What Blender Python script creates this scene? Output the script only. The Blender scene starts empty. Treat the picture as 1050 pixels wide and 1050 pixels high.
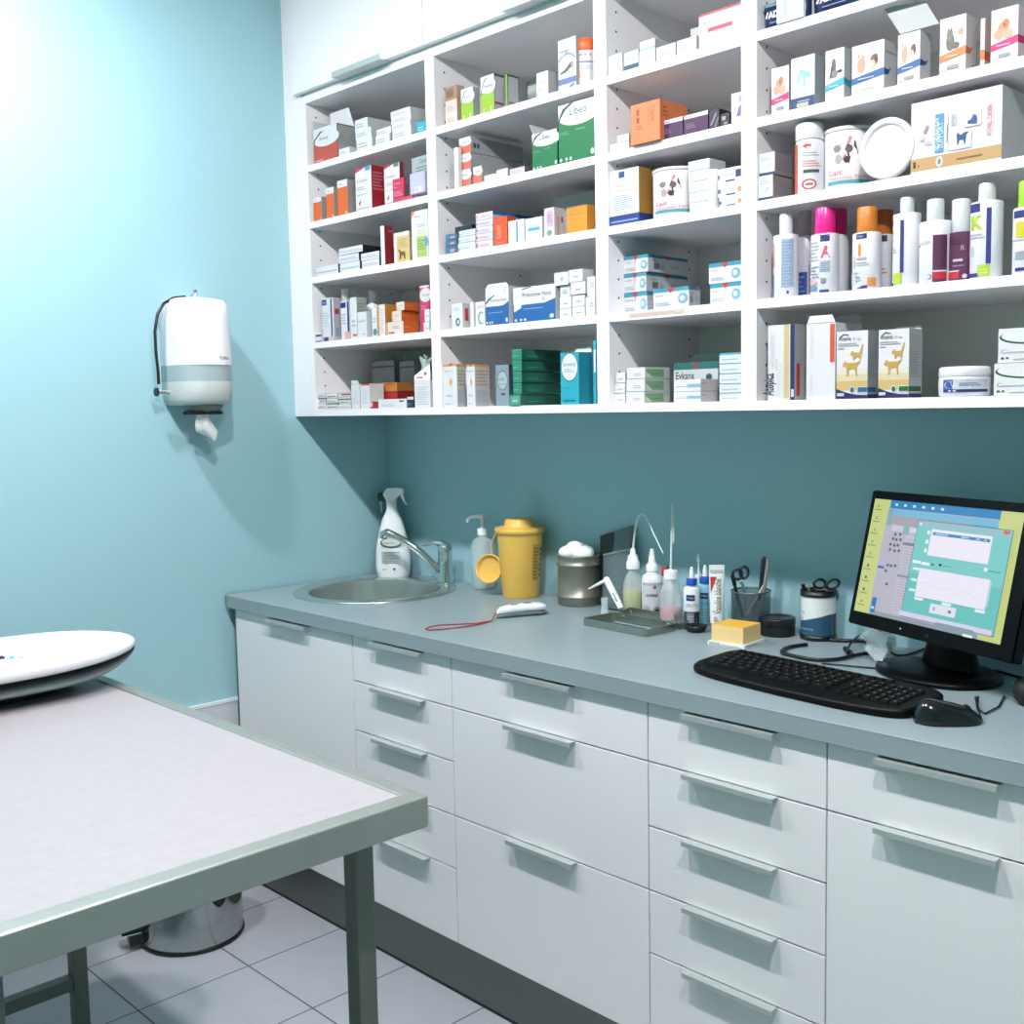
import bpy, math, random
from mathutils import Vector, Matrix
random.seed(7)
PI = math.pi
SC = bpy.context.scene
COL = SC.collection

# ------------------------------------------------------------------ camera
CAM = Vector((3.0195, -2.2523, 1.4479))
YAW, PITCH, ROLL, FPX, CX, CY = 0.7822, 0.0922, -0.0155, 1136.984, 569.119, 525.897
CAMF = Vector((-math.sin(YAW)*math.cos(PITCH), math.cos(YAW)*math.cos(PITCH), -math.sin(PITCH)))
R0 = Vector((math.cos(YAW), math.sin(YAW), 0))
U0 = R0.cross(CAMF)
CAMR = math.cos(ROLL)*R0 + math.sin(ROLL)*U0
CAMU = -math.sin(ROLL)*R0 + math.cos(ROLL)*U0
cd = bpy.data.cameras.new('camera')
cd.sensor_fit = 'HORIZONTAL'; cd.sensor_width = 36.0
cd.lens = FPX/1050*36
cd.shift_x = (525-CX)/1050; cd.shift_y = (CY-525)/1050
cd.clip_start = 0.05
co = bpy.data.objects.new('camera', cd); COL.objects.link(co)
m3 = Matrix((CAMR, CAMU, -CAMF)).transposed()
co.matrix_world = Matrix.Translation(CAM) @ m3.to_4x4()
SC.camera = co

def ray(u, v): return CAMF + CAMR*((u-CX)/FPX) - CAMU*((v-CY)/FPX)
def AX(u, v, x): d = ray(u, v); return CAM + d*((x-CAM.x)/d.x)
def AY(u, v, y): d = ray(u, v); return CAM + d*((y-CAM.y)/d.y)
def AZ(u, v, z): d = ray(u, v); return CAM + d*((z-CAM.z)/d.z)

# ------------------------------------------------------------------ materials
def lin(h):
    h = h.lstrip('#')
    o = []
    for i in (0, 2, 4):
        c = int(h[i:i+2], 16)/255
        o.append(c/12.92 if c <= .04045 else ((c+.055)/1.055)**2.4)
    return (o[0], o[1], o[2], 1)
_M = {}
INK = .72       # printed card and plastic never reach a full white
def ink(c): return mat(c, .5, name='print_'+c, dim=INK) if isinstance(c, str) else c
def mat(hexc, rough=.5, metal=0, name=None, spec=.5, coat=0, noise=0, nscale=40, bump=0, stretch=None, emit=0, alpha=1.0, trans=0, dim=1.0):
    key = (hexc, rough, metal, name, emit, alpha, trans, dim)
    if key in _M: return _M[key]
    m = bpy.data.materials.new(name or 'paint_'+hexc)
    m.use_nodes = True
    nt = m.node_tree; N = nt.nodes; L = nt.links
    b = N['Principled BSDF']
    b.inputs['Base Color'].default_value = tuple(x*dim for x in lin(hexc)[:3])+(1,) if not emit else (.01, .01, .01, 1)
    b.inputs['Roughness'].default_value = rough
    b.inputs['Metallic'].default_value = metal
    b.inputs['Specular IOR Level'].default_value = spec
    b.inputs['Coat Weight'].default_value = coat
    b.inputs['Alpha'].default_value = alpha
    b.inputs['Transmission Weight'].default_value = trans
    if emit:
        b.inputs['Emission Color'].default_value = lin(hexc)
        b.inputs['Emission Strength'].default_value = emit
    if noise or bump:
        tc = N.new('ShaderNodeTexCoord'); mp = N.new('ShaderNodeMapping')
        L.new(tc.outputs['Object'], mp.inputs[0])
        if stretch: mp.inputs['Scale'].default_value = stretch
        nz = N.new('ShaderNodeTexNoise'); nz.inputs['Scale'].default_value = nscale; nz.inputs['Detail'].default_value = 4
        L.new(mp.outputs[0], nz.inputs['Vector'])
        if noise:
            mx = N.new('ShaderNodeMix'); mx.data_type = 'RGBA'
            c = lin(hexc)
            mx.inputs[6].default_value = tuple(max(0, x*(1-noise)) for x in c[:3])+(1,)
            mx.inputs[7].default_value = tuple(min(1, x*(1+noise)) for x in c[:3])+(1,)
            L.new(nz.outputs['Fac'], mx.inputs[0]); L.new(mx.outputs[2], b.inputs['Base Color'])
        if bump:
            bp = N.new('ShaderNodeBump'); bp.inputs['Strength'].default_value = bump; bp.inputs['Distance'].default_value = .002
            L.new(nz.outputs['Fac'], bp.inputs['Height']); L.new(bp.outputs[0], b.inputs['Normal'])
    _M[key] = m
    return m

def tile_mat(name, tile, grout, axes, offs, sizes, w, rough=.25):
    """Square tiles with thin joints, laid out in the object's own coordinates."""
    m = bpy.data.materials.new(name); m.use_nodes = True
    nt = m.node_tree; N = nt.nodes; L = nt.links; b = N['Principled BSDF']
    tc = N.new('ShaderNodeTexCoord'); sp = N.new('ShaderNodeSeparateXYZ'); L.new(tc.outputs['Object'], sp.inputs[0])
    def mth(op, a, bb=None):
        n = N.new('ShaderNodeMath'); n.operation = op
        for i, x in enumerate((a, bb)):
            if x is None: continue
            if isinstance(x, (int, float)): n.inputs[i].default_value = x
            else: L.new(x, n.inputs[i])
        return n.outputs[0]
    ds = []
    for ax, o, s in zip(axes, offs, sizes):
        f = mth('FRACT', mth('DIVIDE', mth('SUBTRACT', sp.outputs[ax], o-100*s), s))
        d = mth('MULTIPLY', mth('MINIMUM', f, mth('SUBTRACT', 1.0, f)), s)
        ds.append(d)
    d = mth('MINIMUM', ds[0], ds[1])
    g = mth('LESS_THAN', d, w/2)
    nz = N.new('ShaderNodeTexNoise'); nz.inputs['Scale'].default_value = 14; nz.inputs['Detail'].default_value = 5
    L.new(tc.outputs['Object'], nz.inputs['Vector'])
    mt = N.new('ShaderNodeMix'); mt.data_type = 'RGBA'
    c = lin(tile)
    mt.inputs[6].default_value = tuple(x*.94 for x in c[:3])+(1,); mt.inputs[7].default_value = tuple(min(1, x*1.05) for x in c[:3])+(1,)
    L.new(nz.outputs['Fac'], mt.inputs[0])
    mx = N.new('ShaderNodeMix'); mx.data_type = 'RGBA'
    L.new(g, mx.inputs[0]); L.new(mt.outputs[2], mx.inputs[6]); mx.inputs[7].default_value = lin(grout)
    L.new(mx.outputs[2], b.inputs['Base Color'])
    rg = mth('ADD', rough, mth('MULTIPLY', g, .5)); L.new(rg, b.inputs['Roughness'])
    bp = N.new('ShaderNodeBump'); bp.inputs['Strength'].default_value = .4; bp.inputs['Distance'].default_value = .002
    L.new(mth('MULTIPLY', g, -1.0), bp.inputs['Height']); L.new(bp.outputs[0], b.inputs['Normal'])
    return m

# ------------------------------------------------------------------ mesh builder
ORG = {}
class MB:
    def __init__(s): s.v = []; s.f = []; s.fm = []; s.sm = []; s.mats = []
    def mi(s, m):
        if isinstance(m, str): m = mat(m)
        if m not in s.mats: s.mats.append(m)
        return s.mats.index(m)
    def add(s, vs, fs, m, smooth=False):
        b = len(s.v); k = s.mi(m)
        s.v += [tuple(p) for p in vs]
        for f in fs: s.f.append([i+b for i in f]); s.fm.append(k); s.sm.append(smooth)
        return b
    def poly(s, pts, m): s.add(pts, [list(range(len(pts)))], m)
    def box(s, x0, y0, z0, x1, y1, z1, m, mf=None, mr=None, mt=None, rot=None):
        """rot=(angle, cx, cy) turns it about the vertical; mf front (-y), mr right (+x), mt top."""
        P = [(x0,y0,z0),(x1,y0,z0),(x1,y1,z0),(x0,y1,z0),(x0,y0,z1),(x1,y0,z1),(x1,y1,z1),(x0,y1,z1)]
        if rot:
            a, cx, cy = rot; c_, s_ = math.cos(a), math.sin(a)
            P = [(cx+(x-cx)*c_-(y-cy)*s_, cy+(x-cx)*s_+(y-cy)*c_, z) for x, y, z in P]
        b = s.add(P, [], m)
        for f, mm in (([0,3,2,1], m), ([4,5,6,7], mt or m), ([0,1,5,4], mf or m), ([1,2,6,5], mr or m), ([2,3,7,6], m), ([3,0,4,7], m)):
            s.f.append([i+b for i in f]); s.fm.append(s.mi(mm)); s.sm.append(False)
    def loft(s, rings, m, cap=True, smooth=True, closed=True):
        n = len(rings[0]); vs = [p for r in rings for p in r]; fs = []
        for i in range(len(rings)-1):
            for j in range(n if closed else n-1):
                k = (j+1) % n
                fs.append([i*n+j, i*n+k, (i+1)*n+k, (i+1)*n+j])
        s.add(vs, fs, m, smooth)
        if cap:
            s.add(rings[0], [list(range(n))[::-1]], m); s.add(rings[-1], [list(range(n))], m)
    def lathe(s, c, prof, m, n=28, sx=1, sy=1, cap=True, smooth=True, rot=0):
        rings = []
        for r, z in prof:
            rings.append([(c[0]+r*sx*math.cos(t+0)*math.cos(rot)-r*sy*math.sin(t)*math.sin(rot), c[1]+r*sx*math.cos(t)*math.sin(rot)+r*sy*math.sin(t)*math.cos(rot), c[2]+z) for t in [2*PI*j/n for j in range(n)]])
        s.loft(rings, m, cap, smooth)
    def tube(s, pts, r, m, n=8, cap=True):
        pts = [Vector(p) for p in pts]; rs = r if isinstance(r, (list, tuple)) else [r]*len(pts)
        t0 = (pts[1]-pts[0]).normalized()
        a = t0.cross(Vector((0, 0, 1)))
        if a.length < .1: a = t0.cross(Vector((1, 0, 0)))
        a.normalize(); rings = []
        for i, p in enumerate(pts):
            t = (pts[min(i+1, len(pts)-1)]-pts[max(i-1, 0)]).normalized()
            a = (a - t*a.dot(t)).normalized(); b = t.cross(a)
            rings.append([tuple(p + (a*math.cos(q)+b*math.sin(q))*rs[i]) for q in [2*PI*j/n for j in range(n)]])
        s.loft(rings, m, cap)
    def ribbon(s, pts, w, th, wd, m):
        """A flat strip: pts centre line, w half-width along the fixed direction wd, thickness th."""
        pts = [Vector(p) for p in pts]; wd = Vector(wd).normalized(); rings = []
        for i, p in enumerate(pts):
            t = (pts[min(i+1, len(pts)-1)]-pts[max(i-1, 0)]).normalized(); nn = t.cross(wd).normalized()
            rings.append([tuple(p+wd*w+nn*th), tuple(p-wd*w+nn*th), tuple(p-wd*w-nn*th), tuple(p+wd*w-nn*th)])
        s.loft(rings, m, True, False)
    def tf(s, M, b=0):
        for i in range(b, len(s.v)): s.v[i] = tuple(M @ Vector(s.v[i]))
    def build(s, name, parent=None, loc=None, bevel=0, seg=2, auto=None):
        xs, ys, zs = zip(*s.v)
        if parent is not None: org = ORG[parent.name]
        elif loc is not None: org = Vector(loc)
        else: org = Vector(((min(xs)+max(xs))/2, (min(ys)+max(ys))/2, min(zs)))
        me = bpy.data.meshes.new(name)
        me.from_pydata([tuple(Vector(p)-org) for p in s.v], [], s.f)
        for m in s.mats: me.materials.append(m)
        for p, k, q in zip(me.polygons, s.fm, s.sm): p.material_index = k; p.use_smooth = q
        me.update()
        o = bpy.data.objects.new(name, me); COL.objects.link(o)
        if parent is not None: o.parent = parent
        else: o.location = org
        ORG[o.name] = org
        if bevel:
            b = o.modifiers.new('edge', 'BEVEL'); b.width = bevel; b.segments = seg; b.limit_method = 'ANGLE'; b.angle_limit = math.radians(50)
            b.harden_normals = False
        return o
def tag(o, label, cat, group=None):
    o['label'] = label; o['category'] = cat
    if group: o['group'] = group
    return o
def thing(name, label, cat, loc, group=None):
    o = bpy.data.objects.new(name, None); COL.objects.link(o); o.location = loc; o.empty_display_size = .05
    ORG[o.name] = Vector(loc)
    return tag(o, label, cat, group)
def struct(o): o['kind'] = 'structure'; return o

# lettering -----------------------------------------------------------------
_T = {}
def glyphs(txt, bold=0.0):
    """Flat outline of a line of lettering: points with cap height 1, starting at x = 0."""
    k = (txt, bold)
    if k not in _T:
        cu = bpy.data.curves.new('lettering', 'FONT'); cu.body = txt; cu.resolution_u = 2; cu.offset = bold
        ob = bpy.data.objects.new('lettering', cu); COL.objects.link(ob)
        dg = bpy.context.evaluated_depsgraph_get(); dg.update()
        me = bpy.data.meshes.new_from_object(ob.evaluated_get(dg))
        vs = [(v.co.x/.7, v.co.y/.7) for v in me.vertices]; fs = [list(p.vertices) for p in me.polygons]
        bpy.data.objects.remove(ob); bpy.data.curves.remove(cu); bpy.data.meshes.remove(me)
        x0 = min(v[0] for v in vs); w = max(v[0] for v in vs)-x0
        _T[k] = ([(x-x0, y) for x, y in vs], fs, w)
    return _T[k]

class Face:
    """A flat face to print on: origin (lower corner), U and V full-extent vectors, outward normal. Coordinates 0..1."""
    def __init__(s, mb, o, U, V, curve=None):
        s.mb, s.o, s.U, s.V = mb, Vector(o), Vector(U), Vector(V); s.n = s.U.cross(s.V).normalized(); s.k = 0; s.curve = curve
    def p(s, u, v):
        off = .00012*(s.k+1)
        if s.curve:   # wrapped round a can: (centre, radius, a0, a1)
            if callable(s.curve): return Vector(s.curve(u, s.o.z+s.V.z*v, off+.0002))
            c, r, a0, a1 = s.curve; a = a0+(a1-a0)*u; z = s.o.z+s.V.z*v
            rad = (r(z) if callable(r) else r)+off+.0001
            return Vector((c[0]+rad*math.cos(a), c[1]+rad*math.sin(a), z))
        return s.o+s.U*u+s.V*v+s.n*off
    def P(s, pts, col, nk=True):
        s.mb.add([s.p(*q) for q in pts], [list(range(len(pts)))], ink(col))
        if nk: s.k += 1
    def R(s, u0, v0, u1, v1, col):
        if s.curve:
            n = 8
            for i in range(n):
                a, b = u0+(u1-u0)*i/n, u0+(u1-u0)*(i+1)/n
                s.P([(a, v0), (b, v0), (b, v1), (a, v1)], col, False)
            s.k += 1
        else: s.P([(u0, v0), (u1, v0), (u1, v1), (u0, v1)], col)
    def E(s, cu, cv, ru, rv, col, a0=0, a1=360, n=28):
        pts = [(cu+ru*math.cos(math.radians(a0+(a1-a0)*i/n)), cv+rv*math.sin(math.radians(a0+(a1-a0)*i/n))) for i in range(n+(0 if a1-a0 == 360 else 1))]
        s.P(pts, col)
    def L(s, u0, v0, u1, v1, n, col, fill=.45):
        """n ruled lines standing for small print too fine to read."""
        h = (v1-v0)/n
        for i in range(n):
            e = u1-(u1-u0)*(.0, .12, .3, .05)[i % 4]
            m_ = 6 if s.curve else 1
            for j in range(m_):
                a, q = u0+(e-u0)*j/m_, u0+(e-u0)*(j+1)/m_
                s.P([(a, v0+h*i), (q, v0+h*i), (q, v0+h*(i+fill)), (a, v0+h*(i+fill))], col, False)
        s.k += 1
    def T(s, u, v, h, txt, col, rot=0, maxw=None, bold=.0, align='L'):
        """u, v: start of the baseline; h: cap height as a share of the face height; rot 90 reads upward."""
        W, H = s.U.length, s.V.length
        vs, fs, w = glyphs(txt, bold); hh = h*H; sx = hh
        if rot in (90, -90):
            if maxw and w*hh > maxw*H: sx = maxw*H/w
        elif maxw and w*hh > maxw*W: sx = maxw*W/w
        ox = {'L': 0, 'C': -w*sx/2, 'R': -w*sx}[align]
        pts = []
        for x, y in vs:
            a, b = x*sx+ox, y*hh
            if rot == 90: a, b = -b, a
            elif rot == -90: a, b = b, -a
            elif rot: c_, s_ = math.cos(math.radians(rot)), math.sin(math.radians(rot)); a, b = a*c_-b*s_, a*s_+b*c_
            pts.append(s.p(u+a/W, v+b/H))
        s.mb.add(pts, fs, ink(col)); s.k += 1
def arc(u0, v0, u1, v1, bow, n=12):
    """Points on a bowed line from (u0,v0) to (u1,v1)."""
    return [(u0+(u1-u0)*i/n, v0+(v1-v0)*i/n+bow*math.sin(PI*i/n)) for i in range(n+1)]
PWR = [20, 25, 27]
LCOL = (1.0, .965, .985)
EXPO = 0.68
# ------------------------------------------------------------------ shared finishes
WALL = mat('9cc5cf', .55, name='teal_wall_paint', noise=.025, nscale=3, bump=.05)
WHITE = mat('e9e7ea', .28, name='white_melamine')
WHITE_SHADED = mat('d8dfdb', .4, name='white_melamine_shaded')  # copy of the white melamine with the interior's greenish shade in its colour
ALU = mat('bcc3c2', .34, .45, name='brushed_aluminium', noise=.05, nscale=60, stretch=(1, 30, 30))
STEEL = mat('8d9694', .38, .75, name='satin_steel_tube', noise=.08, nscale=25, bump=.05)
CHROME = mat('d2d6d6', .08, 1, name='chrome')
SINKM = mat('c3c7c5', .27, .9, name='brushed_sink_steel', noise=.06, nscale=30, stretch=(1, 1, 8))
COUNTER = mat('8c9ca1', .34, name='grey_laminate', noise=.05, nscale=260)
PLINTH = mat('767a76', .4, .35, name='grey_plinth')
BLACK = mat('0d0e10', .35, name='black_plastic')
BLACKM = mat('15171a', .6, name='matt_black_rubber')
DOT = mat('2e3638', .7)

# ------------------------------------------------------------------ the room
XR, YF, ZC = 4.3, -3.4, 2.72
def slab(name, a, m):
    b = MB(); b.box(*a, m); return struct(b.build(name, loc=(0, 0, 0)))
slab('floor', (-.1, YF-.1, -.08, XR+.1, .1, 0), tile_mat('floor_tiles', 'a9adb5', '4f4a4a', (0, 1), (.150, -.245), (.304, .300), .0042))
slab('ceiling', (-.1, YF-.1, ZC, XR+.1, .1, ZC+.08), mat('bfd0c7', .8, name='ceiling_paint'))
slab('wall_left', (-.1, YF-.1, 0, 0, .1, ZC), WALL)
slab('wall_back', (0, 0, 0, XR, .1, ZC), WALL)
WALL2 = mat('84b0a2', .6, name='bounce_tint_paint')  # unseen walls, their green tone chosen for the bounce light
slab('wall_right', (XR, YF-.1, 0, XR+.1, .1, ZC), WALL2)
slab('wall_front', (0, YF-.1, 0, XR, YF, ZC), WALL2)
b = MB(); b.box(0, YF, 0, .009, 0, .588, tile_mat('wall_tiles', 'c9ccd0', '77706c', (1, 2), (-.995, .0), (.1985, .196), .003))
b.box(0, YF, .588, .011, 0, .597, mat('dfe4e8', .3))  # tile trim, the light it catches put into a paler colour
struct(b.build('baseboard_left', loc=(0, 0, 0)))

# round surface lamps on the ceiling: two of them throw the shadows on the end wall
LR, LH = .046, .012
LAMPS = [(.56, -1.43), (1.60, -1.43), (2.62, -1.43)]
names = ['nearest the end wall and paper dispenser', 'over the end of the steel examination table', 'in front of the monitor']
for (x, y), nm, pw in zip(LAMPS, names, PWR):
    puck = mat('fff8f0', .5, name='lit_diffuser_%d' % pw, emit=1.0)
    gb = puck.node_tree.nodes['Principled BSDF']; gb.inputs['Emission Color'].default_value = LCOL+(1,); gb.inputs['Emission Strength'].default_value = pw/(PI*(PI*LR*LR+2*PI*LR*LH))
    t = thing('ceiling_light', 'small round lit ceiling lamp '+nm, 'ceiling light', (x, y, ZC-.03), 'round ceiling lamps')
    b = MB(); b.lathe((x, y, ZC), [(LR+.004, -.0005), (LR+.004, -.012), (LR*.9, -.0125)], WHITE, 36); b.build('holder', t)
    b = MB(); b.lathe((x, y, ZC), [(LR, -.013), (LR, -.013-LH)], puck, 36); b.build('diffuser', t)
w = bpy.data.worlds.new('world'); SC.world = w; w.use_nodes = True
w.node_tree.nodes['Background'].inputs[0].default_value = (.8, .85, .9, 1); w.node_tree.nodes['Background'].inputs[1].default_value = .05
vs_ = SC.view_settings
vs_.view_transform = 'Standard'; vs_.look = 'None'; vs_.gamma = 1; vs_.exposure = EXPO; vs_.use_curve_mapping = False

# ------------------------------------------------------------------ base cabinets
YB, YW, TZ = -.6107, -.625, .915          # fronts, worktop edge, worktop top
FZ1, FZ0 = .874, .174
X1, X2, X3, X4, X5 = .637, 1.0365, 1.6368, 2.0375, 2.4385
RZ = [.7538, .6222, .4903, .3594]
def handle(t, x, z, parent):
    b = MB()                                    # a thin lip screwed to the top edge of a front
    b.box(x-.102, YB-.0215, z-.0045, x+.102, YB-.0005, z-.0022, ALU); b.box(x-.102, YB-.0215, z-.0115, x+.102, YB-.0192, z-.0045, ALU)
    b.build('handle', parent)
def base_unit(x0, x1, rows, label, kind='drawer', handles=True):
    t = thing('base_cabinet', label, 'cabinet', ((x0+x1)/2, -.31, .174), 'white base cabinets under the worktop')
    b = MB(); zt_ = FZ1+.003
    for q in ((x0+.001, YB+.0195, FZ0+.001, x0+.017, -.012, zt_), (x1-.017, YB+.0195, FZ0+.001, x1-.001, -.012, zt_), (x0+.017, YB+.0195, FZ0+.001, x1-.017, -.012, FZ0+.017), (x0+.017, -.02, FZ0+.017, x1-.017, -.012, zt_)):
        b.box(*q, WHITE_SHADED)
    b.build('carcass', t)
    zs = [FZ1]+rows+[FZ0]
    for i in range(len(zs)-1):
        b = MB(); b.box(x0+.0015, YB, zs[i+1]+.0015, x1-.0015, YB+.0185, zs[i]-.0015, WHITE)
        nm = 'door' if (kind == 'door' and i == len(zs)-2) else 'drawer_front'
        d = b.build(nm, t, bevel=.001)
        handle(t, (x0+x1)/2, zs[i]+(0 if i == 0 else .003), d)
    return t
base_unit(.038, X1, [], 'white cupboard with one door under the round sink', 'door')
base_unit(X1, X2, RZ, 'narrow white five-drawer cabinet next to the sink cupboard')
base_unit(X2, X3, [RZ[0], RZ[2]], 'wide white cabinet with three deep drawers, middle of the base row')
base_unit(X3, X4, RZ, 'narrow white five-drawer cabinet under the keyboard')
base_unit(X4, X5, [RZ[0]], 'white cabinet with drawer above door, under the monitor', 'door')
b = MB(); b.box(X5+.002, YB, 0.001, X5+.062, -.003, FZ1+.003, WHITE)
tag(b.build('end_panel'), 'white end panel closing the base cabinet row beyond the monitor', 'panel')
b = MB(); b.box(.012, -.5559, .0005, X5, -.54, FZ0-.001, PLINTH)
b.box(.012, -.557, .0005, X5, -.5559, .008, BLACKM)
tag(b.build('plinth'), 'long grey kick plinth beneath the white base cabinets', 'plinth')
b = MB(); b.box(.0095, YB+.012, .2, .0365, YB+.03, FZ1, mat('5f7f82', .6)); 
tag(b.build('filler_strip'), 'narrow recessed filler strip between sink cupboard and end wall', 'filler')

# worktop with a real cut-out for the sink
SX, SY, SR = .297, -.287, .243
def worktop():
    b = MB(); n = 48; z0, z1 = .8777, TZ; x0, x1 = .0115, X5+.066; y0, y1 = YW, -.001
    circ = [(SX+.215*math.cos(2*PI*i/n), SY+.215*math.sin(2*PI*i/n)) for i in range(n)]
    def outer(i):
        a = 2*PI*i/n; c, s_ = math.cos(a), math.sin(a); hx = .2825; lo, hi = SX-hx, SX+hx
        k = min(((hi-SX) if c > 0 else (lo-SX))/c if abs(c) > 1e-9 else 9e9, ((y1-SY) if s_ > 0 else (y0-SY))/s_ if abs(s_) > 1e-9 else 9e9)
        return (SX+c*k, SY+s_*k)
    # square corners of the sink bay are inserted between the fan points
    pts = []
    cor = [(SX+.2825, y1), (SX-.2825, y1), (SX-.2825, y0), (SX+.2825, y0)]
    ang = [math.atan2(c[1]-SY, c[0]-SX) % (2*PI) for c in cor]
    for i in range(n):
        a0, a1 = 2*PI*i/n, 2*PI*(i+1)/n
        seq = [outer(i)]+[c for c, a in zip(cor, ang) if a0 < a <= a1]+[outer((i+1) % n)]
        inn = [circ[(i+1) % n], circ[i]]
        b.poly([(x, y, z1) for x, y in inn+seq][::1], COUNTER); b.poly([(x, y, z0) for x, y in (inn+seq)[::-1]], COUNTER)
        b.poly([(circ[i][0], circ[i][1], z1), (circ[i][0], circ[i][1], z0), (inn[0][0], inn[0][1], z0), (inn[0][0], inn[0][1], z1)], COUNTER)
    xa, xb = SX-.2825, SX+.2825
    b.box(xb, y0, z0, x1, y1, z1, COUNTER)
    if x0 < xa: b.box(x0, y0, z0, xa, y1, z1, COUNTER)
    else: x0 = xa
    b.poly([(x0, y0, z0), (xb, y0, z0), (xb, y0, z1), (x0, y0, z1)], COUNTER)
    b.poly([(x0, y1, z0), (x0, y0, z0), (x0, y0, z1), (x0, y1, z1)], COUNTER)
    b.poly([(xb, y1, z0), (x0, y1, z0), (x0, y1, z1), (xb, y1, z1)], COUNTER)
    # paler strip along the front edge, its highlight put into the colour
    b.box(.0115, y0-.0006, z1-.0016, x1, y0, z1-.0002, mat('c9d4d8', .3))
    return b.build('worktop')
tag(worktop(), 'long grey laminate worktop running along the teal back wall', 'worktop')

# round sink and mixer tap
t = thing('round_sink', 'round brushed steel sink set into the grey worktop', 'sink', (SX, SY, TZ+.0005))
b = MB(); z = TZ+.0005
b.lathe((SX, SY, z), [(.2435, 0), (.2435, .003), (.240, .0045), (.205, .0045), (.198, .002)], SINKM, 64, cap=False); b.build('rim', t)
b = MB(); b.lathe((SX, SY, z), [(.198, .002), (.196, -.01), (.190, -.10), (.180, -.128), (.155, -.145), (.05, -.152), (.034, -.152)], SINKM, 64, cap=False)
b.build('bowl', t)
b = MB(); b.lathe((SX, SY, z), [(.034, -.151), (.03, -.149), (.026, -.153), (.001, -.153)], CHROME, 32, cap=False); b.build('drain', t)
fx, fy = .357, -.062
t = thing('mixer_tap', 'chrome mixer tap with angled spout over the round sink', 'tap', (fx, fy, TZ+.005))
b = MB(); b.lathe((fx, fy, TZ+.0055), [(.026, 0), (.026, .004), (.0225, .01), (.022, .085), (.023, .095), (.023, .108), (.018, .118), (.004, .121)], CHROME, 32); b.build('base', t)
tip = AX(397, 546, .225)
e0 = Vector((fx-.012, fy-.016, TZ+.042))
path = [e0.lerp(tip, k)+Vector((0, 0, .016*math.sin(PI*k))) for k in (0, .15, .3, .45, .6, .75, .88, 1)]
path += [tip+Vector((-.014, -.002, -.006)), tip+Vector((-.018, -.002, -.018))]
b = MB(); b.tube(path, [.0125, .0115, .011, .011, .011, .011, .0115, .0125, .0135, .0135], CHROME, 14); b.build('spout', t)
lt = AX(433, 558.5, .30)
l0 = Vector((fx+.004, fy, TZ+.122))
b = MB(); b.tube([l0+Vector((.01, .0, -.01)), l0+(lt-l0)*.2+Vector((0, 0, .004)), l0+(lt-l0)*.5+Vector((0, 0, .006)), lt+(l0-lt)*.1, lt], [.016, .012, .006, .0045, .004], CHROME, 12); b.build('lever', t)

# ------------------------------------------------------------------ open shelf units on the wall
YU = -.3559
UN = [.0984, .6984, 1.2981, 1.698, 2.498]
SH = [2.186, 2.020, 1.858, 1.664, 1.461]
ZB, ZT = 1.4415, 2.386
def side_panel(x0, x1, holes, t):
    b = MB(); b.box(x0, YU, ZB, x1, -.004, ZT, WHITE)
    for sgn in holes:
        xx = x1+.0002 if sgn > 0 else x0-.0002
        for yy in (YU+.035, -.06):
            z = ZB+.05
            while z < ZT-.03:
                p = [(xx, yy+.0028*math.cos(a)*sgn, z+.0028*math.sin(a)) for a in [2*PI*k/10 for k in range(10)]]
                b.poly(p, DOT); z += .042
    b.build('side_panel', t)
ulab = ['open white shelf unit in the corner by the dispenser wall', 'open white shelf unit second from the room corner, green boxes inside',
        'narrow open white shelf unit, third from the room corner', 'wide open white shelf unit above the monitor']
for c in range(4):
    x0, x1 = UN[c]+.0004, UN[c+1]-.0004
    t = thing('wall_shelf_unit', ulab[c], 'shelf unit', ((x0+x1)/2, -.18, ZB), 'open white shelf units above the worktop')
    side_panel(x0, x0+.0182, (1,), t); side_panel(x1-.0182, x1, (-1,), t)
    a, e = x0+.0184, x1-.0184
    b = MB(); b.box(a, -.022, ZB, e, -.004, ZT, WHITE_SHADED); b.build('back_panel', t)
    b = MB(); b.box(a, YU, ZB, e, -.0225, SH[4], WHITE); b.build('bottom_panel', t)
    b = MB(); b.box(a, YU, 2.366, e, -.0225, ZT, WHITE); b.build('top_panel', t)
    for k in range(4):
        b = MB(); b.box(a, YU+.001, SH[k]-.0185, e, -.0225, SH[k], WHITE); 
        if c == 2 and k == 3:
            f = Face(b, (a, YU+.001, SH[k]-.0185), (e-a, 0, 0), (0, 0, .0185)); f.R(.16, .2, .6, .8, 'e6d6cc'); f.L(.18, .35, .58, .7, 2, 'd2b5ac')
        b.build('shelf', t)
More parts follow.
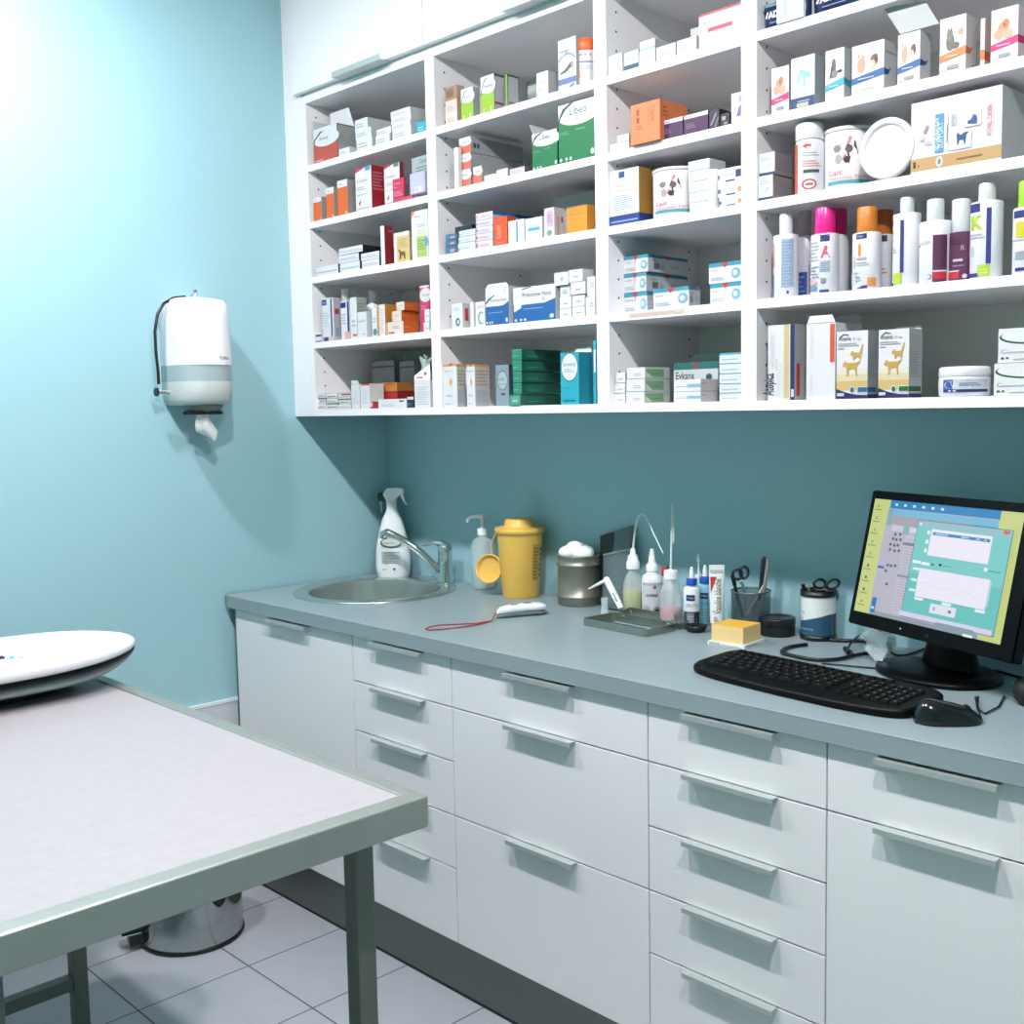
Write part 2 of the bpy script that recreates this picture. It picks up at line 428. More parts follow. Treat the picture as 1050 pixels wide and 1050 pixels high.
# white filler beside the corner unit and closed cupboards above
b = MB(); b.box(.0008, YU, ZB, UN[0]-.0008, YU+.018, ZC-.002, WHITE); 
tag(b.build('filler_board'), 'tall pale filler panel between corner shelf unit and end wall', 'filler')
clab = ['white lift-up cupboard over the corner shelf unit', 'white lift-up cupboard over the second shelf unit from the corner', 'white lift-up cupboard over the narrow shelf unit', 'white lift-up cupboard over the wide shelf unit']
for c in range(4):
    x0, x1 = UN[c]+.0006, UN[c+1]-.0006
    t = thing('wall_cupboard', clab[c], 'cupboard', ((x0+x1)/2, -.18, ZT+.001), 'closed white cupboards above the shelf units')
    b = MB(); b.box(x0, YU+.002, ZT+.0008, x1, -.004, ZC-.002, WHITE_SHADED); b.build('carcass', t)
    b = MB(); b.box(x0-(.0235 if c == 0 else 0)+.001, YU-.019, ZT+.008, x1-.001, YU-.0005, ZC-.004, WHITE); d = b.build('door', t, bevel=.001)
    xm = {0: .428, 1: 1.135}.get(c, (x0+x1)/2)
    b = MB(); b.box(xm-.112, YU-.041, ZT+.0035, xm+.112, YU-.006, ZT+.006, ALU); b.box(xm-.112, YU-.041, ZT+.006, xm+.112, YU-.0385, ZT+.019, ALU)
    b.build('handle', d)
# ------------------------------------------------------------------ steel examination table
TT = .85; tx0, tx1, ty1, ty0 = .385, 1.682, -1.197, -1.875
t = thing('examination_table', 'steel framed examination table with pale speckled laminate top', 'table', (1.0, -1.53, 0))
LAM = mat('aba5aa', .42, name='speckled_laminate', noise=.09, nscale=55, bump=.02)
b = MB(); b.box(tx0+.03, ty0+.03, TT-.02, tx1-.036, ty1-.03, TT-.0025, LAM); b.build('table_top', t)
RIM = mat('a5a9a4', .42, .6, name='brushed_steel_rim', noise=.07, nscale=18, bump=.04)
for a in ((tx1-.036, ty0, tx1, ty1), (tx0, ty0, tx0+.03, ty1), (tx0+.03, ty1-.03, tx1-.036, ty1), (tx0+.03, ty0, tx1-.036, ty0+.03)):
    b = MB(); b.box(a[0], a[1], TT-.051, a[2], a[3], TT, RIM); b.build('edge_rail', t, bevel=.004, seg=3)
LEG = mat('6f746e', .45, .55, name='steel_leg', noise=.1, nscale=30, bump=.05)
def leg(x0, y0, w=.036):
    b = MB(); b.box(x0, y0, .0, x0+w, y0+w, TT-.051, LEG); b.build('leg', t, bevel=.003)
leg(1.531, -1.259); leg(.452, -1.306, .034); leg(1.531, -1.832); leg(.452, -1.832, .034)
for a in ((.455, -1.798, .125, .483, -1.306, .157), (1.534, -1.796, .125, 1.562, -1.259, .157)):
    b = MB(); b.box(*a, LEG); b.build('stretcher', t, bevel=.002)

# ------------------------------------------------------------------ pet scale on the far end of the table
sx, L0, L1 = .49, -1.84, -1.135
t = thing('pet_scale', 'white and grey pet scale on the far end of the table', 'scale', (sx, -1.45, TT))
def sring(y, hw, z0, z1, e=2.6, n=36):
    o = []
    for i in range(n):
        a = 2*PI*i/n; c, s_ = math.cos(a), math.sin(a)
        o.append((sx+hw*math.copysign(abs(c)**(2/e), c), y, (z0+z1)/2+(z1-z0)/2*math.copysign(abs(s_)**(2/e), s_)))
    return o
def scale_dims(y):
    k = (y-L0)/(L1-L0); q = abs(2*k-1)
    hw = .175*max(.03, 1-q**3.0)**.5
    top = TT+.106-.016*q**4; mid = TT+.048+.022*q**3
    bt = min(TT+.016+.060*max(0, (q-.5)/.5)**1.6, mid-.003)
    return hw, top, mid, bt
def scale_rings(lo):
    rr = []; n = 40
    for i in range(n+1):
        a = PI*i/n; y = (L0+L1)/2-(L1-L0)/2*math.cos(a)*.9995
        hw, top, mid, bt = scale_dims(y)
        if lo == 'top': rr.append(sring(y, hw, mid+.0004, max(mid+.004, mid+(top-mid)*min(1, hw/.05)), 3.0))
        else: rr.append(sring(y, hw*.97, bt, mid, 2.0))
    return rr
b = MB(); b.loft(scale_rings('top'), mat('f3f2f6', .3, name='white_scale_shell')); sh_ = b.build('weighing_tray', t)
b = MB()
for k, (u_, v_, r, c) in enumerate(((1.5, 676, .0075, '2c3550'), (12.5, 675.5, .006, '57c3dd'), (21.5, 675.5, .0048, '8ac3d6'))):
    d_ = ray(u_, v_); k_ = 0
    for st in range(400):                       # walk along the sight line until it meets the shell
        p = CAM+d_*((sx+.25-st*.0012-CAM.x)/d_.x); hw, top, mid, bt = scale_dims(p.y); zc, hz = (top+mid)/2, (top-mid)/2
        if abs((p.x-sx)/hw)**3+abs((p.z-zc)/hz)**3 < 1: break
    x_ = p.x
    nn_ = Vector((.93, 0, .36)).normalized(); c0 = Vector((x_, p.y, p.z))
    b.tube([c0-nn_*.004, c0+nn_*.0012], r, mat(c, .4), 18)
b.build('button', t)
b = MB(); b.loft(scale_rings('bot'), mat('5d696b', .5, name='grey_scale_underside')); b.build('underside', t)
b = MB(); b.lathe((sx, -1.50, TT+.0005), [(.11, 0), (.115, .006), (.115, .028)], BLACKM, 32, sx=.9, sy=2.0); b.build('foot', t)

# ------------------------------------------------------------------ pedal bin
bx, by, br = .1735, -.857, .137
t = thing('pedal_bin', 'round chrome pedal bin on the floor tiles under the table', 'bin', (bx, by, 0))
CHB = mat('aeb3b1', .14, 1, name='polished_bin_steel')
b = MB(); b.lathe((bx, by, 0), [(br+.002, .001), (br+.003, .004), (br+.003, .012), (br, .014)], BLACK, 48); b.build('base', t)
b = MB(); b.lathe((bx, by, 0), [(br, .0142), (br, .30)], CHB, 48); b.build('body', t)
b = MB(); b.lathe((bx, by, 0), [(br+.002, .301), (br+.003, .304), (br+.003, .318), (br-.01, .330), (br*.6, .345), (.003, .352)], CHB, 48); b.build('lid', t)
pd = math.atan2(-.9866-.03-by, .12-bx)
b = MB()
for z0, z1, l in ((.055, .085, .052), (.016, .044, .035)):
    b.box(bx+br-.004, by-.02, z0, bx+br+l, by+.02, z1, BLACK)
b.box(bx+br+.002, by-.021, .047, bx+br+.055, by+.021, .0515, CHROME)
M = Matrix.Translation((bx, by, 0)) @ Matrix.Rotation(math.radians(-103), 4, 'Z') @ Matrix.Translation((-bx, -by, 0))
b.tf(M); b.build('pedal', t, bevel=.002)
b = MB()
pp = [(bx+(br+.001)*math.cos(a), by+(br+.001)*math.sin(a), .165-.05*math.cos((a-.10)/.26*PI/2)) for a in [.10-.26+.52*i/12 for i in range(13)]]
b.loft([[p, (p[0], p[1], .17)] for p in pp], BLACK, cap=False, smooth=False, closed=False); b.build('handle_plate', t)

# ------------------------------------------------------------------ paper dispenser on the end wall
dz0, dz1 = 1.474, 1.776
dyc, dhw, dd = -.709, .080, .165
t = thing('paper_dispenser', 'white centrefeed paper dispenser mounted on the teal end wall', 'dispenser', (.001, dyc, dz0))
def dring(z, k, d):
    """D-shaped outline seen from above: flat on the wall, round in front."""
    o = [(.0012, dyc-dhw*k, z)]
    n = 22
    for i in range(n+1):
        a = -PI/2+PI*i/n
        o.append((.05+(d-.05)*max(0, math.cos(a))**.62, dyc+dhw*k*math.copysign(abs(math.sin(a))**.75, math.sin(a)), z))
    o.append((.0012, dyc+dhw*k, z)); return o
DW = mat('eeedf0', .25, name='white_dispenser_shell')
b = MB(); zs = dz0+.115
b.loft([dring(z, k, d) for z, k, d in ((zs, 1, dd), (1.69, .985, dd*.985), (1.735, .97, dd*.965), (1.759, .94, dd*.93), (1.771, .88, dd*.86), (dz1, .74, dd*.72))], DW); b.build('cover', t)
b = MB(); b.loft([dring(z, k, d) for z, k, d in ((dz0+.004, .80, dd*.78), (dz0+.008, .90, dd*.89), (dz0+.02, .97, dd*.965), (dz0+.05, 1, dd*.99), (dz0+.070, 1, dd*.99))], mat('c4c9c8', .4, name='pale_grey_dispenser_base')); b.build('lower_shell', t)
b = MB(); b.loft([dring(z, k, d) for z, k, d in ((dz0+.0702, .998, dd*.985), (zs-.0004, .998, dd*.985))], mat('9fb0b5', .25, name='smoky_window')); b.build('window', t)
b = MB(); ey0, ey1 = dyc+.012, dyc+.040
ex = lambda y: .05+(dd*.995-.05)*max(0, 1-abs((y-dyc)/dhw)**(2/.75))**.31
f = Face(b, (ex(ey0)+.0028, ey0, dz0+.128), (ex(ey1)-ex(ey0), ey1-ey0, 0), (0, 0, .012)); f.T(.02, .15, .7, 'TORK', '7b8084', bold=.02); b.build('emblem', t)
b = MB(); b.lathe((.085, dyc, dz0-.022), [(.03, 0), (.036, .006), (.05, .014), (.055, .026)], mat('5f6a6a', .5), 28); b.build('nozzle', t)
b = MB(); b.loft([[(.085+r*(1+.12*math.sin(9*a))*math.cos(a), dyc+r*1.25*(1+.12*math.sin(9*a))*math.sin(a), dz0+z) for a in [2*PI*k/72 for k in range(72)]] for r, z in ((.037, -.012), (.042, -.017), (.040, -.0225), (.032, -.0225))], BLACKM, True, False)
b.build('serrated_ring', t)
b = MB(); rr = []
for i, (z, w_, ox) in enumerate(((dz0-.008, .016, 0), (dz0-.03, .022, -.002), (dz0-.05, .024, .002), (dz0-.066, .03, .008), (dz0-.078, .022, .02), (dz0-.092, .007, .03))):
    rr.append([(.085+w_*.55*math.cos(a)*(1+.25*math.sin(3*a+i)), dyc+ox+w_*math.sin(a)*(1+.25*math.cos(2*a+i*1.7)), z+.006*math.sin(2*a+i)) for a in [2*PI*j/20 for j in range(20)]])
b.loft(rr, mat('f4f4f4', .9, name='paper_tissue'))
tag(b.build('hanging_paper_towel'), 'crumpled end of white paper towel hanging from the dispenser nozzle', 'paper towel')
b = MB(); kz = AX(200, 299, .02)
b.tube([(.012, kz.y, kz.z-.016), (.02, kz.y, kz.z-.006), (.02, kz.y, kz.z+.004)], .006, CHROME, 12); b.box(.0005, kz.y-.006, kz.z-.022, .014, kz.y+.006, kz.z-.008, CHROME)
tag(b.build('wall_hook'), 'small metal hook on the teal wall just above the dispenser', 'hook')
kn = AX(165, 402, .06)
cp = [AX(190, 304.3, .05), AX(178, 305.5, .05), AX(168, 311, .052), AX(161.5, 322, .054), AX(158.8, 340, .056), AX(160, 362, .058), AX(162, 380, .06), AX(162.8, 394, .06)]
b = MB(); b.tube(cp, .0042, BLACK, 10)
b.build('security_cord', t)
b = MB(); b.tube([kn+Vector((0, -.016, 0)), kn+Vector((0, -.010, 0))], .012, BLACK, 16); b.tube([kn+Vector((0, -.010, 0)), kn+Vector((0, .024, 0))], .0065, CHROME, 14); b.build('lock_knob', t)
# ------------------------------------------------------------------ things standing on the worktop
Z = TZ+.0006
def clear(hexc, a, rough=.25):
    return mat(hexc, rough, alpha=a, name='clear_plastic_'+hexc)
FROST = clear('e6eef0', .34, .3)
WP = mat('eef0f2', .35, name='white_plastic')

# trigger spray bottle in the corner
c = Vector((.124, -.088, Z)); t = thing('spray_bottle', 'white trigger spray bottle standing behind the round sink in the corner', 'spray bottle', c)
ax_ = math.radians(40)         # broad side faces the room
def ring(cx, cy, z, a, bq, rot=ax_, n=28, e=2.4):
    o = []
    for i in range(n):
        q = 2*PI*i/n; x = a*math.copysign(abs(math.cos(q))**(2/e), math.cos(q)); y = bq*math.copysign(abs(math.sin(q))**(2/e), math.sin(q))
        o.append((cx+x*math.cos(rot)-y*math.sin(rot), cy+x*math.sin(rot)+y*math.cos(rot), z))
    return o
prof = [(0, .040, .026), (.004, .044, .029), (.03, .0475, .031), (.07, .048, .031), (.10, .0455, .030), (.13, .040, .0275), (.16, .034, .024), (.178, .030, .0215), (.19, .027, .02), (.205, .0225, .018), (.218, .0165, .0145), (.228, .0155, .014)]
b = MB(); b.loft([ring(c.x, c.y, c.z+z, a*(1.17 if z < .2 else 1.05), d*1.1) for z, a, d in prof], mat('eef2f4', .3, name='white_bottle'))
f = Face(b, c+Vector((.02, -.0245, .02)), (.001, .001, 0), (0, 0, .16))
def wrapF(bb, cx, cy, z0, h, a, d, w0, w1, rot=ax_):
    """label face lying on the broad front of an oval bottle"""
    s_ = Vector((math.cos(rot), math.sin(rot), 0)); nn = Vector((math.sin(rot), -math.cos(rot), 0))
    return Face(bb, Vector((cx, cy, z0))+s_*w0+nn*d, s_*(w1-w0), (0, 0, h))
f = wrapF(b, c.x, c.y, c.z+.02, .12, 0, .0346, -.036, .040)
f.E(.5, .80, .46, .14, '2f7d4b'); f.E(.52, .815, .41, .11, 'f0f3f4'); f.T(.17, .77, .05, 'SANYTOL', '4a6a66', maxw=.7); f.L(.08, .25, .9, .58, 8, 'b9c6c8'); f.T(.1, .07, .045, 'spray', '59686b')
f.E(.62, .09, .05, .035, '46555a')
b.build('bottle', t)
b = MB(); b.lathe((c.x, c.y, c.z+.228), [(.0165, 0), (.0165, .02), (.014, .024)], WP, 24); b.build('collar', t)
s_ = Vector((math.cos(ax_), math.sin(ax_), 0)); dn = Vector((math.sin(ax_), -math.cos(ax_), 0))
def prism(bb, pts, org, U, V, half, m):
    """2-D outline in (U,V) extruded by half each way across."""
    n_ = U.cross(V).normalized(); P = [org+U*a+V*q for a, q in pts]
    bb.add([p+n_*half for p in P]+[p-n_*half for p in P], [list(range(len(P))), list(range(len(P), 2*len(P)))[::-1]]+[[i, i+len(P), (i+1) % len(P)+len(P), (i+1) % len(P)] for i in range(len(P))], m)
zu_ = Vector((0, 0, 1))
b = MB(); prism(b, [(-.016, .250), (-.026, .272), (-.014, .290), (.020, .292), (.040, .290), (.043, .282), (.041, .268), (.028, .266), (.018, .258), (.014, .246), (-.012, .246)], c, s_, zu_, .012, WP); b.build('spray_head', t, bevel=.003)
b = MB(); prism(b, [(.029, .267), (.041, .267), (.044, .250), (.052, .236), (.0485, .234), (.040, .246)], c, s_, zu_, .005, WP); b.build('trigger', t, bevel=.001)
# the second, dark green trigger bottle hides behind the white one
c2 = Vector((.064, -.046, Z)); t = thing('spray_bottle', 'dark green trigger spray bottle almost hidden behind the white spray bottle', 'spray bottle', c2)
b = MB(); b.loft([ring(c2.x, c2.y, c2.z+z*.98, a*.8, d*.8) for z, a, d in prof], mat('2c5a4a', .35)); b.build('bottle', t)
b = MB(); b.lathe((c2.x, c2.y, c2.z+.2235), [(.014, 0), (.014, .018), (.012, .022)], mat('1e3f33', .4), 20); b.build('collar', t)
b = MB(); prism(b, [(-.042, .244), (-.042, .270), (-.012, .274), (.016, .272), (.018, .256), (.010, .2425), (-.012, .2425)], c2, s_, zu_, .010, mat('1e3f33', .4)); b.build('spray_head', t, bevel=.002)
b = MB(); prism(b, [(-.038, .2435), (-.030, .2435), (-.0285, .228), (-.030, .206), (-.033, .206), (-.034, .228)], c2, s_, zu_, .004, mat('cfe3dc', .4)); b.build('trigger', t)

# pump bottle
c = AY(496, 600, -.052); c = Vector((c.x, -.052, Z))
PK = 1.1
t = thing('pump_bottle', 'clear frosted pump dispenser bottle between tap and yellow bin', 'pump bottle', c)
b = MB(); b.lathe(c, [(r*PK, h*1.05) for r, h in ((.028, 0), (.0315, .004), (.032, .12), (.031, .132), (.024, .143), (.013, .149), (.013, .154))], FROST, 32); b.build('bottle', t)
b = MB(); b.lathe(c, [(.032, .002), (.0328, .005), (.0328, .06)], clear('dfeef0', .5), 28); b.build('liquid', t)
b = MB(); b.lathe(c, [(r, h*1.05+.0002) for r, h in ((.0155, .1545), (.0155, .172), (.008, .176), (.0055, .18), (.0055, .198), (.009, .199), (.009, .212), (.004, .214))], WP, 24); b.build('pump_collar', t)
b = MB(); sp = Vector((-.70, -.70, 0)); top = c+Vector((0, 0, .2175))
b.tube([top, top+sp*.02+zu_*.001, top+sp*.036-zu_*.001, top+sp*.044-zu_*.008, top+sp*.046-zu_*.016], [.006, .0055, .005, .0045, .004], WP, 10); b.build('spout', t)

# yellow sharps bin, its round lid dangling on a strap
c = AY(534, 600, -.075); c = Vector((c.x, -.075, Z))
YEL = mat('e6b856', .38, name='yellow_plastic')
q0 = c.copy(); YK = 1.18
t = thing('sharps_bin', 'yellow plastic sharps bin with its round lid hanging from a strap', 'sharps bin', c)
b = MB(); b.lathe(c, [(r*YK, h*YK) for r, h in ((.044, 0), (.0455, .003), (.0565, .158))], YEL, 40)
f = Face(b, (c.x, c.y, c.z+.05), (.001, 0, 0), (0, 0, .105), curve=((c.x, c.y), lambda z: .0459*YK+(z-c.z)*.0695, math.radians(-14), math.radians(34)))
f.R(.1, 0, .6, 1, 'd9b25e'); f.L(.15, .05, .5, .95, 10, '8a7440'); 
for k, s in enumerate('DANGER'): f.R(.68, .1+.14*k, .86, .18+.14*k, '3c4034')
b.build('body', t)
b = MB(); b.lathe(c, [(r*YK, h*YK) for r, h in ((.0575, .155), (.0615, .158), (.0625, .165), (.059, .169), (.056, .1685), (.040, .172), (.038, .174), (.036, .187), (.033, .190), (.002, .190))], YEL, 40, cap=True); b.build('rim_collar', t)
d = c+Vector((-.072, -.050, .078)); b = MB()
nrm = Vector((.32, -.93, .16)).normalized(); ua = nrm.cross(zu_).normalized(); va = ua.cross(nrm).normalized()
rings = []
for r, h in ((.004, .003), (.030, .003), (.0315, .004), (.033, .013), (.0355, .014), (.0365, .012), (.0365, .006), (.034, -.002), (.004, -.003)):
    rings.append([tuple(d+ua*(r*1.17*math.cos(a))+va*(r*1.17*math.sin(a))+nrm*h) for a in [2*PI*j/32 for j in range(32)]])
b.loft(rings, YEL); b.tube([d-va*.042, d-va*.051], .003, YEL, 8); b.build('hanging_lid', t)
b = MB(); b.tube([c+Vector((-.064, -.022, .188)), c+Vector((-.074, -.030, .176)), c+Vector((-.079, -.040, .15)), d+va*.040], .0018, YEL, 8); b.build('strap', t)

# handheld microchip reader with red wrist cord
t = thing('chip_reader', 'white handheld scanner with red wrist cord, in front of the yellow bin', 'scanner', AZ(533, 630, Z))
p0, p1 = AZ(509, 634, Z), AZ(560, 628, Z); dr = (p1-p0); ln = dr.length; dr.normalize(); sd = Vector((-dr.y, dr.x, 0))
def body(z0, z1, k, e):
    rr = []; n = 18
    for i in range(n+1):
        q = i/n; hw = (.012+.013*q+.006*math.exp(-((q-.78)/.16)**2))*k*max(.06, 1-(2*q-1)**6)**.5
        ce = p0+dr*(ln*q); h = (z1-z0)*max(.1, 1-(2*q-1)**8)**.5*(1+.12*math.sin(q*PI))
        rr.append([tuple(ce+sd*(hw*math.copysign(abs(math.cos(a))**e, math.cos(a)))+zu_*(z0+h*.5+h*.5*math.copysign(abs(math.sin(a))**e, math.sin(a)))) for a in [2*PI*j/20 for j in range(20)]])
    return rr
b = MB(); b.loft(body(.010, .029, 1, .8), mat('eceef2', .3)); b.build('upper_shell', t)
b = MB(); b.loft(body(.0, .012, .98, .7), mat('6b7476', .45)); b.build('lower_shell', t)
b = MB()
bp = p0+dr*(ln*.36)+zu_*.0305; b.loft([[tuple(bp+zu_*h+dr*(.011*math.cos(a))+sd*(.007*math.sin(a))) for a in [2*PI*j/20 for j in range(20)]] for h in (-.004, .0012)], mat('5b8fb8', .3)); b.build('button', t)
b = MB(); bp = p0+dr*(ln*.62)+zu_*.0315; b.box(bp.x-.010, bp.y-.006, bp.z-.005, bp.x+.010, bp.y+.006, bp.z+.0008, mat('7d8f94', .2), rot=(math.atan2(dr.y, dr.x), bp.x, bp.y)); b.build('display', t)
b = MB(); RED = mat('a3182c', .6, name='red_cord')
for off in (0, 1):
    q = [p0+Vector((0, 0, .016)), AZ(504, 636.5, Z+.003), AZ(490, 639 if off else 640.5, Z+.002), AZ(470, 640 if off else 643.5, Z+.002), AZ(450, 641 if off else 645.5, Z+.002), AZ(440, 643 if off else 646, Z+.002), AZ(436.5, 644.8, Z+.002)]
    b.tube(q, .0016, RED, 8)
b.build('wrist_cord', t)

# steel canister with cotton wool
c = AZ(596, 623, Z); c = Vector((.930, -.060, Z))
t = thing('steel_canister', 'old ribbed steel drum canister filled with white cotton wool', 'canister', c)
OLD = mat('8b8a80', .36, .65, name='old_steel', noise=.18, nscale=30, bump=.06)
CK = 1.08; R_ = .0535*CK; b = MB()
b.lathe(c, [(r, h*1.09) for r, h in ((R_-.001, 0), (R_+.001, .002), (R_+.001, .018), (R_+.0045, .021), (R_+.0045, .024), (R_, .027), (R_, .098), (R_+.0045, .101), (R_+.0045, .104), (R_, .107), (R_, .122), (R_+.002, .124), (R_, .126), (R_-.003, .126), (R_-.003, .112), (.002, .112))], OLD, 48); b.build('drum', t)
b = MB(); b.box(c.x-R_-.006, c.y-.012, c.z+.122, c.x-R_+.002, c.y-.002, c.z+.131, OLD); b.build('catch', t)
b = MB()
b.tube([(c.x-R_-.006, c.y-.003, c.z+.006), (c.x-R_-.007, c.y-.003, c.z+.06), (c.x-R_-.006, c.y-.003, c.z+.126)], .0012, OLD, 6); b.build('wire_rod', t)
COT = mat('eef1f2', .95, name='cotton_wool', bump=.6, nscale=60)
for k, (dx, dy, dz, r) in enumerate(((-.021, -.016, .141, .028), (.024, -.012, .141, .028), (.0, .022, .141, .028), (-.008, -.004, .156, .023))):
    b = MB(); rr = []
    for i in range(9):
        th = PI*i/8; rr.append([(c.x+dx+r*math.sin(th)*math.cos(a)*(1.15+.08*math.sin(3*a+k)), c.y+dy+r*math.sin(th)*math.sin(a), c.z+dz+.0-r*.72*math.cos(th)+.0012*math.sin(4*a+i)) for a in [2*PI*j/18 for j in range(18)]])
    b.loft(rr, COT)
    tag(b.build('cotton_wool_ball'), 'wad of white cotton wool '+['at the tap side of the steel canister', 'at the pouch side of the steel canister', 'at the wall side of the steel canister', 'on top of the heap in the steel canister'][k], 'cotton wool', 'cotton wool in the steel canister')

# black foil pouch leaning on the wall
P4 = [AY(616.5, 612, -.055), AY(648, 616, -.060), AY(649.5, 538.5, -.012), AY(615.5, 549, -.018)]
P4[0].z = Z; P4[1].z = Z
t = thing('foil_pouch', 'black and clear foil pouch leaning on the wall behind the bottles', 'pouch', (P4[0]+P4[1])/2)
b = MB(); nn = (P4[1]-P4[0]).cross(P4[3]-P4[0]).normalized()
rr = []
for i in range(11):
    q = i/10; l_, r_ = P4[0].lerp(P4[3], q), P4[1].lerp(P4[2], q); th = .002+.017*(1-q)**1.2
    row = []
    for j in range(13):
        k = j/12; row.append(tuple(l_.lerp(r_, k)+nn*(th*math.sin(PI*k)**.6+.0022*math.sin(PI*k)*math.sin(5*k+9*q)*math.sin(7*q+2*k))))
    for j in range(12, -1, -1):
        k = j/12; row.append(tuple(l_.lerp(r_, k)-nn*.001*math.sin(PI*k)-nn*.0002))
    rr.append(row)
POU = mat('59696c', .3, name='smoky_foil', bump=.35, nscale=22); b.loft(rr, POU); b.build('bag', t)
def pq(u, v): return P4[0].lerp(P4[3], v).lerp(P4[1].lerp(P4[2], v), u)+nn*(.0035+.017*(1-v)**1.2*math.sin(PI*u)**.6)
b = MB(); PB = mat('101315', .35)
for (a0, b0, a1, b1) in ((.02, .72, .42, .985), (.02, .02, .12, .72)):
    b.loft([[tuple(pq(a0+(a1-a0)*i/6, b0+(b1-b0)*j/8)) for i in range(7)] for j in range(9)], PB, cap=False, closed=False)
b.loft([[tuple(pq(.12+.86*i/8, .70+.03*j)) for i in range(9)] for j in range(2)], mat('8a999b', .4), cap=False, closed=False); b.build('printed_panel', t)

# white plastic applicator propped in a small clear sleeve
t = thing('applicator', 'white tilted applicator with side spout behind the steel tray', 'applicator', AZ(622, 632, Z))
a0, a1 = AY(637, 624, -.135), AY(621, 592.5, -.125); a0.z = max(a0.z, Z+.012)
b = MB(); b.tube([a0, a0.lerp(a1, .3), a0.lerp(a1, .7), a0.lerp(a1, .97), a1], [.0075, .0085, .009, .009, .006], WP, 16); b.build('barrel', t)
b = MB(); s0 = a0.lerp(a1, .93); b.tube([s0, s0.lerp(AY(604, 603.5, -.14), .6), AY(603.5, 604, -.14)], [.0055, .0035, .002], WP, 12); b.build('spout', t)
b = MB(); mm = a0.lerp(a1, .36); dv = (a1-a0).normalized(); fw = Vector((.62, -.78, 0)); b.tube([mm-dv*.012+fw*.0082, mm+dv*.016+fw*.0088], .0018, BLACK, 6); b.build('slot', t)
cc = AZ(620, 631, Z); b = MB(); b.lathe((cc.x, cc.y, Z), [(.012, 0), (.0115, .002), (.008, .03), (.010, .046)], clear('dfeef4', .45), 20, cap=False); 
tag(b.build('clear_cup'), 'small clear plastic sleeve standing below the white applicator', 'cup')

# bottles
def lathe_bottle(name, label, cat, c, body, bodymat, cap, capmat, prints=None, liquid=None, k=(1, 1)):
    body = [(r*k[0], h*k[1]) for r, h in body]; cap = [(r*k[0], h*k[1]) for r, h in cap]
    if liquid: liquid = ([(r*k[0], h*k[1]) for r, h in liquid[0]], liquid[1])
    t = thing(name, label, cat, c)
    b = MB(); b.lathe(c, body, bodymat, 36)
    if prints: prints(b, c)
    b.build('bottle', t)
    if liquid: q = MB(); q.lathe(c, liquid[0], liquid[1], 32); q.build('liquid', t)
    q = MB(); q.lathe(c, cap, capmat, 28); q.build('cap', t)
    return t
def place(u, y): p = AY(u, 620, y); return Vector((p.x, y, Z))
c = place(649.5, -.085)
t = lathe_bottle('wash_bottle', 'squeeze wash bottle half full of yellow-green liquid with bent tube', 'wash bottle', c,
    [(.024, 0), (.026, .004), (.026, .05), (.0245, .066), (.019, .082), (.0125, .092), (.0125, .098)], FROST,
    [(.0165, .0985), (.0165, .112), (.0155, .114), (.0135, .116), (.012, .126), (.0075, .129), (.006, .14), (.004, .142)], WP, None, ([(.0235, .0015), (.0252, .004), (.0252, .052)], clear('b4bf3c', .95, .3)), (1.05, 1.22))
b = MB(); y0 = c.y; 
pts = [Vector((c.x, y0, Z+.168)), AY(652.5, 548, y0), AY(652.8, 534, y0), AY(655, 528.6, y0-.004), AY(659, 527.6, y0-.008), AY(662.5, 529.5, y0-.012), AY(671, 549, y0-.03), AY(680, 567.5, y0-.045)]
pts[1].x = (pts[0].x+pts[1].x)/2
b.tube(pts, [.0028]*5+[.0026, .002, .0013], clear('e6eef0', .8), 10); b.build('tube', t)

c = place(669, -.083)
def pr(b, c):
    f = Face(b, c, (.001, 0, 0), (0, 0, .094), curve=((c.x, c.y), .0272, math.radians(-112), math.radians(18)))
    f.R(0, .02, 1, .98, 'e9edf2'); f.R(0, .9, 1, .98, 'c9ccd8'); f.T(.2, .60, .10, 'cristal', '2b3340', bold=.02, maxw=.5); f.E(.58, .86, .07, .05, 'd84d55'); f.T(.22, .4, .06, 'soin', 'dba0a8'); f.E(.66, .16, .17, .17, '9aa6b4'); f.E(.66, .16, .1, .1, '14161c'); f.L(.1, .25, .4, .38, 3, 'd9b4bc')
lathe_bottle('care_bottle', 'white round bottle with cone tip between the two wash bottles', 'bottle', c, [(.025, 0), (.027, .003), (.027, .078), (.0245, .086), (.0135, .092), (.0135, .095)], mat('e3e8ee', .3, name='pale_bottle'),
    [(.0155, .0955), (.0155, .108), (.011, .111), (.0095, .116), (.005, .139), (.003, .141)], WP, pr, None, (1, 1.25))
c = place(688, -.102)
t = lathe_bottle('wash_bottle', 'squeeze wash bottle with pink liquid and straight upright tube', 'wash bottle', c,
    [(.026, 0), (.0285, .004), (.0285, .048), (.027, .062), (.021, .078), (.0145, .086), (.0145, .092)], FROST,
    [(.0175, .0925), (.0175, .108), (.0165, .110), (.006, .111), (.005, .113)], WP, None, ([(.0255, .0015), (.0276, .004), (.0276, .030)], clear('dd8f9b', .95, .3)), (1, 1.18))
b = MB(); b.tube([c+Vector((0, 0, .131)), AY(688.3, 560, c.y), AY(689.3, 517, c.y)], [.0028, .0027, .002], clear('e6eef0', .8), 10); b.build('tube', t)
b = MB(); q0 = AY(689.6, 556, c.y); b.tube([AY(689.8, 518, c.y-.003), AY(690.6, 548, c.y-.003), AY(690.4, 557, c.y-.003)], [.0022, .0024, .0016], clear('eef4f4', .75), 8); b.build('tube_end', t)
c = place(682.5, -.030)
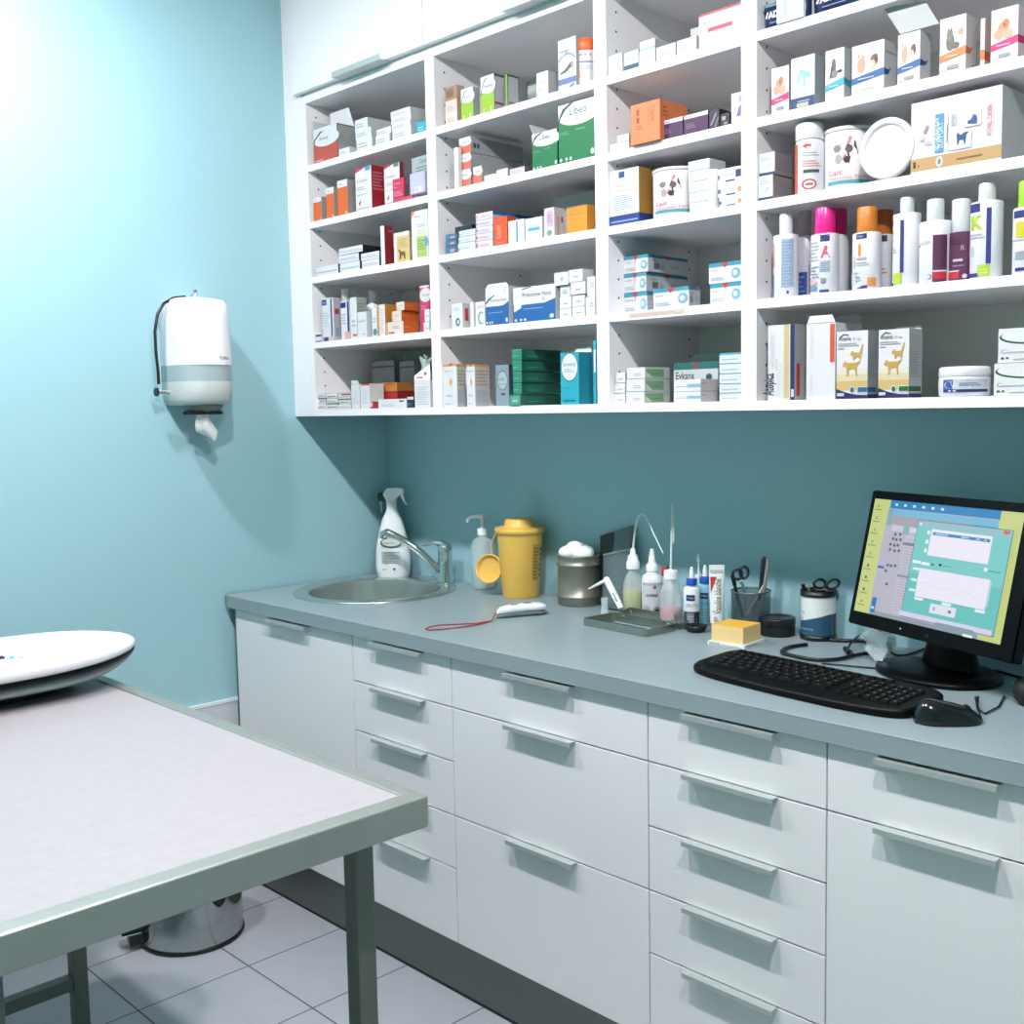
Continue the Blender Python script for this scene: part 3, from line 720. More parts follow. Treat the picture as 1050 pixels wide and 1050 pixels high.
lathe_bottle('red_cap_bottle', 'small white bottle with red cap, mostly hidden behind pink wash bottle', 'bottle', c, [(.016, 0), (.017, .002), (.017, .072), (.009, .080), (.009, .084)], WP, [(.011, .0845), (.011, .102), (.010, .103)], mat('c22d35', .35), None, None, (1, 1.2))
# two blue capped bottles and a clear one behind
def bl(white):
    def pr(b, c):
        f = Face(b, c, (.001, 0, 0), (0, 0, .090), curve=((c.x, c.y), .0202, math.radians(-122), math.radians(16)))
        if white:
            f.R(0, .0, 1, .44, '4b5963'); f.R(.0, .0, .1, .44, '22306a'); f.R(.25, .03, .62, .40, '8e9ba2'); f.E(.8, .22, .17, .2, '20242b'); f.L(.28, .08, .58, .36, 4, 'c4ccd0')
            f.T(.22, .56, .10, 'EPIOTIC', '8f98a2', maxw=.62)
        else: f.L(.1, .1, .8, .5, 5, '8ab7c4'); f.T(.2, .56, .09, 'EPIOTIC', '4a8ba2', maxw=.6)
        f.R(.22, .74, .66, .90, '1f2f7c'); f.T(.26, .79, .06, 'Virbac', 'e8ecf4', maxw=.36)
    return pr
BLUECAP = mat('1f51b0', .35, name='blue_cap')
c = place(709.3, -.118)
BO = [(.019, 0), (.020, .002), (.020, .077), (.018, .082), (.010, .084), (.010, .086)]
CA = [(.0135, .0865), (.0135, .098), (.0125, .0995), (.004, .1)]
def tipped(label, c, bm, pr, name='ear_cleaner_bottle'):
    t = lathe_bottle(name, label, 'bottle', c, BO, bm, CA, BLUECAP, pr, None, (1, 1.19))
    q = MB(); q.lathe(c, [(.0065, .1195), (.006, .128), (.0032, .145), (.002, .147)], WP, 18); q.build('nozzle', t)
tipped('white bottle with blue cap and pointed white tip beside the steel tray', c, mat('e8ecf1', .3), bl(True))
c = place(723, -.072)
tipped('turquoise bottle with blue cap, half hidden behind the white blue-capped one', c, mat('7fc0cf', .3), bl(False))
c = place(716.5, -.026)
lathe_bottle('dropper_bottle', 'slim white bottle with thin clear neck and white tip near the wall', 'bottle', c, [(.012, 0), (.013, .002), (.013, .088), (.010, .094), (.003, .096), (.0022, .122)], clear('e4edf0', .6), [(.0042, .1225), (.0038, .128), (.002, .137), (.001, .138)], WP, None, None, (1, 1.2))

# tube of petroleum jelly standing on its red cap
c = place(735, -.150)
t = thing('ointment_tube', 'white tube with red triangle standing upright on its red cap', 'tube', c)
b = MB(); hw = math.radians(38)
prof = [(.026, .0155, .0155), (.056, .0165, .014), (.10, .0172, .009), (.135, .0178, .004), (.152, .018, .0012), (.164, .018, .001)]
b.loft([ring(c.x, c.y, c.z+z, a, d, hw, 24, 2) for z, a, d in prof], mat('e4e9ea', .35))
s2 = Vector((math.cos(hw), math.sin(hw), 0)); n2 = Vector((math.sin(hw), -math.cos(hw), 0))
o_ = c+n2*.0168-s2*.0165+zu_*.03
f = Face(b, o_, s2*.033, Vector((0, 0, .124))-n2*.0145)
f.P([(.04, .86), (.50, .86), (.06, .55)], 'd63a34'); f.R(.03, .94, .97, .99, 'c9d0d2'); f.T(.80, .16, .135, 'Vaseline blanche', '4a4440', rot=90, maxw=.66); f.E(.25, .2, .05, .015, 'd66a64'); f.L(.25, .02, .6, .12, 3, 'bb9a94')
b.build('tube_body', t)
b = MB(); b.lathe(c, [(.0125, 0), (.0135, .003), (.0145, .0255)], mat('b82a2c', .35), 24); b.build('cap', t)

# instrument tray with its lid folded back
pts = [AZ(601, 646, Z), AZ(673, 656, Z), AZ(706, 650, Z)]
A_, B_ = Vector((1.148, -.279, Z)), Vector((1.365, -.300, Z))
ux = Vector((.998, -.06, 0)).normalized(); uy = Vector((.06, .998, 0))
t = thing('instrument_tray', 'open shallow steel instrument box on the worktop in front of bottles', 'instrument box', A_+ux*.11+uy*.05)
def tray(b, o, w, d, h, m, th=.0015):
    q = lambda x, y, z: tuple(o+ux*x+uy*y+zu_*z)
    def ring_(i, z): return [q(i, i+.006, z), q(i+.006, i, z), q(w-i-.006, i, z), q(w-i, i+.006, z), q(w-i, d-i-.006, z), q(w-i-.006, d-i, z), q(i+.006, d-i, z), q(i, d-i-.006, z)]
    b.loft([ring_(0, 0), ring_(0, h), ring_(th, h), ring_(th, th)], m, True, False)
TRAY = mat('969e96', .24, .8, name='worn_tray_steel', noise=.12, nscale=30)
b = MB(); tray(b, A_, .215, .110, .018, TRAY); b.build('box', t)
b = MB()
for k in (.035, .065):
    b.tube([A_+ux*.05+uy*k+zu_*.0045, A_+ux*.205+uy*k+zu_*.0045], .0028, CHROME, 8)
b.build('instrument_rest', t)
b = MB(); o_ = A_+uy*.1115+ux*.0
th_ = math.radians(9); vy = uy*math.cos(th_)*1+zu_*math.sin(th_); vn = zu_*math.cos(th_)-uy*math.sin(th_)
q = lambda x, y, z: tuple(o_+uy*.012+ux*x+vy*y+vn*z+zu_*.001)
def lr(i, z): return [q(i, i, z), q(.215-i, i, z), q(.215-i, .05-i, z), q(i, .05-i, z)]
b.loft([lr(0, 0), lr(0, .014), lr(.0015, .014), lr(.0015, .0015)], TRAY, True, False); b.build('lid', t)
b = MB()
for k in (.03, .185): b.tube([A_+ux*k+uy*.111+zu_*.012, A_+ux*(k+.012)+uy*.111+zu_*.012], .003, CHROME, 10)
b.build('hinge', t)
# dark dish shape standing in for a dark spot by the tube
c = AZ(716, 640, Z); b = MB(); b.lathe((1.41, -.160, Z), [(.020, 0), (.023, .003), (.028, .015), (.0265, .015), (.021, .003), (.002, .0025)], mat('2a2e2e', .25, .6), 32)
tag(b.build('dark_dish_shape'), 'small dark dish shape between steel tray and white tube', 'dish')

# wire mesh cup with tools
c = place(769, -.062); c = Vector((AY(770, 617, -.07).x, -.07, Z))
t = thing('mesh_cup', 'dark mesh desk cup holding clippers and scissors by the wall', 'pen cup', c)
MESH = mat('586468', .35, .6, alpha=.62, name='wire_mesh'); MR = mat('7f898b', .3, .9)
b = MB(); b.lathe(c, [(.046, .003), (.0465, .096)], MESH, 40, cap=False); b.lathe(c, [(.046, .001), (.046, .003), (.002, .003)], MR, 40); b.build('mesh_body', t)
b = MB()
b.loft([[ (c.x+(.0465+.002*math.cos(p))*math.cos(a), c.y+(.0465+.002*math.cos(p))*math.sin(a), c.z+.097+.002*math.sin(p)) for p in [2*PI*k/8 for k in range(8)]] for a in [2*PI*j/40 for j in range(41)]], MR, cap=False); b.build('rim', t)
DK = mat('14171c', .3, name='dark_handle'); GRY = mat('8e9698', .35, .3)
def tool(name, label, cat, parts, base):
    t = thing(name, label, cat, base)
    for nm, fn in parts: bb = MB(); fn(bb); bb.build(nm, t)
def cup_tool(u, vtop, du, off): return AY(u, vtop, c.y+off)
b0 = c+Vector((.012, .008, .006)); tp = AY(785, 571, c.y+.01)
tool('nail_clipper', 'tall black and grey nail clipper standing in the mesh cup', 'clippers', [
    ('handle', lambda b: b.tube([b0.lerp(tp, .4), b0.lerp(tp, .75), b0.lerp(tp, .96), tp], [.006, .0085, .0095, .006], DK, 12)),
    ('blade', lambda b: b.tube([b0+Vector((.006, -.004, 0)), b0.lerp(tp, .5)+Vector((.009, -.004, 0)), b0.lerp(tp, .93)+Vector((.011, -.004, 0)), tp+Vector((.008, -.004, -.001))], [.003, .004, .0042, .002], GRY, 10))], b0)
b1 = c+Vector((-.004, -.012, .006)); t1 = AY(758, 583, c.y-.005)
def loop(ctr, ru, rv, r, m, b, U=Vector((.7, .7, 0)), V=Vector((0, 0, 1))):
    pts = [ctr+U*(ru*math.cos(a))+V*(rv*math.sin(a)) for a in [2*PI*k/20 for k in range(20)]]
    rings = []
    for k, p in enumerate(pts):
        rad = (p-ctr).normalized(); ax = U.cross(V).normalized()
        rings.append([tuple(p+rad*(r*math.cos(q))+ax*(r*math.sin(q))) for q in [2*PI*j/8 for j in range(8)]])
    b.loft(rings+[rings[0]], m, cap=False)
tool('scissors', 'dark handled scissors leaning in the mesh cup', 'scissors', [
    ('finger_loop', lambda b: (loop(AY(756, 589, c.y-.005), .011, .012, .0038, DK, b))),
    ('finger_loop', lambda b: (loop(AY(763, 587, c.y+.008), .010, .014, .0038, mat('1c2540', .3), b))),
    ('blade', lambda b: b.tube([AY(760, 597, c.y), AY(764, 606, c.y), b1], [.004, .0035, .0015], CHROME, 8))], b1)
b2 = c+Vector((-.020, .004, .006)); t2 = AY(751, 590, c.y-.010)
tool('marker_pen', 'short black pen sticking out at the edge of the mesh cup', 'pen', [
    ('barrel', lambda b: b.tube([b2, b2.lerp(t2, .8)], .0042, DK, 10)), ('cap', lambda b: b.tube([b2.lerp(t2, .805), t2], .005, BLACK, 10))], b2)
t3 = AY(783, 600, c.y-.020)
b3 = Vector((c.x-.010, c.y-.026, Z+.008))
tool('grey_spanner_tool', 'pale grey plastic tool leaning inside the mesh cup', 'tool', [
    ('shaft', lambda b: b.tube([b3.lerp(t3, .3), b3.lerp(t3, .62), t3], [.007, .005, .0025], mat('aeb6b6', .4), 10)),
    ('fork', lambda b: (b.tube([b3.lerp(t3, .34)+Vector((-.005, 0, 0)), b3+Vector((-.005, 0, 0))], .0028, mat('aeb6b6', .4), 8), b.tube([b3.lerp(t3, .34)+Vector((.006, 0, 0)), b3+Vector((.007, 0, .004))], .0028, mat('aeb6b6', .4), 8)))], b3)

# black round box
c = Vector((1.543, -.078, Z)); c = AZ(797, 654, Z); dcam = (CAM-c); dcam.z = 0; c = c-dcam.normalized()*.042; c.z = Z
t = thing('round_black_box', 'low round black box beside the mesh cup', 'box', c)
b = MB(); b.lathe(c, [(.040, 0), (.0415, .002), (.0415, .022)], BLACKM, 40); b.build('base', t)
b = MB(); b.lathe(c, [(.0425, .0225), (.0425, .039), (.0405, .042), (.030, .042), (.029, .0408), (.002, .0408)], mat('131517', .3), 40); b.build('lid', t)

# yellow note block on a white printed base
pF, pL, pR = AZ(763, 666, Z), AZ(726.5, 661, Z), AZ(786, 658, Z)
e1 = (pL-pF); e2 = (pR-pF); a1 = math.atan2(e2.y, e2.x)
t = thing('note_block', 'block of yellow sticky notes on a white printed base', 'note block', pF+(e1+e2)/2)
U1 = Vector((math.cos(a1+PI/2), math.sin(a1+PI/2), 0)); U2 = Vector((math.cos(a1), math.sin(a1), 0)); l1, l2 = e1.length, e2.length
def blk(b, o, w1, w2, h, m, mt=None):
    P = [o, o+U2*w2, o+U2*w2+U1*w1, o+U1*w1]; Q = [p+zu_*h for p in P]
    b.add(P+Q, [[3, 2, 1, 0], [0, 1, 5, 4], [1, 2, 6, 5], [2, 3, 7, 6], [3, 0, 4, 7]], m); b.add(Q, [[0, 1, 2, 3]], mt or m)
l1 = .094; l2 = .091
b = MB(); blk(b, pF, l1, l2, .0085, mat('e6ecee', .45))
f = Face(b, pF+U1*l1, -U1*l1, zu_*.0085); f.L(.04, .15, .96, .5, 2, '59666a'); f.T(.05, .55, .34, 'bloc notes veto', '3a4a50', maxw=.8, bold=.02)
f = Face(b, pF, U2*l2, zu_*.0085); f.L(.1, .2, .8, .8, 3, '6d8a80')
b.build('base', t)
b = MB(); blk(b, pF+U1*.006+U2*.006+zu_*.009, l1-.013, l2-.013, .037, mat('ecca8c', .7, name='yellow_paper'), mat('e3ad3c', .7, name='yellow_paper_top')); b.build('note_pad', t)

# white and blue tin with scissors
c = AZ(839, 658, Z); dc = CAM-c; dc.z = 0; c = c-dc.normalized()*.040; c.z = Z
t = thing('pen_tin', 'white and blue round tin with black rims used as pen cup', 'pen tin', c)
b = MB(); b.lathe(c, [(.0395, .012), (.0395, .100)], mat('e2e6e4', .3), 40, cap=False)
f = Face(b, (c.x, c.y, c.z+.012), (.001, 0, 0), (0, 0, .088), curve=((c.x, c.y), .0395, math.radians(-150), math.radians(30)))
for i in range(16):
    a, q = i/16, (i+1)/16; hA = lambda k: .36+.20*min(1, max(0, (k-.15)/.55))
    f.P([(a, 0), (q, 0), (q, hA(q)), (a, hA(a))], '2c5f80', False)
f.k += 1
f.R(.80, 0, 1, .55, '223a55'); f.R(.786, 0, .797, .56, '9fb4bf'); f.T(.12, .14, .07, 'pharma', 'c3d3dc', maxw=.3); f.E(.17, .42, .03, .05, 'dfe6ea'); f.E(.20, .60, .02, .03, '9aa4a6')
b.build('tin_body', t)
b = MB(); b.lathe(c, [(.0405, 0), (.0415, .002), (.0415, .0115), (.002, .0118)], BLACK, 40); b.build('bottom_rim', t)
b = MB(); b.lathe(c, [(.0415, .1003), (.0415, .113), (.036, .113), (.036, .1003)], BLACK, 40, cap=False); b.build('top_rim', t)
bb0 = c+Vector((0, 0, .0135))
tool('scissors', 'black handled scissors with both loops above the white and blue tin', 'scissors', [
    ('finger_loop', lambda b: loop(AY(840.5, 598.5, c.y), .0135, .0105, .0032, DK, b)),
    ('finger_loop', lambda b: loop(AY(854, 599, c.y+.004), .0150, .0100, .0032, DK, b, Vector((.66, .66, .36)), Vector((-.25, -.25, .93)))),
    ('blade', lambda b: b.tube([AY(846, 605, c.y), AY(845, 612, c.y), bb0], [.005, .0045, .0015], CHROME, 8))], bb0)
for k, (u, v, dx, lab) in enumerate(((823, 599, -.018, 'thick black pen leaning at the edge of the white and blue tin'), (828.5, 596, -.010, 'thin grey pointed pen upright in the white and blue tin'))):
    e = AY(u, v, c.y-.006*k); s0 = c+Vector((dx*.6, .006-.010*k, .0135))
    tool('pen', lab, 'pen', [('barrel', lambda b: b.tube([s0, s0.lerp(e, .86)], .0042 if k == 0 else .003, DK if k == 0 else mat('4a5458', .4), 10)), ('tip', lambda b: b.tube([s0.lerp(e, .865), e], [.0046, .0046] if k == 0 else [.003, .0008], BLACK if k == 0 else GRY, 10))], s0)
# ------------------------------------------------------------------ monitor, keyboard, mouse, cables
mc = Vector((2.0486, -.2367, 1.1326)); yw_, tl_ = -.3605, .2265; MW, MH = .44, .2832
mr_ = Vector((math.cos(yw_), math.sin(yw_), 0)); mn_ = Vector((math.sin(yw_)*math.cos(tl_), -math.cos(yw_)*math.cos(tl_), math.sin(tl_)))
mu_ = mn_.cross(mr_)
if mu_.z < 0: mu_ = -mu_
base_c = Vector((2.035, -.195, Z))
t = thing('computer_monitor', 'black widescreen computer monitor showing a teal dialog window, on the worktop', 'monitor', base_c)
GLOSS = mat('030304', .34, spec=.14, name='black_monitor_plastic')
mp = lambda a, q, d: mc+mr_*(a*MW/2)+mu_*(q*MH/2)+mn_*d
A0, A1, B0, B1 = -.948, .845, -.803, .878
def mring(s, d, r=.035):
    o = []
    for cx, cy, a0 in ((1-r, 1-r*1.55, 0), (-1+r, 1-r*1.55, 90), (-1+r, -1+r*1.55, 180), (1-r, -1+r*1.55, 270)):
        for k in range(4):
            a = math.radians(a0+30*k); o.append(tuple(mp((cx+r*math.cos(a))*s, (cy+r*1.55*math.sin(a))*s, d)))
    return o
b = MB(); b.loft([mring(.80, -.052), mring(.93, -.040), mring(1, -.022), mring(1, -.002)], GLOSS, True, False)
# bezel: four strips in front around the recessed screen
for a, q, a2, q2 in ((-1, -1, 1, B0), (-1, B1, 1, 1), (-1, B0, A0, B1), (A1, B0, 1, B1)):
    P = [mp(a, q, -.002), mp(a2, q, -.002), mp(a2, q2, -.002), mp(a, q2, -.002)]; Q = [mp(a, q, 0), mp(a2, q, 0), mp(a2, q2, 0), mp(a, q2, 0)]
    s_ = .985
    b.add([mp(max(-s_, min(s_, x)), max(-s_, min(s_, y)), d) for d in (-.002, .001) for x, y in ((a, q), (a2, q), (a2, q2), (a, q2))], [[4, 5, 6, 7], [0, 1, 5, 4], [1, 2, 6, 5], [2, 3, 7, 6], [3, 0, 4, 7]], GLOSS)
f = Face(b, mp(.02, -.93, .0012), mr_*.05, mu_*.01); f.T(0, 0, .6, 'LG', '5c6066', maxw=.3)
f = Face(b, mp(-.30, -.92, .0012), mr_*.006, mu_*.004); f.E(.5, .5, .4, .4, 'c8ccd0')
b.build('housing', t)
def em(h): return mat(h, .4, emit=.62, name='lit_'+h)
b = MB(); f = Face(b, mp(A0, B0, -.0012), mr_*((A1-A0)*MW/2), mu_*((B1-B0)*MH/2))
def ab(a, q): return ((a-A0)/(A1-A0), (q-B0)/(B1-B0))
f.R(0, 0, 1, 1, em('c3cd80'))
f.R(.125, .925, .86, 1, em('2a80b8'))
for k in range(6): f.R(.16+.065*k, .955, .18+.065*k, .975, em('cfe4f2'))
f.R(.115, .0, .86, .93, em('b4b1c0')); f.R(.125, .87, .86, .925, em('76b4d2')); f.R(.16, .79, .70, .87, em('a49ea8')); f.R(.70, .79, .86, .87, em('5f9dbb'))
f.R(.125, .78, .16, .92, em('7fa9ae')); f.R(.125, .0, .86, .035, em('8d97a3'))
f.R(.17, .74, .30, .79, em('c6c2cf')); f.R(.30, .74, .46, .785, em('d2cedb')); f.R(.255, .72, .30, .80, em('7fb0b4'))
f.R(.28, .05, .40, .72, em('bdbac8')); f.L(.29, .08, .395, .70, 26, em('a7a3b3'), .3)
f.R(.275, .63, .40, .655, em('7a7d90')); f.R(.275, .36, .40, .38, em('8a8c9c'))
for (u_, v_) in ((.20, .70), (.235, .705), (.19, .66), (.215, .655), (.245, .66), (.18, .61), (.21, .605), (.235, .61), (.185, .565), (.22, .56), (.25, .565), (.19, .43), (.215, .43), (.245, .435), (.185, .38), (.21, .27)):
    f.R(u_, v_, u_+.016, v_+.022, em('4c4f62'))
f.R(.13, .405, .175, .425, em('2a5fb0')); f.R(.135, .02, .168, .15, em('1f74b0')); f.R(.14, .05, .16, .07, em('c3dcf0'))
for k in range(9):
    f.R(.03, .06+.105*k, .085, .068+.105*k, em('7d8a4c')); f.R(.05, .085+.105*k, .066, .108+.105*k, em('59683a' if k in (1, 2, 3) else '9aa860'))
# dialog
d0, d1 = ab(-.29, -.72), ab(.78, .632); DW_, DH_ = d1[0]-d0[0], d1[1]-d0[1]
def D(u0, v0, u1, v1, h): f.R(d0[0]+DW_*u0, d0[1]+DH_*v0, d0[0]+DW_*u1, d0[1]+DH_*v1, em(h))
D(-.006, -.008, 1.006, 1.006, '3f6f78'); D(0, 0, 1, 1, '66bdb9'); D(0, .45, 1, .95, '78c6c3'); D(0, .935, 1, 1, '93bcc8'); D(.915, .962, .975, .995, 'd25a5e'); D(.02, .952, .05, .972, 'dff0f2')
D(.17, .655, .82, .925, 'eae6f4'); D(.19, .865, .80, .895, '2a7fbe'); D(.22, .875, .36, .885, 'bfe0f4'); D(.50, .875, .58, .885, 'bfe0f4'); D(.66, .875, .70, .885, 'bfe0f4'); D(.74, .875, .77, .885, 'bfe0f4')
for q in (.885, .79, .70): D(.13, q-.02, .16, q+.02, 'e4f2f2')
D(.025, .555, .12, .585, 'e6eff2'); D(.13, .55, .22, .58, 'e6eff2'); D(.24, .56, .27, .58, '3f5a5e'); D(.325, .565, .355, .59, '16242a'); D(.37, .57, .47, .577, '4f9a9a'); D(.80, .585, .835, .62, 'e8f6f6'); D(.85, .59, .97, .60, '4a9494')
D(.125, .225, .88, .515, 'e9e4f3')
for q in (.50, .385, .28): D(.05, q-.012, .12, q+.012, 'e2eef0')
for u_ in (.13, .44, .79): D(u_, .19, u_+.10, .218, 'e2eef0')
D(.885, .25, .905, .50, 'b7cfd6')
for k in range(16): D(.16+.04*k, .36+.018*math.sin(k*1.1)-.002*k, .20+.04*k, .363+.018*math.sin(k*1.1)-.002*k, 'bfb9d2')
D(.33, .09, .61, .185, 'dcdfea'); D(.37, .12, .385, .155, '7d8396'); D(.53, .125, .565, .15, '6d7488')
D(0, 0, 1, .05, 'd3cde6')
f.R(.62, .035, .86, .06, em('7f97a6')); f.R(.80, .0, .86, .02, em('e5eef4'))
b.build('screen', t)
b = MB(); nb = mp(.02, -.86, -.045); rr = []
rot_ = yw_
for z_, w_, d_, oy in ((.012, .075, .032, 0), (.05, .062, .026, .0), (.09, .058, .024, -.004), (.155, .058, .024, -.012)):
    cc = Vector((base_c.x+.012, base_c.y+.03, Z+z_))-Vector((mn_.x, mn_.y, 0))*0+Vector((0, oy, 0))
    rr.append([tuple(cc+mr_*(w_*math.cos(a))+Vector((-mr_.y, mr_.x, 0))*(d_*math.sin(a))) for a in [2*PI*j/28 for j in range(28)]])
b.loft(rr, GLOSS); b.build('neck', t)
b = MB(); b.lathe(base_c, [(.128, 0), (.134, .003), (.132, .009), (.10, .014), (.05, .0165), (.002, .017)], GLOSS, 48, sx=1, sy=.80, rot=yw_); b.build('base', t)

# keyboard
kc = Vector((1.898, -.450, Z)); ka = math.radians(-5.5); kl, kd = .502, .172
t = thing('keyboard', 'black slim computer keyboard with rounded ends in front of the monitor', 'keyboard', kc)
kx = Vector((math.cos(ka), math.sin(ka), 0)); ky = Vector((-math.sin(ka), math.cos(ka), 0))
KB = mat('030303', .45, spec=.15, name='black_keyboard_shell')
def kring(z, s, zb):
    o = []
    for i in range(56):
        a = 2*PI*i/56; x = (kl/2-s)*math.copysign(abs(math.cos(a))**.42, math.cos(a)); y = (kd/2-s)*math.copysign(abs(math.sin(a))**.34, math.sin(a))
        y -= .012*(1-(2*x/kl)**2)-.008
        o.append(tuple(kc+kx*x+ky*y+zu_*(z+zb*(y+kd/2)/kd)))
    return o
b = MB(); b.loft([kring(0, .003, 0), kring(.003, 0, .003), kring(.010, 0, .010), kring(.0135, .004, .012)], KB)
f = Face(b, kc-kx*.05-ky*.083+zu_*.0128, kx*.1, ky*.012+zu_*.0008); f.L(.1, .3, .9, .5, 1, '9aa0a4')
b.build('shell', t)
b = MB(); KM = mat('050505', .55, spec=.15, name='black_keys'); KP = mat('7c8084', .5)
rows = [(.066, 15, .0), (.040, 15, .0), (.021, 14, .004), (.002, 13, .006), (-.017, 12, .012), (-.036, 8, .0)]
kk = Vector((0, 0, 0))
def key(x, y, w, d, glyph=True):
    z0 = .013+.012*(y+kd/2)/kd
    o = kc+kx*x+ky*y
    P = [o+kx*a*w/2+ky*q*d/2+zu_*z0 for a, q in ((-1, -1), (1, -1), (1, 1), (-1, 1))]; Q = [o+kx*a*(w/2-.0018)+ky*q*(d/2-.0018)+zu_*(z0+.0045) for a, q in ((-1, -1), (1, -1), (1, 1), (-1, 1))]
    b.add(P+Q, [[0, 1, 5, 4], [1, 2, 6, 5], [2, 3, 7, 6], [3, 0, 4, 7], [4, 5, 6, 7]], KM)
    if glyph:
        c_ = o-kx*(w*.18)+ky*.002+zu_*(z0+.0047); b.add([c_, c_+kx*.0035, c_+kx*.0035+ky*.0035, c_+ky*.0035], [[0, 1, 2, 3]], KP)
for ry, n_, off in rows:
    x0 = -kl/2+.024+off; w_ = (.300-off)/n_
    for i in range(n_): key(x0+w_*(i+.5), ry, w_-.0022, .0165 if ry < .06 else .012)
    for i in range(3): key(.098+.019*i, ry, .0165, .0165 if ry < .06 else .012, ry > -.01)
    if ry < .05:
        for i in range(4): key(.158+.0185*i, ry, .0165, .0165)
b.build('keys', t)

# mouse
m0 = AZ(972, 740, Z); ma = math.radians(43)
t = thing('computer_mouse', 'black computer mouse with its cable looped up beside it', 'mouse', m0)
ax = Vector((math.cos(ma), math.sin(ma), 0)); ay = Vector((-math.sin(ma), math.cos(ma), 0))
MM = mat('101418', .16, name='glossy_black_mouse')
b = MB(); rr = []
for i in range(15):
    q = i/14; x = -.056+.112*q
    w_ = .031*max(.05, 1-abs(2*q-1)**3.2)**.5; h_ = (.043*(1-.6*q**1.6))*max(.15, 1-abs(2*q-1)**6)**.5
    rr.append([tuple(m0+ax*x+ay*(w_*math.cos(a))+zu_*(max(0, h_*math.sin(a)) if math.sin(a) > 0 else 0)) for a in [2*PI*j/24 for j in range(24)]])
b.loft(rr, MM); b.build('body', t)
b = MB(); w0 = m0+ax*.030+zu_*.0215; b.tube([w0-ay*.004, w0+ay*.004], .0075, BLACKM, 16); b.build('wheel', t)
b = MB(); e0 = m0+ax*.054+zu_*.008
b.tube([e0, AZ(1000, 723, Z)+zu_*.014, AZ(1003, 720, Z)+zu_*.010, AZ(1002, 728, Z)+zu_*.003, AZ(1010, 733, Z)+zu_*.0022, AZ(1024, 726, Z)+zu_*.0022, AZ(1030, 715, Z)+zu_*.0022], .0019, BLACK, 8); b.build('cable', t)

# cables behind the keyboard
def cpt(x, y, h=.0042): return AZ(800+x/6.5625, 580+y/6.5625, Z+h)
def spline(p, n=6):
    o = []
    P = [p[0]]+p+[p[-1]]
    for i in range(1, len(P)-2):
        for k in range(n):
            q = k/n; a, b_, c_, d_ = P[i-1], P[i], P[i+1], P[i+2]
            o.append(.5*((2*b_)+(c_-a)*q+(2*a-5*b_+4*c_-d_)*q*q+(3*b_-a-3*c_+d_)*q**3))
    o.append(p[-1]); return o
b = MB(); b.tube(spline([cpt(330, 500, .0045), cpt(450, 505), cpt(560, 508), cpt(650, 535, .006), cpt(690, 580, .006), cpt(640, 585, .007), cpt(520, 600, .006), cpt(380, 630), cpt(220, 632), cpt(60, 600), cpt(10, 580), cpt(60, 548), cpt(180, 530)]), .0042, BLACK, 10)
tag(b.build('power_cable'), 'thick black cable looped on the worktop between tin and monitor', 'cable')
b = MB(); b.tube(spline([cpt(455, 575, .003), cpt(470, 530, .012), cpt(520, 480, .02), cpt(600, 445, .012), cpt(690, 450, .012), cpt(730, 530, .004), cpt(760, 590, .0025), cpt(820, 605, .0025), cpt(900, 585, .0025), cpt(980, 555, .0025)]), .0024, BLACK, 8)
tag(b.build('signal_cable'), 'thin black cable arching up below the monitor screen', 'cable')
b = MB(); b.tube(spline([cpt(280, 658, .002), cpt(400, 668, .002), cpt(520, 680, .002), cpt(640, 690, .002)]), .0018, BLACK, 8)
tag(b.build('keyboard_cable'), 'thin black cable lying just behind the keyboard', 'cable')
b = MB(); b.tube([cpt(440, 560, .006), cpt(470, 590, .006)], .0065, BLACK, 12); b.tube([cpt(470, 590, .006), cpt(485, 600, .006)], .004, BLACK, 10)
tag(b.build('cable_plug'), 'small black cable plug lying inside the thick cable loop', 'plug')
b = MB(); CL = clear('dfeaec', .38, .08); rr = []; random.seed(3)
c0 = cpt(650, 560, 0); 
for i in range(7):
    q = i/6; ce = c0.lerp(cpt(665, 670, 0), q)+zu_*(.004+.016*math.sin(PI*q)); r_ = .012+.022*math.sin(PI*(q*.8+.15))
    rr.append([tuple(ce+Vector((r_*(1+.35*math.sin(3*a+i*2))*math.cos(a), .35*r_*math.sin(a), .017*math.sin(a)*(1+.3*math.cos(2*a+i))))) for a in [2*PI*j/18 for j in range(18)]])
mz = min(p[2] for r in rr for p in r)
rr = [[(p[0], p[1], p[2]-mz+Z+.009) for p in r] for r in rr]
b.loft(rr, CL, True, False)
tag(b.build('plastic_bag'), 'small crumpled clear plastic bag by the monitor foot', 'plastic bag')
b = MB(); c = AZ(1063, 722, Z); b.lathe(c, [(.028, 0), (.036, .006), (.041, .022), (.036, .038), (.022, .047), (.002, .050)], BLACKM, 28)
tag(b.build('black_gadget'), 'small rounded black device at the picture edge, next to the mouse', 'device')
b = MB(); q = [AZ(1014, 698, Z), AZ(1040, 691, Z)]
b.tube(spline([Vector((2.11, -.10, Z+.003)), Vector((2.2, -.13, Z+.003)), Vector((2.30, -.12, Z+.003)), Vector((2.42, -.15, Z+.003))]), .0028, BLACK, 8)
tag(b.build('monitor_cable'), 'black cable running along the worktop behind the monitor', 'cable')
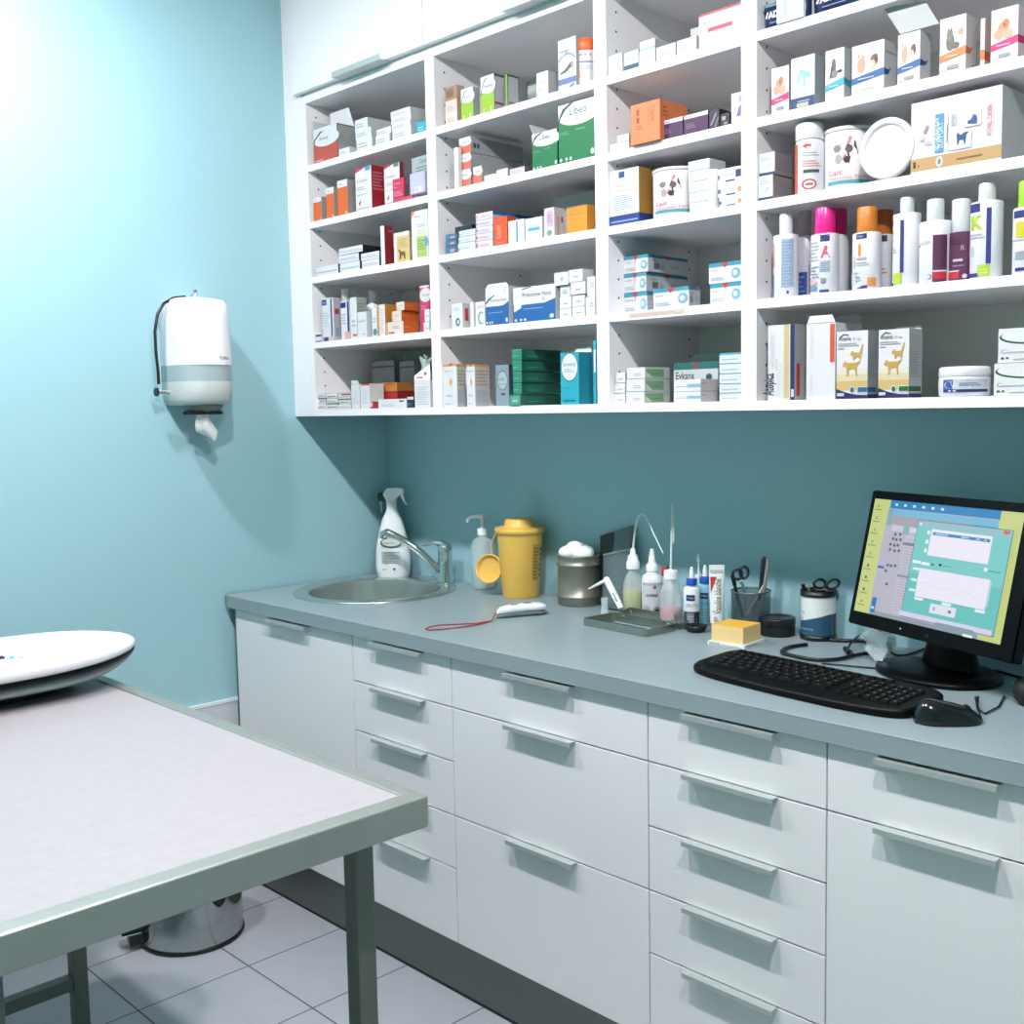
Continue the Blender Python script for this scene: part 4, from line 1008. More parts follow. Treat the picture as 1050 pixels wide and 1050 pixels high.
# ------------------------------------------------------------------ packages on the shelves
ROW = ['top shelf', 'second shelf', 'third shelf', 'fourth shelf', 'bottom shelf']
UNIT = ['corner unit', 'second-from-corner unit', 'narrow unit', 'wide unit']
W = 'f0eff3'; W2 = 'e2e4e6'; G1 = 'd3d7d7'; LN = 'b4bac4'  # W2 and G1 put the shading of carton sides into their white
class Box: pass
def solve(s, u0, u1, v, d, z, h, r):
    o = Box(); o.y = YU+.003+s
    o.x0 = AY(u0, v, o.y).x+.0003; o.x1 = AY(u1, v, o.y).x-.0003
    o.z0 = (SH[r]+.0004) if z is None else z+.0011
    o.z1 = o.z0+h if h else AY(u0, v, o.y).z
    if o.z1 < o.z0+.006: o.z1 = o.z0+.006
    o.d = (AX(d, v, o.x1).y-o.y) if d > 1 else d
    o.d = max(.006, min(o.d, -.0245-o.y)); return o
def lab(desc, c, r): return f'{desc}, {ROW[r]} of the {UNIT[c]}'
def BX(c, r, s, u0, u1, v, d, desc, front, side=None, top=None, g=None, sg=None, z=None, h=None, nm='medicine_box', flap=None, x1=None):
    o = solve(s, u0, u1, v, d, z, h, r)
    lim = (UN[c]+.019, UN[c+1]-.019)
    o.x0 = max(o.x0, lim[0]); o.x1 = min(o.x1, lim[1])
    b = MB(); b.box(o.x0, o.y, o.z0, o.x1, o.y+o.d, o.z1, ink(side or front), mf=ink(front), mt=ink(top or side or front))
    if g: g(Face(b, (o.x0, o.y, o.z0), (o.x1-o.x0, 0, 0), (0, 0, o.z1-o.z0)))
    if sg: sg(Face(b, (o.x1, o.y, o.z0), (0, o.d, 0), (0, 0, o.z1-o.z0)))
    if flap:
        t = thing(nm, lab(desc, c, r), 'box', ((o.x0+o.x1)/2, o.y+o.d/2, o.z0), 'medicine boxes in the '+UNIT[c])
        b.build('carton', t)
        for k, (mode, hh, ang, col) in enumerate(flap):
            q = MB(); L_ = Vector((0, math.cos(ang), math.sin(ang)))*hh; e = .001
            if mode == 'back': P = [Vector((o.x0+.001, o.y+o.d-.001, o.z1+e)), Vector((o.x1-.001, o.y+o.d-.001, o.z1+e))]
            elif mode == 'front': P = [Vector((o.x0+.001, o.y+.001, o.z1+e)), Vector((o.x1-.001, o.y+.001, o.z1+e))]
            elif mode == 'side': P = [Vector((o.x1-.001, o.y+.002, o.z1+e)), Vector((o.x1-.001, o.y+o.d-.002, o.z1+e))]; L_ = Vector((math.cos(ang), 0, math.sin(ang)))*hh
            else: P = [Vector((o.x0+.001, o.y+.002, o.z1+e)), Vector((o.x0+.001, o.y+o.d-.002, o.z1+e))]; L_ = Vector((-math.cos(ang), 0, math.sin(ang)))*hh
            n_ = (P[1]-P[0]).cross(L_).normalized()*.0006
            ins = (P[1]-P[0])*.10
            V = [P[0]+n_, P[1]+n_, P[1]+L_-ins+n_, P[0]+L_+ins+n_, P[0]-n_, P[1]-n_, P[1]+L_-ins-n_, P[0]+L_+ins-n_]
            q.add(V, [[0, 1, 2, 3], [7, 6, 5, 4], [0, 4, 5, 1], [1, 5, 6, 2], [2, 6, 7, 3], [3, 7, 4, 0]], mat(col, .6))
            q.build('lid_flap', t)
    else: tag(b.build(nm), lab(desc, c, r), 'box', 'medicine boxes in the '+UNIT[c])
    return o
def lines(u0=.1, v0=.2, u1=.8, v1=.8, n=4, col=LN): return lambda f: f.L(u0, v0, u1, v1, n, col)
def seq(*fs):
    def go(f):
        for q in fs: q(f)
    return go
def RR(*a): return lambda f: f.R(*a)
def TT_(*a, **k): return lambda f: f.T(*a, **k)
def EE(*a, **k): return lambda f: f.E(*a, **k)
def PP(*a): return lambda f: f.P(*a)
def wave(col, v=.62, bow=-.10, tilt=.10):
    """coloured lower part under a bowed white top"""
    def go(f):
        top = arc(0, v, 1, v+tilt, bow)
        for i in range(len(top)-1):
            f.P([(top[i][0], 0), (top[i+1][0], 0), top[i+1], top[i]], col, False)
        f.k += 1
    return go
def swoosh(col, dark, v=.60, txt='', tcol='46555a', th=.12, sub=None):
    """white oval field with a dark brush stroke round its corner, on a coloured panel"""
    def go(f):
        f.R(0, 0, 1, v, col); pts = [(0, v), (0, v-.02)]+[(q[0], q[1]) for q in arc(0, v-.02, 1, v+.06, -.12)]+[(1, v+.06), (1, v)]
        top = arc(.0, v, 1, v+.14, -.13)
        for i in range(len(top)-1): f.P([(top[i][0], top[i][1]), (top[i+1][0], top[i+1][1]), (top[i+1][0], 1), (top[i][0], 1)], 'eef0f2', False)
        f.k += 1
        A = arc(.0, v+.02, .5, .97, .10); B = arc(.0, v+.10, .5, .985, .12)
        for i in range(len(A)-1): f.P([A[i], A[i+1], B[i+1], B[i]], dark, False)
        f.P([(0, v+.02)]+A[:7]+[(0, .9)], dark, False); 
        f.k += 1
        f.E(.62, v+.20, .52, .19, 'eef0f2', 0, 360)
        if txt: f.T(.30, v+.17, th, txt, tcol, maxw=.6)
        if sub: f.T(.55, v+.06, th*.6, sub, '8a9aa0', maxw=.3)
    return go

# ======== corner unit
# top shelf
def amo(f):
    f.R(0, 0, 1, .62, 'cf5a4c'); f.E(.55, .66, .54, .22, 'eef0f2'); f.P([(0, .60), (.05, .72), (.3, .90), (.62, .985), (.62, .96), (.34, .86), (.10, .70), (.04, .58)], '6d2430'); f.R(0, .9, 1, 1, 'eef0f2'); f.R(.6, .75, 1, 1, 'eef0f2')
    f.T(.26, .64, .10, 'Amodip', '7a4a56', maxw=.6); f.L(.05, .05, .4, .12, 1, 'e8d2ce')
BX(0, 0, .004, 321, 345.4, 134, 364, 'red and white box with raised lid flap', W, 'b0b4b3', 'b0b4b3', amo, seq(RR(0, .97, 1, 1, '7a2a2c'), RR(0, 0, .03, 1, '7a2a2c')), flap=[('back', .055, 1.75, 'd7dadb'), ('left', .03, 1.2, 'aeb4b4')])
BX(0, 0, .004, 347.5, 358.5, 153.5, .03, 'tiny white carton beside the red and white box', W, W2, None, TT_(.2, .3, .4, '15 g', '8b929a', maxw=.6))
def flat(label_): return seq(lines(.08, .25, .7, .75, 2, LN))
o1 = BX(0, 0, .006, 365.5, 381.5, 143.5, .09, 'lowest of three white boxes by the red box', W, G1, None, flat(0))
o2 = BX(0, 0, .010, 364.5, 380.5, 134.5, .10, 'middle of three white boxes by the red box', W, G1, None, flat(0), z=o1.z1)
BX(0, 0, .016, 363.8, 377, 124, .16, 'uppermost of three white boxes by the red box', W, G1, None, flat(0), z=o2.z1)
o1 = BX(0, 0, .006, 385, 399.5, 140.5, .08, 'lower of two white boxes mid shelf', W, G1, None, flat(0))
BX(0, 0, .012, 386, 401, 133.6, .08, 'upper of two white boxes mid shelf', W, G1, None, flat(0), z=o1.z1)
BX(0, 0, .12, 391, 401, 128, .06, 'small dark red box peeping out behind white boxes', 'a3262f', None, None, z=None)
z = None
for k, (dv, nm_) in enumerate(((134.5, 'lowest'), (128.0, 'second lowest'), (121.5, 'second highest'), (115.3, 'uppermost'))):
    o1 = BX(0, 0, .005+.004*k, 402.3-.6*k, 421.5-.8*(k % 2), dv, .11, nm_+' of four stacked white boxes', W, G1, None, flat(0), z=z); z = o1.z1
BX(0, 0, .012, 426.5, 436.3, 126.5, .05, 'small turquoise box at the end', '35b4c4', '2f9aa8', None, lines(.2, .3, .8, .7, 2, '9fdbe2'))
# second shelf
for k, (a, q, v, d, nm_) in enumerate(((321, 329.5, 203.5, .05, 'shortest'), (334, 342, 193.5, .06, 'middle'), (345.6, 356, 186, 365, 'tallest'))):
    BX(0, 1, .004, a, q, v, d, nm_+' of three orange boxes with white tops', 'f0702c', 'a9a6a4', 'c9c9c9', seq(RR(0, .80, 1, 1, 'f1f0f2'), TT_(.2, .86, .06, 'Semi', '7b8288', maxw=.6), RR(.75, .04, .92, .10, 'f6d9c9')))
def card(tag_): return seq(PP([(0, 1), (.75, 1), (0, .90)], 'c42b52'), RR(.62, .90, .95, 1, tag_), TT_(.08, .66, .075, 'Cardisure', 'c2607a', maxw=.8), lines(.08, .48, .6, .58, 2, 'd9a9b6'), lines(.08, .36, .75, .40, 1), PP([(.18, .18), (.34, .26), (.30, .16), (.2, .12)], 'c2462f'), lines(.08, .04, .9, .10, 1))
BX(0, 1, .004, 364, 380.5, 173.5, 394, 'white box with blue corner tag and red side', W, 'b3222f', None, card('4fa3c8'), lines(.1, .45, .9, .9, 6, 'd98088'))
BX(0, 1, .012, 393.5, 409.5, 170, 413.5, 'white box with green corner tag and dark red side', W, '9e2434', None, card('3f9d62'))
o1 = BX(0, 1, .003, 402.8, 423, 204.5, .006, 'flat pink-red leaflet box lying under the pink box', 'd8466a', None, None)
BX(0, 1, .0032, 402.5, 414, 184.5, .007, 'pink-red box with white writing standing in front of others', 'd5345c', 'c02c50', None, seq(TT_(.1, .72, .10, 'Cardisure', 'f3d9e0', maxw=.8), TT_(.1, .52, .09, '3 mg', 'f3d9e0', maxw=.5), lines(.1, .1, .9, .4, 3, 'e596ac')), z=o1.z1)
# clear blister pack
p0 = AY(416, 200, YU+.006).x; p1 = AY(437.5, 200, YU+.006).x; zb_ = SH[1]+.0004; zt_ = AY(416, 161, YU+.006).z
t = thing('blister_pack', lab('clear blister pack with lilac carton inside', 0, 1), 'blister pack', ((p0+p1)/2, YU+.03, zb_), 'medicine boxes in the corner unit')
b = MB(); b.box(p0, YU+.030, zb_, p1, YU+.032, zt_, mat('9ea4ae', .4)); f = Face(b, (p0, YU+.030, zb_), (p1-p0, 0, 0), (0, 0, zt_-zb_)); f.R(0, .60, 1, 1, 'b4bdc0'); f.T(.35, .84, .10, 'Cardisure', '38474c', maxw=.62); f.L(.2, .66, .9, .80, 2, '7f8b90'); b.build('backing_card', t, bevel=.0005)
b = MB(); b.box(p0+.02, YU+.006, zb_+.012, p1-.006, YU+.029, zb_+.066, mat('b3aed0', .3)); f = Face(b, (p0+.02, YU+.006, zb_+.012), (p1-p0-.026, 0, 0), (0, 0, .054)); f.R(.3, .06, .8, .32, 'e6e7ec'); f.T(.38, .12, .12, '333', '3f464e', maxw=.36); b.build('inner_carton', t)
# third shelf
BK = '1a1c20'
o1 = BX(0, 2, .003, 323.5, 347, 274.5, .12, 'white-fronted flat black box at the filler end', W, BK, W2, lines(.05, .3, .95, .6, 1))
o2 = BX(0, 2, .003, 348.5, 369, 270.5, .12, 'white-fronted flat black box second along', W, BK, BK, lines(.05, .3, .95, .6, 1))
o3 = BX(0, 2, .004, 371, 389, 268, .12, 'lower white-fronted black box beside the red box', W, BK, BK, lines(.05, .3, .95, .7, 2))
BX(0, 2, .004, 370, 389, 260.5, .12, 'upper white-fronted black box beside the red box', W, BK, BK, lines(.05, .3, .95, .7, 2), z=o3.z1)
o4 = BX(0, 2, .004, 347.2, 368, 262.8, .12, 'white-fronted black box lying second from top of stack', W, BK, BK, lines(.05, .3, .95, .7, 2), z=o2.z1)
BX(0, 2, .002, 347.5, 372, 255.5, .13, 'white-fronted black box on top of the flat stack', W, BK, BK, lines(.05, .3, .95, .7, 2), z=o4.z1)
BX(0, 2, .004, 389.8, 394, 232, 402.5, 'tall dark red box with narrow white spine', W, 'a01f33', 'a01f33', None, seq(lines(.5, .86, .95, .93, 1, 'd08a94')))
BX(0, 2, .004, 403.5, 419.5, 239.5, 421, 'cream and yellow box with a small dog picture', 'e8c987', 'd3b77c', W, seq(RR(0, .86, 1, 1, 'efe9e0'), RR(0, 0, .2, 1, 'efe9e0'), lines(.3, .5, .9, .8, 4, 'c4a566'), PP([(.35, .1), (.45, .1), (.48, .22), (.62, .22), (.64, .1), (.74, .1), (.72, .34), (.45, .36), (.36, .46), (.28, .40), (.36, .32)], '7c5a34')))
BX(0, 2, .004, 421.5, 438.5, 217.5, .05, 'tall white box with lime green lower half', W, W2, None, seq(PP([(0, 1), (.25, 1), (0, .86)], 'e58a63'), RR(.30, .04, .92, .50, 'b9cf74'), RR(.30, .46, .92, .62, 'dfe9c3'), lines(.35, .66, .9, .74, 2), lines(.36, .2, .8, .42, 4, '8fa64e'), EE(.88, .34, .12, .10, '6fb0cf'), TT_(.2, .86, .05, 'Seresto', '8d98a0', maxw=.7)))
# fourth shelf
PU = '2b2c7c'
BX(0, 3, .004, 322.5, 329.4, 341, .06, 'tiny white and navy carton at the side panel', W, W2, None, seq(RR(0, .55, 1, .75, '3a3a72'), RR(0, 0, 1, .12, PU)))
def virb(f):
    f.R(.0, .84, .42, .97, '23307f'); f.T(.05, .88, .045, 'Virbac', 'e4e8f2', maxw=.32); f.R(.76, .10, .88, .98, PU); f.L(.05, .35, .6, .7, 6, 'ccd0da'); f.R(0, 0, 1, .10, 'f0cdd0'); f.R(.1, .0, .5, .09, PU)
BX(0, 3, .004, 329.8, 341.5, 306.5, 348.5, 'white box with purple stripe and navy logo, in front', W, 'c4c2cc', W2, virb, seq(RR(.2, .62, .8, .74, 'c2333b'), RR(.3, .1, .7, .3, '8fa2c8')))
BX(0, 3, .006, 349, 358, 309, .03, 'narrower white box with purple stripe and pink foot', W, W2, None, seq(RR(0, .82, .6, .96, '23307f'), RR(.74, .2, .96, .98, PU), lines(.1, .4, .6, .7, 4), RR(.4, 0, 1, .2, 'efb6ba')))
BX(0, 3, .006, 358.6, 365.4, 305.5, 375.5, 'plain white box with a grey green side', W, 'aab4ae', 'd5dccc', seq(lines(.2, .3, .8, .5, 2), RR(.3, .06, .9, .11, 'd0454a')), lines(.1, .6, .9, .9, 4, '8a968e'))
BX(0, 3, .003, 366.2, 375.6, 320.5, .03, 'small white carton with a blue word on it', W, W2, None, seq(TT_(.12, .60, .12, 'otiflex', '3f9ac0', maxw=.75), lines(.5, .12, .9, .2, 1)))
def shelf_bottle(c, r, u, s, vtop, rad, prof, bm, capm, desc, cap, prints=None, nm='bottle', label=None, y=None):
    """prof and cap are (radius share, height share) lists; vtop is the top of the cap."""
    yy = YU+.003+s+rad; x = AY(u, vtop+30, yy).x; zt = AY(u, vtop, yy).z; z0 = SH[r]+.0004; H = zt-z0
    c_ = Vector((x, yy, z0)); t = thing(nm, lab(desc, c, r), 'bottle', c_, 'bottles and tubs in the '+UNIT[c])
    b = MB(); b.lathe(c_, [(rad*a, H*q) for a, q in prof], bm, 32)
    if prints: prints(b, c_, rad, H)
    b.build('bottle', t)
    b = MB(); b.lathe(c_, [(rad*a, H*q) for a, q in cap], capm, 28); b.build('cap', t); return c_, H
STD = [(.93, 0), (1, .02), (1, .66), (.9, .72), (.5, .74), (.5, .76)]
CAPP = mat('c4c8c8', .4, name='white_cap')
PL = mat('d0d2d7', .35, name='white_bottle_plastic')
for k, (u, s, v, desc) in enumerate(((355.5, .040, 296.5, 'white bottle with tall cap behind the purple striped boxes'), (367, .10, 297.8, 'white bottle with wide low cap at the back'), (383.5, .07, 298, 'white tall-capped bottle behind the white-teal box'))):
    shelf_bottle(0, 3, u, s, v, .021, STD, PL, CAPP, desc, [(.62, .765), (.66, .77), (.66, .98), (.6, 1)])
BX(0, 3, .004, 381, 386.2, 316, .03, 'slim white box with turquoise spot at its foot', W, W2, None, seq(EE(.55, .16, .4, .12, '3f9dc0'), lines(.2, .5, .8, .7, 2)))
BX(0, 3, .004, 386.8, 394.6, 312.8, 406.5, 'tall white box with orange stripe and orange side', W, 'd7913f', 'e0a25a', seq(RR(0, 0, .25, 1, 'eda45c'), lines(.4, .1, .8, .9, 9, 'e0c8b4')))
z = None
ors = ((395.5, 413.5, 331, 'lowest of three orange boxes with white labels'), (401.5, 411.5, 319.6, 'middle of three orange boxes with white labels'), (406, 414.5, 310.2, 'uppermost of three orange boxes with white labels'))
for k, (a, q, v, desc) in enumerate(ors):
    o1 = BX(0, 3, .003+.002*k, a, q, v, 429, desc, 'f3e6de', 'e2702c', 'e8843c', seq(RR(0, 0, .12, 1, 'ecab78'), RR(.15, .1, .5, .22, 'c9403a') if k == 0 else lines(.2, .2, .5, .3, 1), lines(.35, .45, .8, .75, 2, 'e3b79c')), lines(.1, .5, .5, .6, 1, 'eea070'), z=z); z = o1.z1
BX(0, 3, .03, 430.2, 440, 293.5, .06, 'tall pink box with white oval at its top', 'd93a66', 'b92c52', None, seq(EE(.6, .80, .62, .15, 'f0e6ea'), RR(0, .96, 1, 1, 'f0e6ea'), TT_(.3, .78, .05, 'Marbocyl', '8c6f7c', maxw=.65), lines(.1, .5, .7, .6, 2, 'e98aa4')))
o1 = BX(0, 3, .003, 434.3, 440.2, 330.8, .02, 'lower tiny white carton in front of the pink box', W, W2, None, lines(.3, .3, .9, .6, 1))
BX(0, 3, .003, 435.3, 440.2, 317.5, .02, 'upper tiny white carton in front of the pink box', W, W2, None, seq(lines(.3, .4, .9, .6, 2)), z=o1.z1)
# bottom shelf
for k, (a, q) in enumerate(((322.5, 333.8), (334.3, 346.3), (347, 359.5))):
    z = None
    for j, v in enumerate((413.8, 408.8, 403.6)):
        o1 = BX(0, 4, .003+.004*((k+j) % 2), a+.6*(j == 1), q-.6*(j == 2), v+.4*k-.3, .10, ('lowest', 'middle', 'uppermost')[j]+' flat white box of the '+('filler-side', 'middle', 'inner')[k]+' low stack', W, G1, 'd8d4d2', seq(lines(.1, .25, .9, .75, 1, '9aa29f' if (k+j) % 2 else 'cdbcb4'), (RR(.25, .7, 1, 1, 'c9493f') if (k == 2 and j == 2) else lines(.1, .2, .5, .3, 1))), z=z); z = o1.z1
BX(0, 4, .003, 360, 368.5, 394.8, .05, 'upright narrow white box next to the flat stacks', W, W2, None, lines(.15, .2, .85, .8, 6, 'd9d9e2'), flap=[('front', .012, 1.9, 'dfe3e0')])
BX(0, 4, .003, 369.3, 378.8, 393.8, .05, 'upright white box with red top edge', W, W2, 'd8564c', seq(RR(.1, .93, 1, 1, 'cf554d'), lines(.15, .2, .85, .75, 6, 'd9d9e2')))
o1 = BX(0, 4, .004, 379.4, 387, 411.8, .035, 'little red and white box at the front edge', 'b8242a', '8f1f26', W2, RR(0, .25, .35, .9, 'efe2e0'))
o2 = BX(0, 4, .005, 387.8, 416.8, 409.6, .05, 'long low white box in front', W, W2, None, seq(lines(.1, .2, .6, .5, 2), PP([(.74, .72), (.78, .92), (.82, .80), (.90, .86), (.92, .66), (.88, .70), (.80, .66)], '22262a')))
BX(0, 4, .004, 417.4, 424.2, 407, .03, 'small navy and white box by the torn white box', '232a48', '1b2036', W, seq(RR(0, .74, 1, 1, 'e6e4ea'), RR(.1, .2, .3, .45, '6f86c0'), RR(.5, .2, .7, .45, '5a6a9a')))
o3 = BX(0, 4, .060, 380.5, 407.5, 402.4, .08, 'dark red box with white label under an orange box', 'b41f24', '8a1a20', None, seq(RR(0, .2, .22, .9, 'e8cfca'), lines(.02, .4, .2, .7, 2, 'c2524a')))
BX(0, 4, .062, 379.5, 407, 393.2, .07, 'orange-brown box lying on the dark red box', 'd08438', 'a86a2c', 'b8752f', seq(RR(.42, .1, .5, .9, 'eedfc8'), RR(.04, .75, .3, .95, 'a05a24'), RR(.6, .75, .9, .95, 'a05a24')), z=o3.z1)
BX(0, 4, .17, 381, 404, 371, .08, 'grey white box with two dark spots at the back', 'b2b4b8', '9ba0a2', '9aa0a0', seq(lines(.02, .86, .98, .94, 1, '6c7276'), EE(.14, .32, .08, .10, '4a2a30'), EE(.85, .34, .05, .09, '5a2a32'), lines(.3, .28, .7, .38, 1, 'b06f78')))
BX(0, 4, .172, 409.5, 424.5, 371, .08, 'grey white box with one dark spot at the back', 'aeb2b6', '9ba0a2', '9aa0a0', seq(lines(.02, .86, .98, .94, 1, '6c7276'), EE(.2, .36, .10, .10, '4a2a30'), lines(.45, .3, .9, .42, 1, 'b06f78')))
o = BX(0, 4, .003, 424.8, 441, 390, .06, 'tall torn-open white box with grey leaflets sticking out', W, W2, '9ca4a2', seq(lines(.1, .1, .9, .8, 8, 'cfd3da'), ), flap=[('back', .03, 1.5, '9aa6a4')])
def child_of_last(nm):
    q = [x for x in COL.objects if x.type == 'EMPTY'][-1]; return q
par = child_of_last('x')
b = MB(); xm = (o.x0+o.x1)/2
V = [(o.x0, o.y, o.z1+.0002), (o.x1, o.y, o.z1+.0002), (o.x1, o.y, o.z1+.042), (o.x0, o.y, o.z1+.012)]
b.add(V+[(x, y+.0012, zz) for x, y, zz in V], [[0, 1, 2, 3], [7, 6, 5, 4], [0, 4, 5, 1], [1, 5, 6, 2], [2, 6, 7, 3], [3, 7, 4, 0]], mat(W, .45))
f = Face(b, (o.x0, o.y, o.z1), (o.x1-o.x0, 0, 0), (0, 0, .04)); f.R(.15, .10, .55, .22, 'd98a94'); f.E(.72, .42, .10, .13, 'e9a9b0'); f.E(.72, .42, .05, .07, '5a1f2c')
b.build('torn_front', par)
b = MB(); rr = []
for k in range(5):
    q = k/4; rr.append([(xm-.020+.046*j/8-.010*q, o.y+.018+.012*math.sin(j*1.1+k)+.006*q, o.z1-.0+.060*q*(1+.12*math.sin(j*1.7))) for j in range(9)])
b.loft(rr, mat('8f9c9a', .7), cap=False, closed=False)
rr = [[(p[0]+.004, p[1]+.012, p[2]*1.0+.004) for p in r] for r in rr]; b.loft(rr, mat('7d8a88', .7), cap=False, closed=False)
b.build('leaflets', par)
# ======== second unit
PE = 'e6bfa6'
z = None
for k, (v, desc, fc, g) in enumerate(((117.2, 'lowest of three peach boxes', 'efe0da', lines(.15, .2, .8, .6, 2, 'd9a88e')), (104.6, 'middle of three peach boxes', 'efd6c8', lines(.15, .2, .8, .6, 3, 'b9aebe')), (90.6, 'uppermost peach box, open and brown inside', 'b08a72', RR(.1, .2, .7, .8, '8a6a56')))):
    o1 = BX(1, 0, .004+.002*k, 456.8-.3*k, 468.8-.2*k, v, 476 if k == 2 else .06, desc, fc, 'cfae9c', PE, g, z=z); z = o1.z1
def ril(f):
    f.R(0, 0, 1, .56, '9fca2f'); f.E(.60, .72, .52, .21, 'eff1f2'); f.P([(0, .52), (.06, .66), (.25, .88), (.6, .99), (.6, .96), (.3, .86), (.12, .68), (.05, .50)], '3a6a3c'); f.R(.5, .9, 1, 1, 'eff1f2'); f.T(.22, .68, .09, 'rilexine', '6d7a80', maxw=.7); f.R(.2, .04, .27, .14, 'e2efc4'); f.R(.72, .03, .82, .16, 'e2efc4')
BX(1, 0, .004, 472.4, 485, 92.5, 491.5, 'short green and white box with dark grey side', W, 'a9b0ae', 'b8c0be', ril)
BX(1, 0, .004, 492.5, 506.4, 79.8, 517, 'tall green and white box with grey side', W, 'bcc0c6', 'b8c0be', ril, seq(RR(0, .95, 1, 1, '3c4440'), RR(0, 0, .04, 1, '4b5450'), RR(.05, .20, .9, .26, 'b8323e')))
BX(1, 0, .006, 518, 520, 76.5, 532, 'narrow green box with grey side and dark edges', '86b436', 'bcc0c6', 'a8b0ae', None, seq(RR(0, .95, 1, 1, '3c4440'), RR(.94, 0, 1, 1, '3c4440'), RR(0, 0, .06, 1, '3c4440'), RR(.1, .12, .8, .18, 'a8606a')))
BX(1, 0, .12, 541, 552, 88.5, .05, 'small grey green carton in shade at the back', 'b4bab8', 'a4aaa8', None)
BX(1, 0, .004, 550, 562, 75.6, 571, 'white wedge-topped box beside the tall box', W, 'bfc3c6', W2, seq(RR(0, .80, .9, .82, 'cfd3d8'), lines(.15, .52, .8, .74, 3, 'bac0ca'), lines(.15, .25, .6, .42, 2), lines(.15, .08, .4, .12, 1)))
def pred(f):
    f.R(.0, 0, 1, .10, W); f.R(0, .10, 1, .22, '6b7fc4'); 
    A = arc(.02, .56, .98, .56, .12); B = arc(.02, .60, .98, .60, .12)
    for i in range(len(A)-1): f.P([A[i], A[i+1], B[i+1], B[i]], '8f9fd2', False)
    f.k += 1
    f.P([(.1, .34), (.4, .40), (.72, .52), (.82, .46), (.7, .40), (.45, .33), (.1, .31)], '6f6670'); f.E(.8, .45, .08, .07, 'b9aab4')
    f.T(.08, .74, .06, 'trabegin', '7f86ac', maxw=.8); f.L(.1, .66, .6, .70, 1, 'b9bed2'); f.L(.5, .92, .95, .96, 1, 'c0c4d2'); f.P([(.55, .02), (.8, .08), (.95, .07), (.8, .01)], '4f8fc8')
BX(1, 0, .003, 572, 590.5, 42.5, .028, 'tall white box with blue arc and animal picture', W, 'aeb3ae', 'c9ccc9', pred)
def pot(b, c, rad, H):
    f = Face(b, c, (.001, 0, 0), (0, 0, H*.7), curve=((c.x, c.y), rad, math.radians(-140), math.radians(25)))
    f.R(.1, .90, 1, .97, 'e8a68e'); f.L(.2, .70, .8, .80, 1, '8d94a8'); f.L(.2, .52, .85, .66, 2, 'c4c9d4'); f.R(.2, .26, .42, .46, 'f0a468'); f.R(.28, .18, .34, .54, 'ec8f4c'); f.L(.4, .05, .8, .12, 1, 'c4c9d4')
shelf_bottle(1, 0, 601, .012, 43, .034, [(.95, 0), (1, .02), (1, .72), (.96, .74), (.96, .755)], PL, mat('e2602c', .4, name='orange_lid'), 'white tub with screw-on orange lid', [(1, .757), (1.02, .77), (1.02, .99), (.98, 1)], pot, nm='pill_tub')
# second shelf
BX(1, 1, .003, 465.3, 469.6, 152, .012, 'thin white leaflet box standing at the front', W, W2, None)
def sal(f): f.R(0, 0, 1, .60, 'e0735a'); f.E(.6, .70, .5, .24, 'f0efef'); f.R(0, .85, 1, 1, 'f0efef'); f.L(.3, .68, .8, .78, 1, 'a98a94')
z = None
for k, v in enumerate((175.5, 159.3, 142.8)):
    o1 = BX(1, 1, .016+.001*k, 470.6, 482.5, v, (484, 532, 536)[k] if k else .24, ('lowest', 'middle', 'uppermost')[k]+' long red-fronted grey box of the stack', W, 'a9aeb0', 'b9bec0', sal, None if k < 2 else seq(RR(.05, .3, .1, .6, '3c4246'), RR(.12, .3, .16, .6, '3c4246')), z=z); z = o1.z1
BX(1, 1, .004, 485, 494, 171.8, .09, 'short red-fronted box standing beside the long stack', W, 'a3a9aa', W2, sal)
BX(1, 1, .004, 496.5, 508.5, 180.5, .07, 'small flat white box next to the red-fronted box', W, W2, None, lines(.2, .3, .8, .6, 2))
BX(1, 1, .004, 509, 520.5, 174.8, .09, 'larger flat white box tilted against a neighbour', W, 'c9c6cc', None, lines(.2, .3, .8, .6, 2))
BX(1, 1, .006, 521.6, 538, 173.2, .10, 'flat pale pink box with black outline', 'd8cdd4', '6a6068', None, seq(RR(0, .9, 1, 1, '26282c'), RR(0, 0, .06, 1, '26282c'), lines(.2, .3, .8, .6, 2)))
def lib(sub): 
    def go(f):
        f.R(0, 0, 1, .72, '0f7a45'); f.E(.58, .78, .58, .17, 'f2f3f4'); f.R(.35, .84, 1, 1, 'f2f3f4')
        f.P([(0, .72), (.02, .78), (.12, .92), (.34, 1), (.44, 1), (.2, .90), (.07, .78), (.03, .70)], '1b4b32'); f.P([(0, .84), (0, 1), (.34, 1), (.12, .92)], 'f2f3f4')
        f.T(.32, .79, .135, 'Libeo', '4b5a60', maxw=.52); f.T(.50, .675, .07, sub, '93b3b8', maxw=.3); f.L(.03, .48, .3, .54, 2, '5fae84'); f.L(.5, .52, .75, .55, 1, '7fc09c')
        for u_ in (.04, .2, .32): f.E(u_+.03, .06, .035, .03, 'd9ebe0')
        f.E(.96, .10, .05, .05, 'e9f3ec')
    return go
BX(1, 1, .006, 545.5, 571.3, 138.2, .10, 'smaller green box with its lid flap torn open', W, '0b5a35', 'c3c9c6', lib('10'), flap=[('back', .05, 1.9, '9aa3a0'), ('left', .035, .9, 'b9c0be')])
BX(1, 1, .003, 572.3, 609, 109.2, .11, 'large green and white box, biggest there', W, '0b5a35', W2, lib('40'))
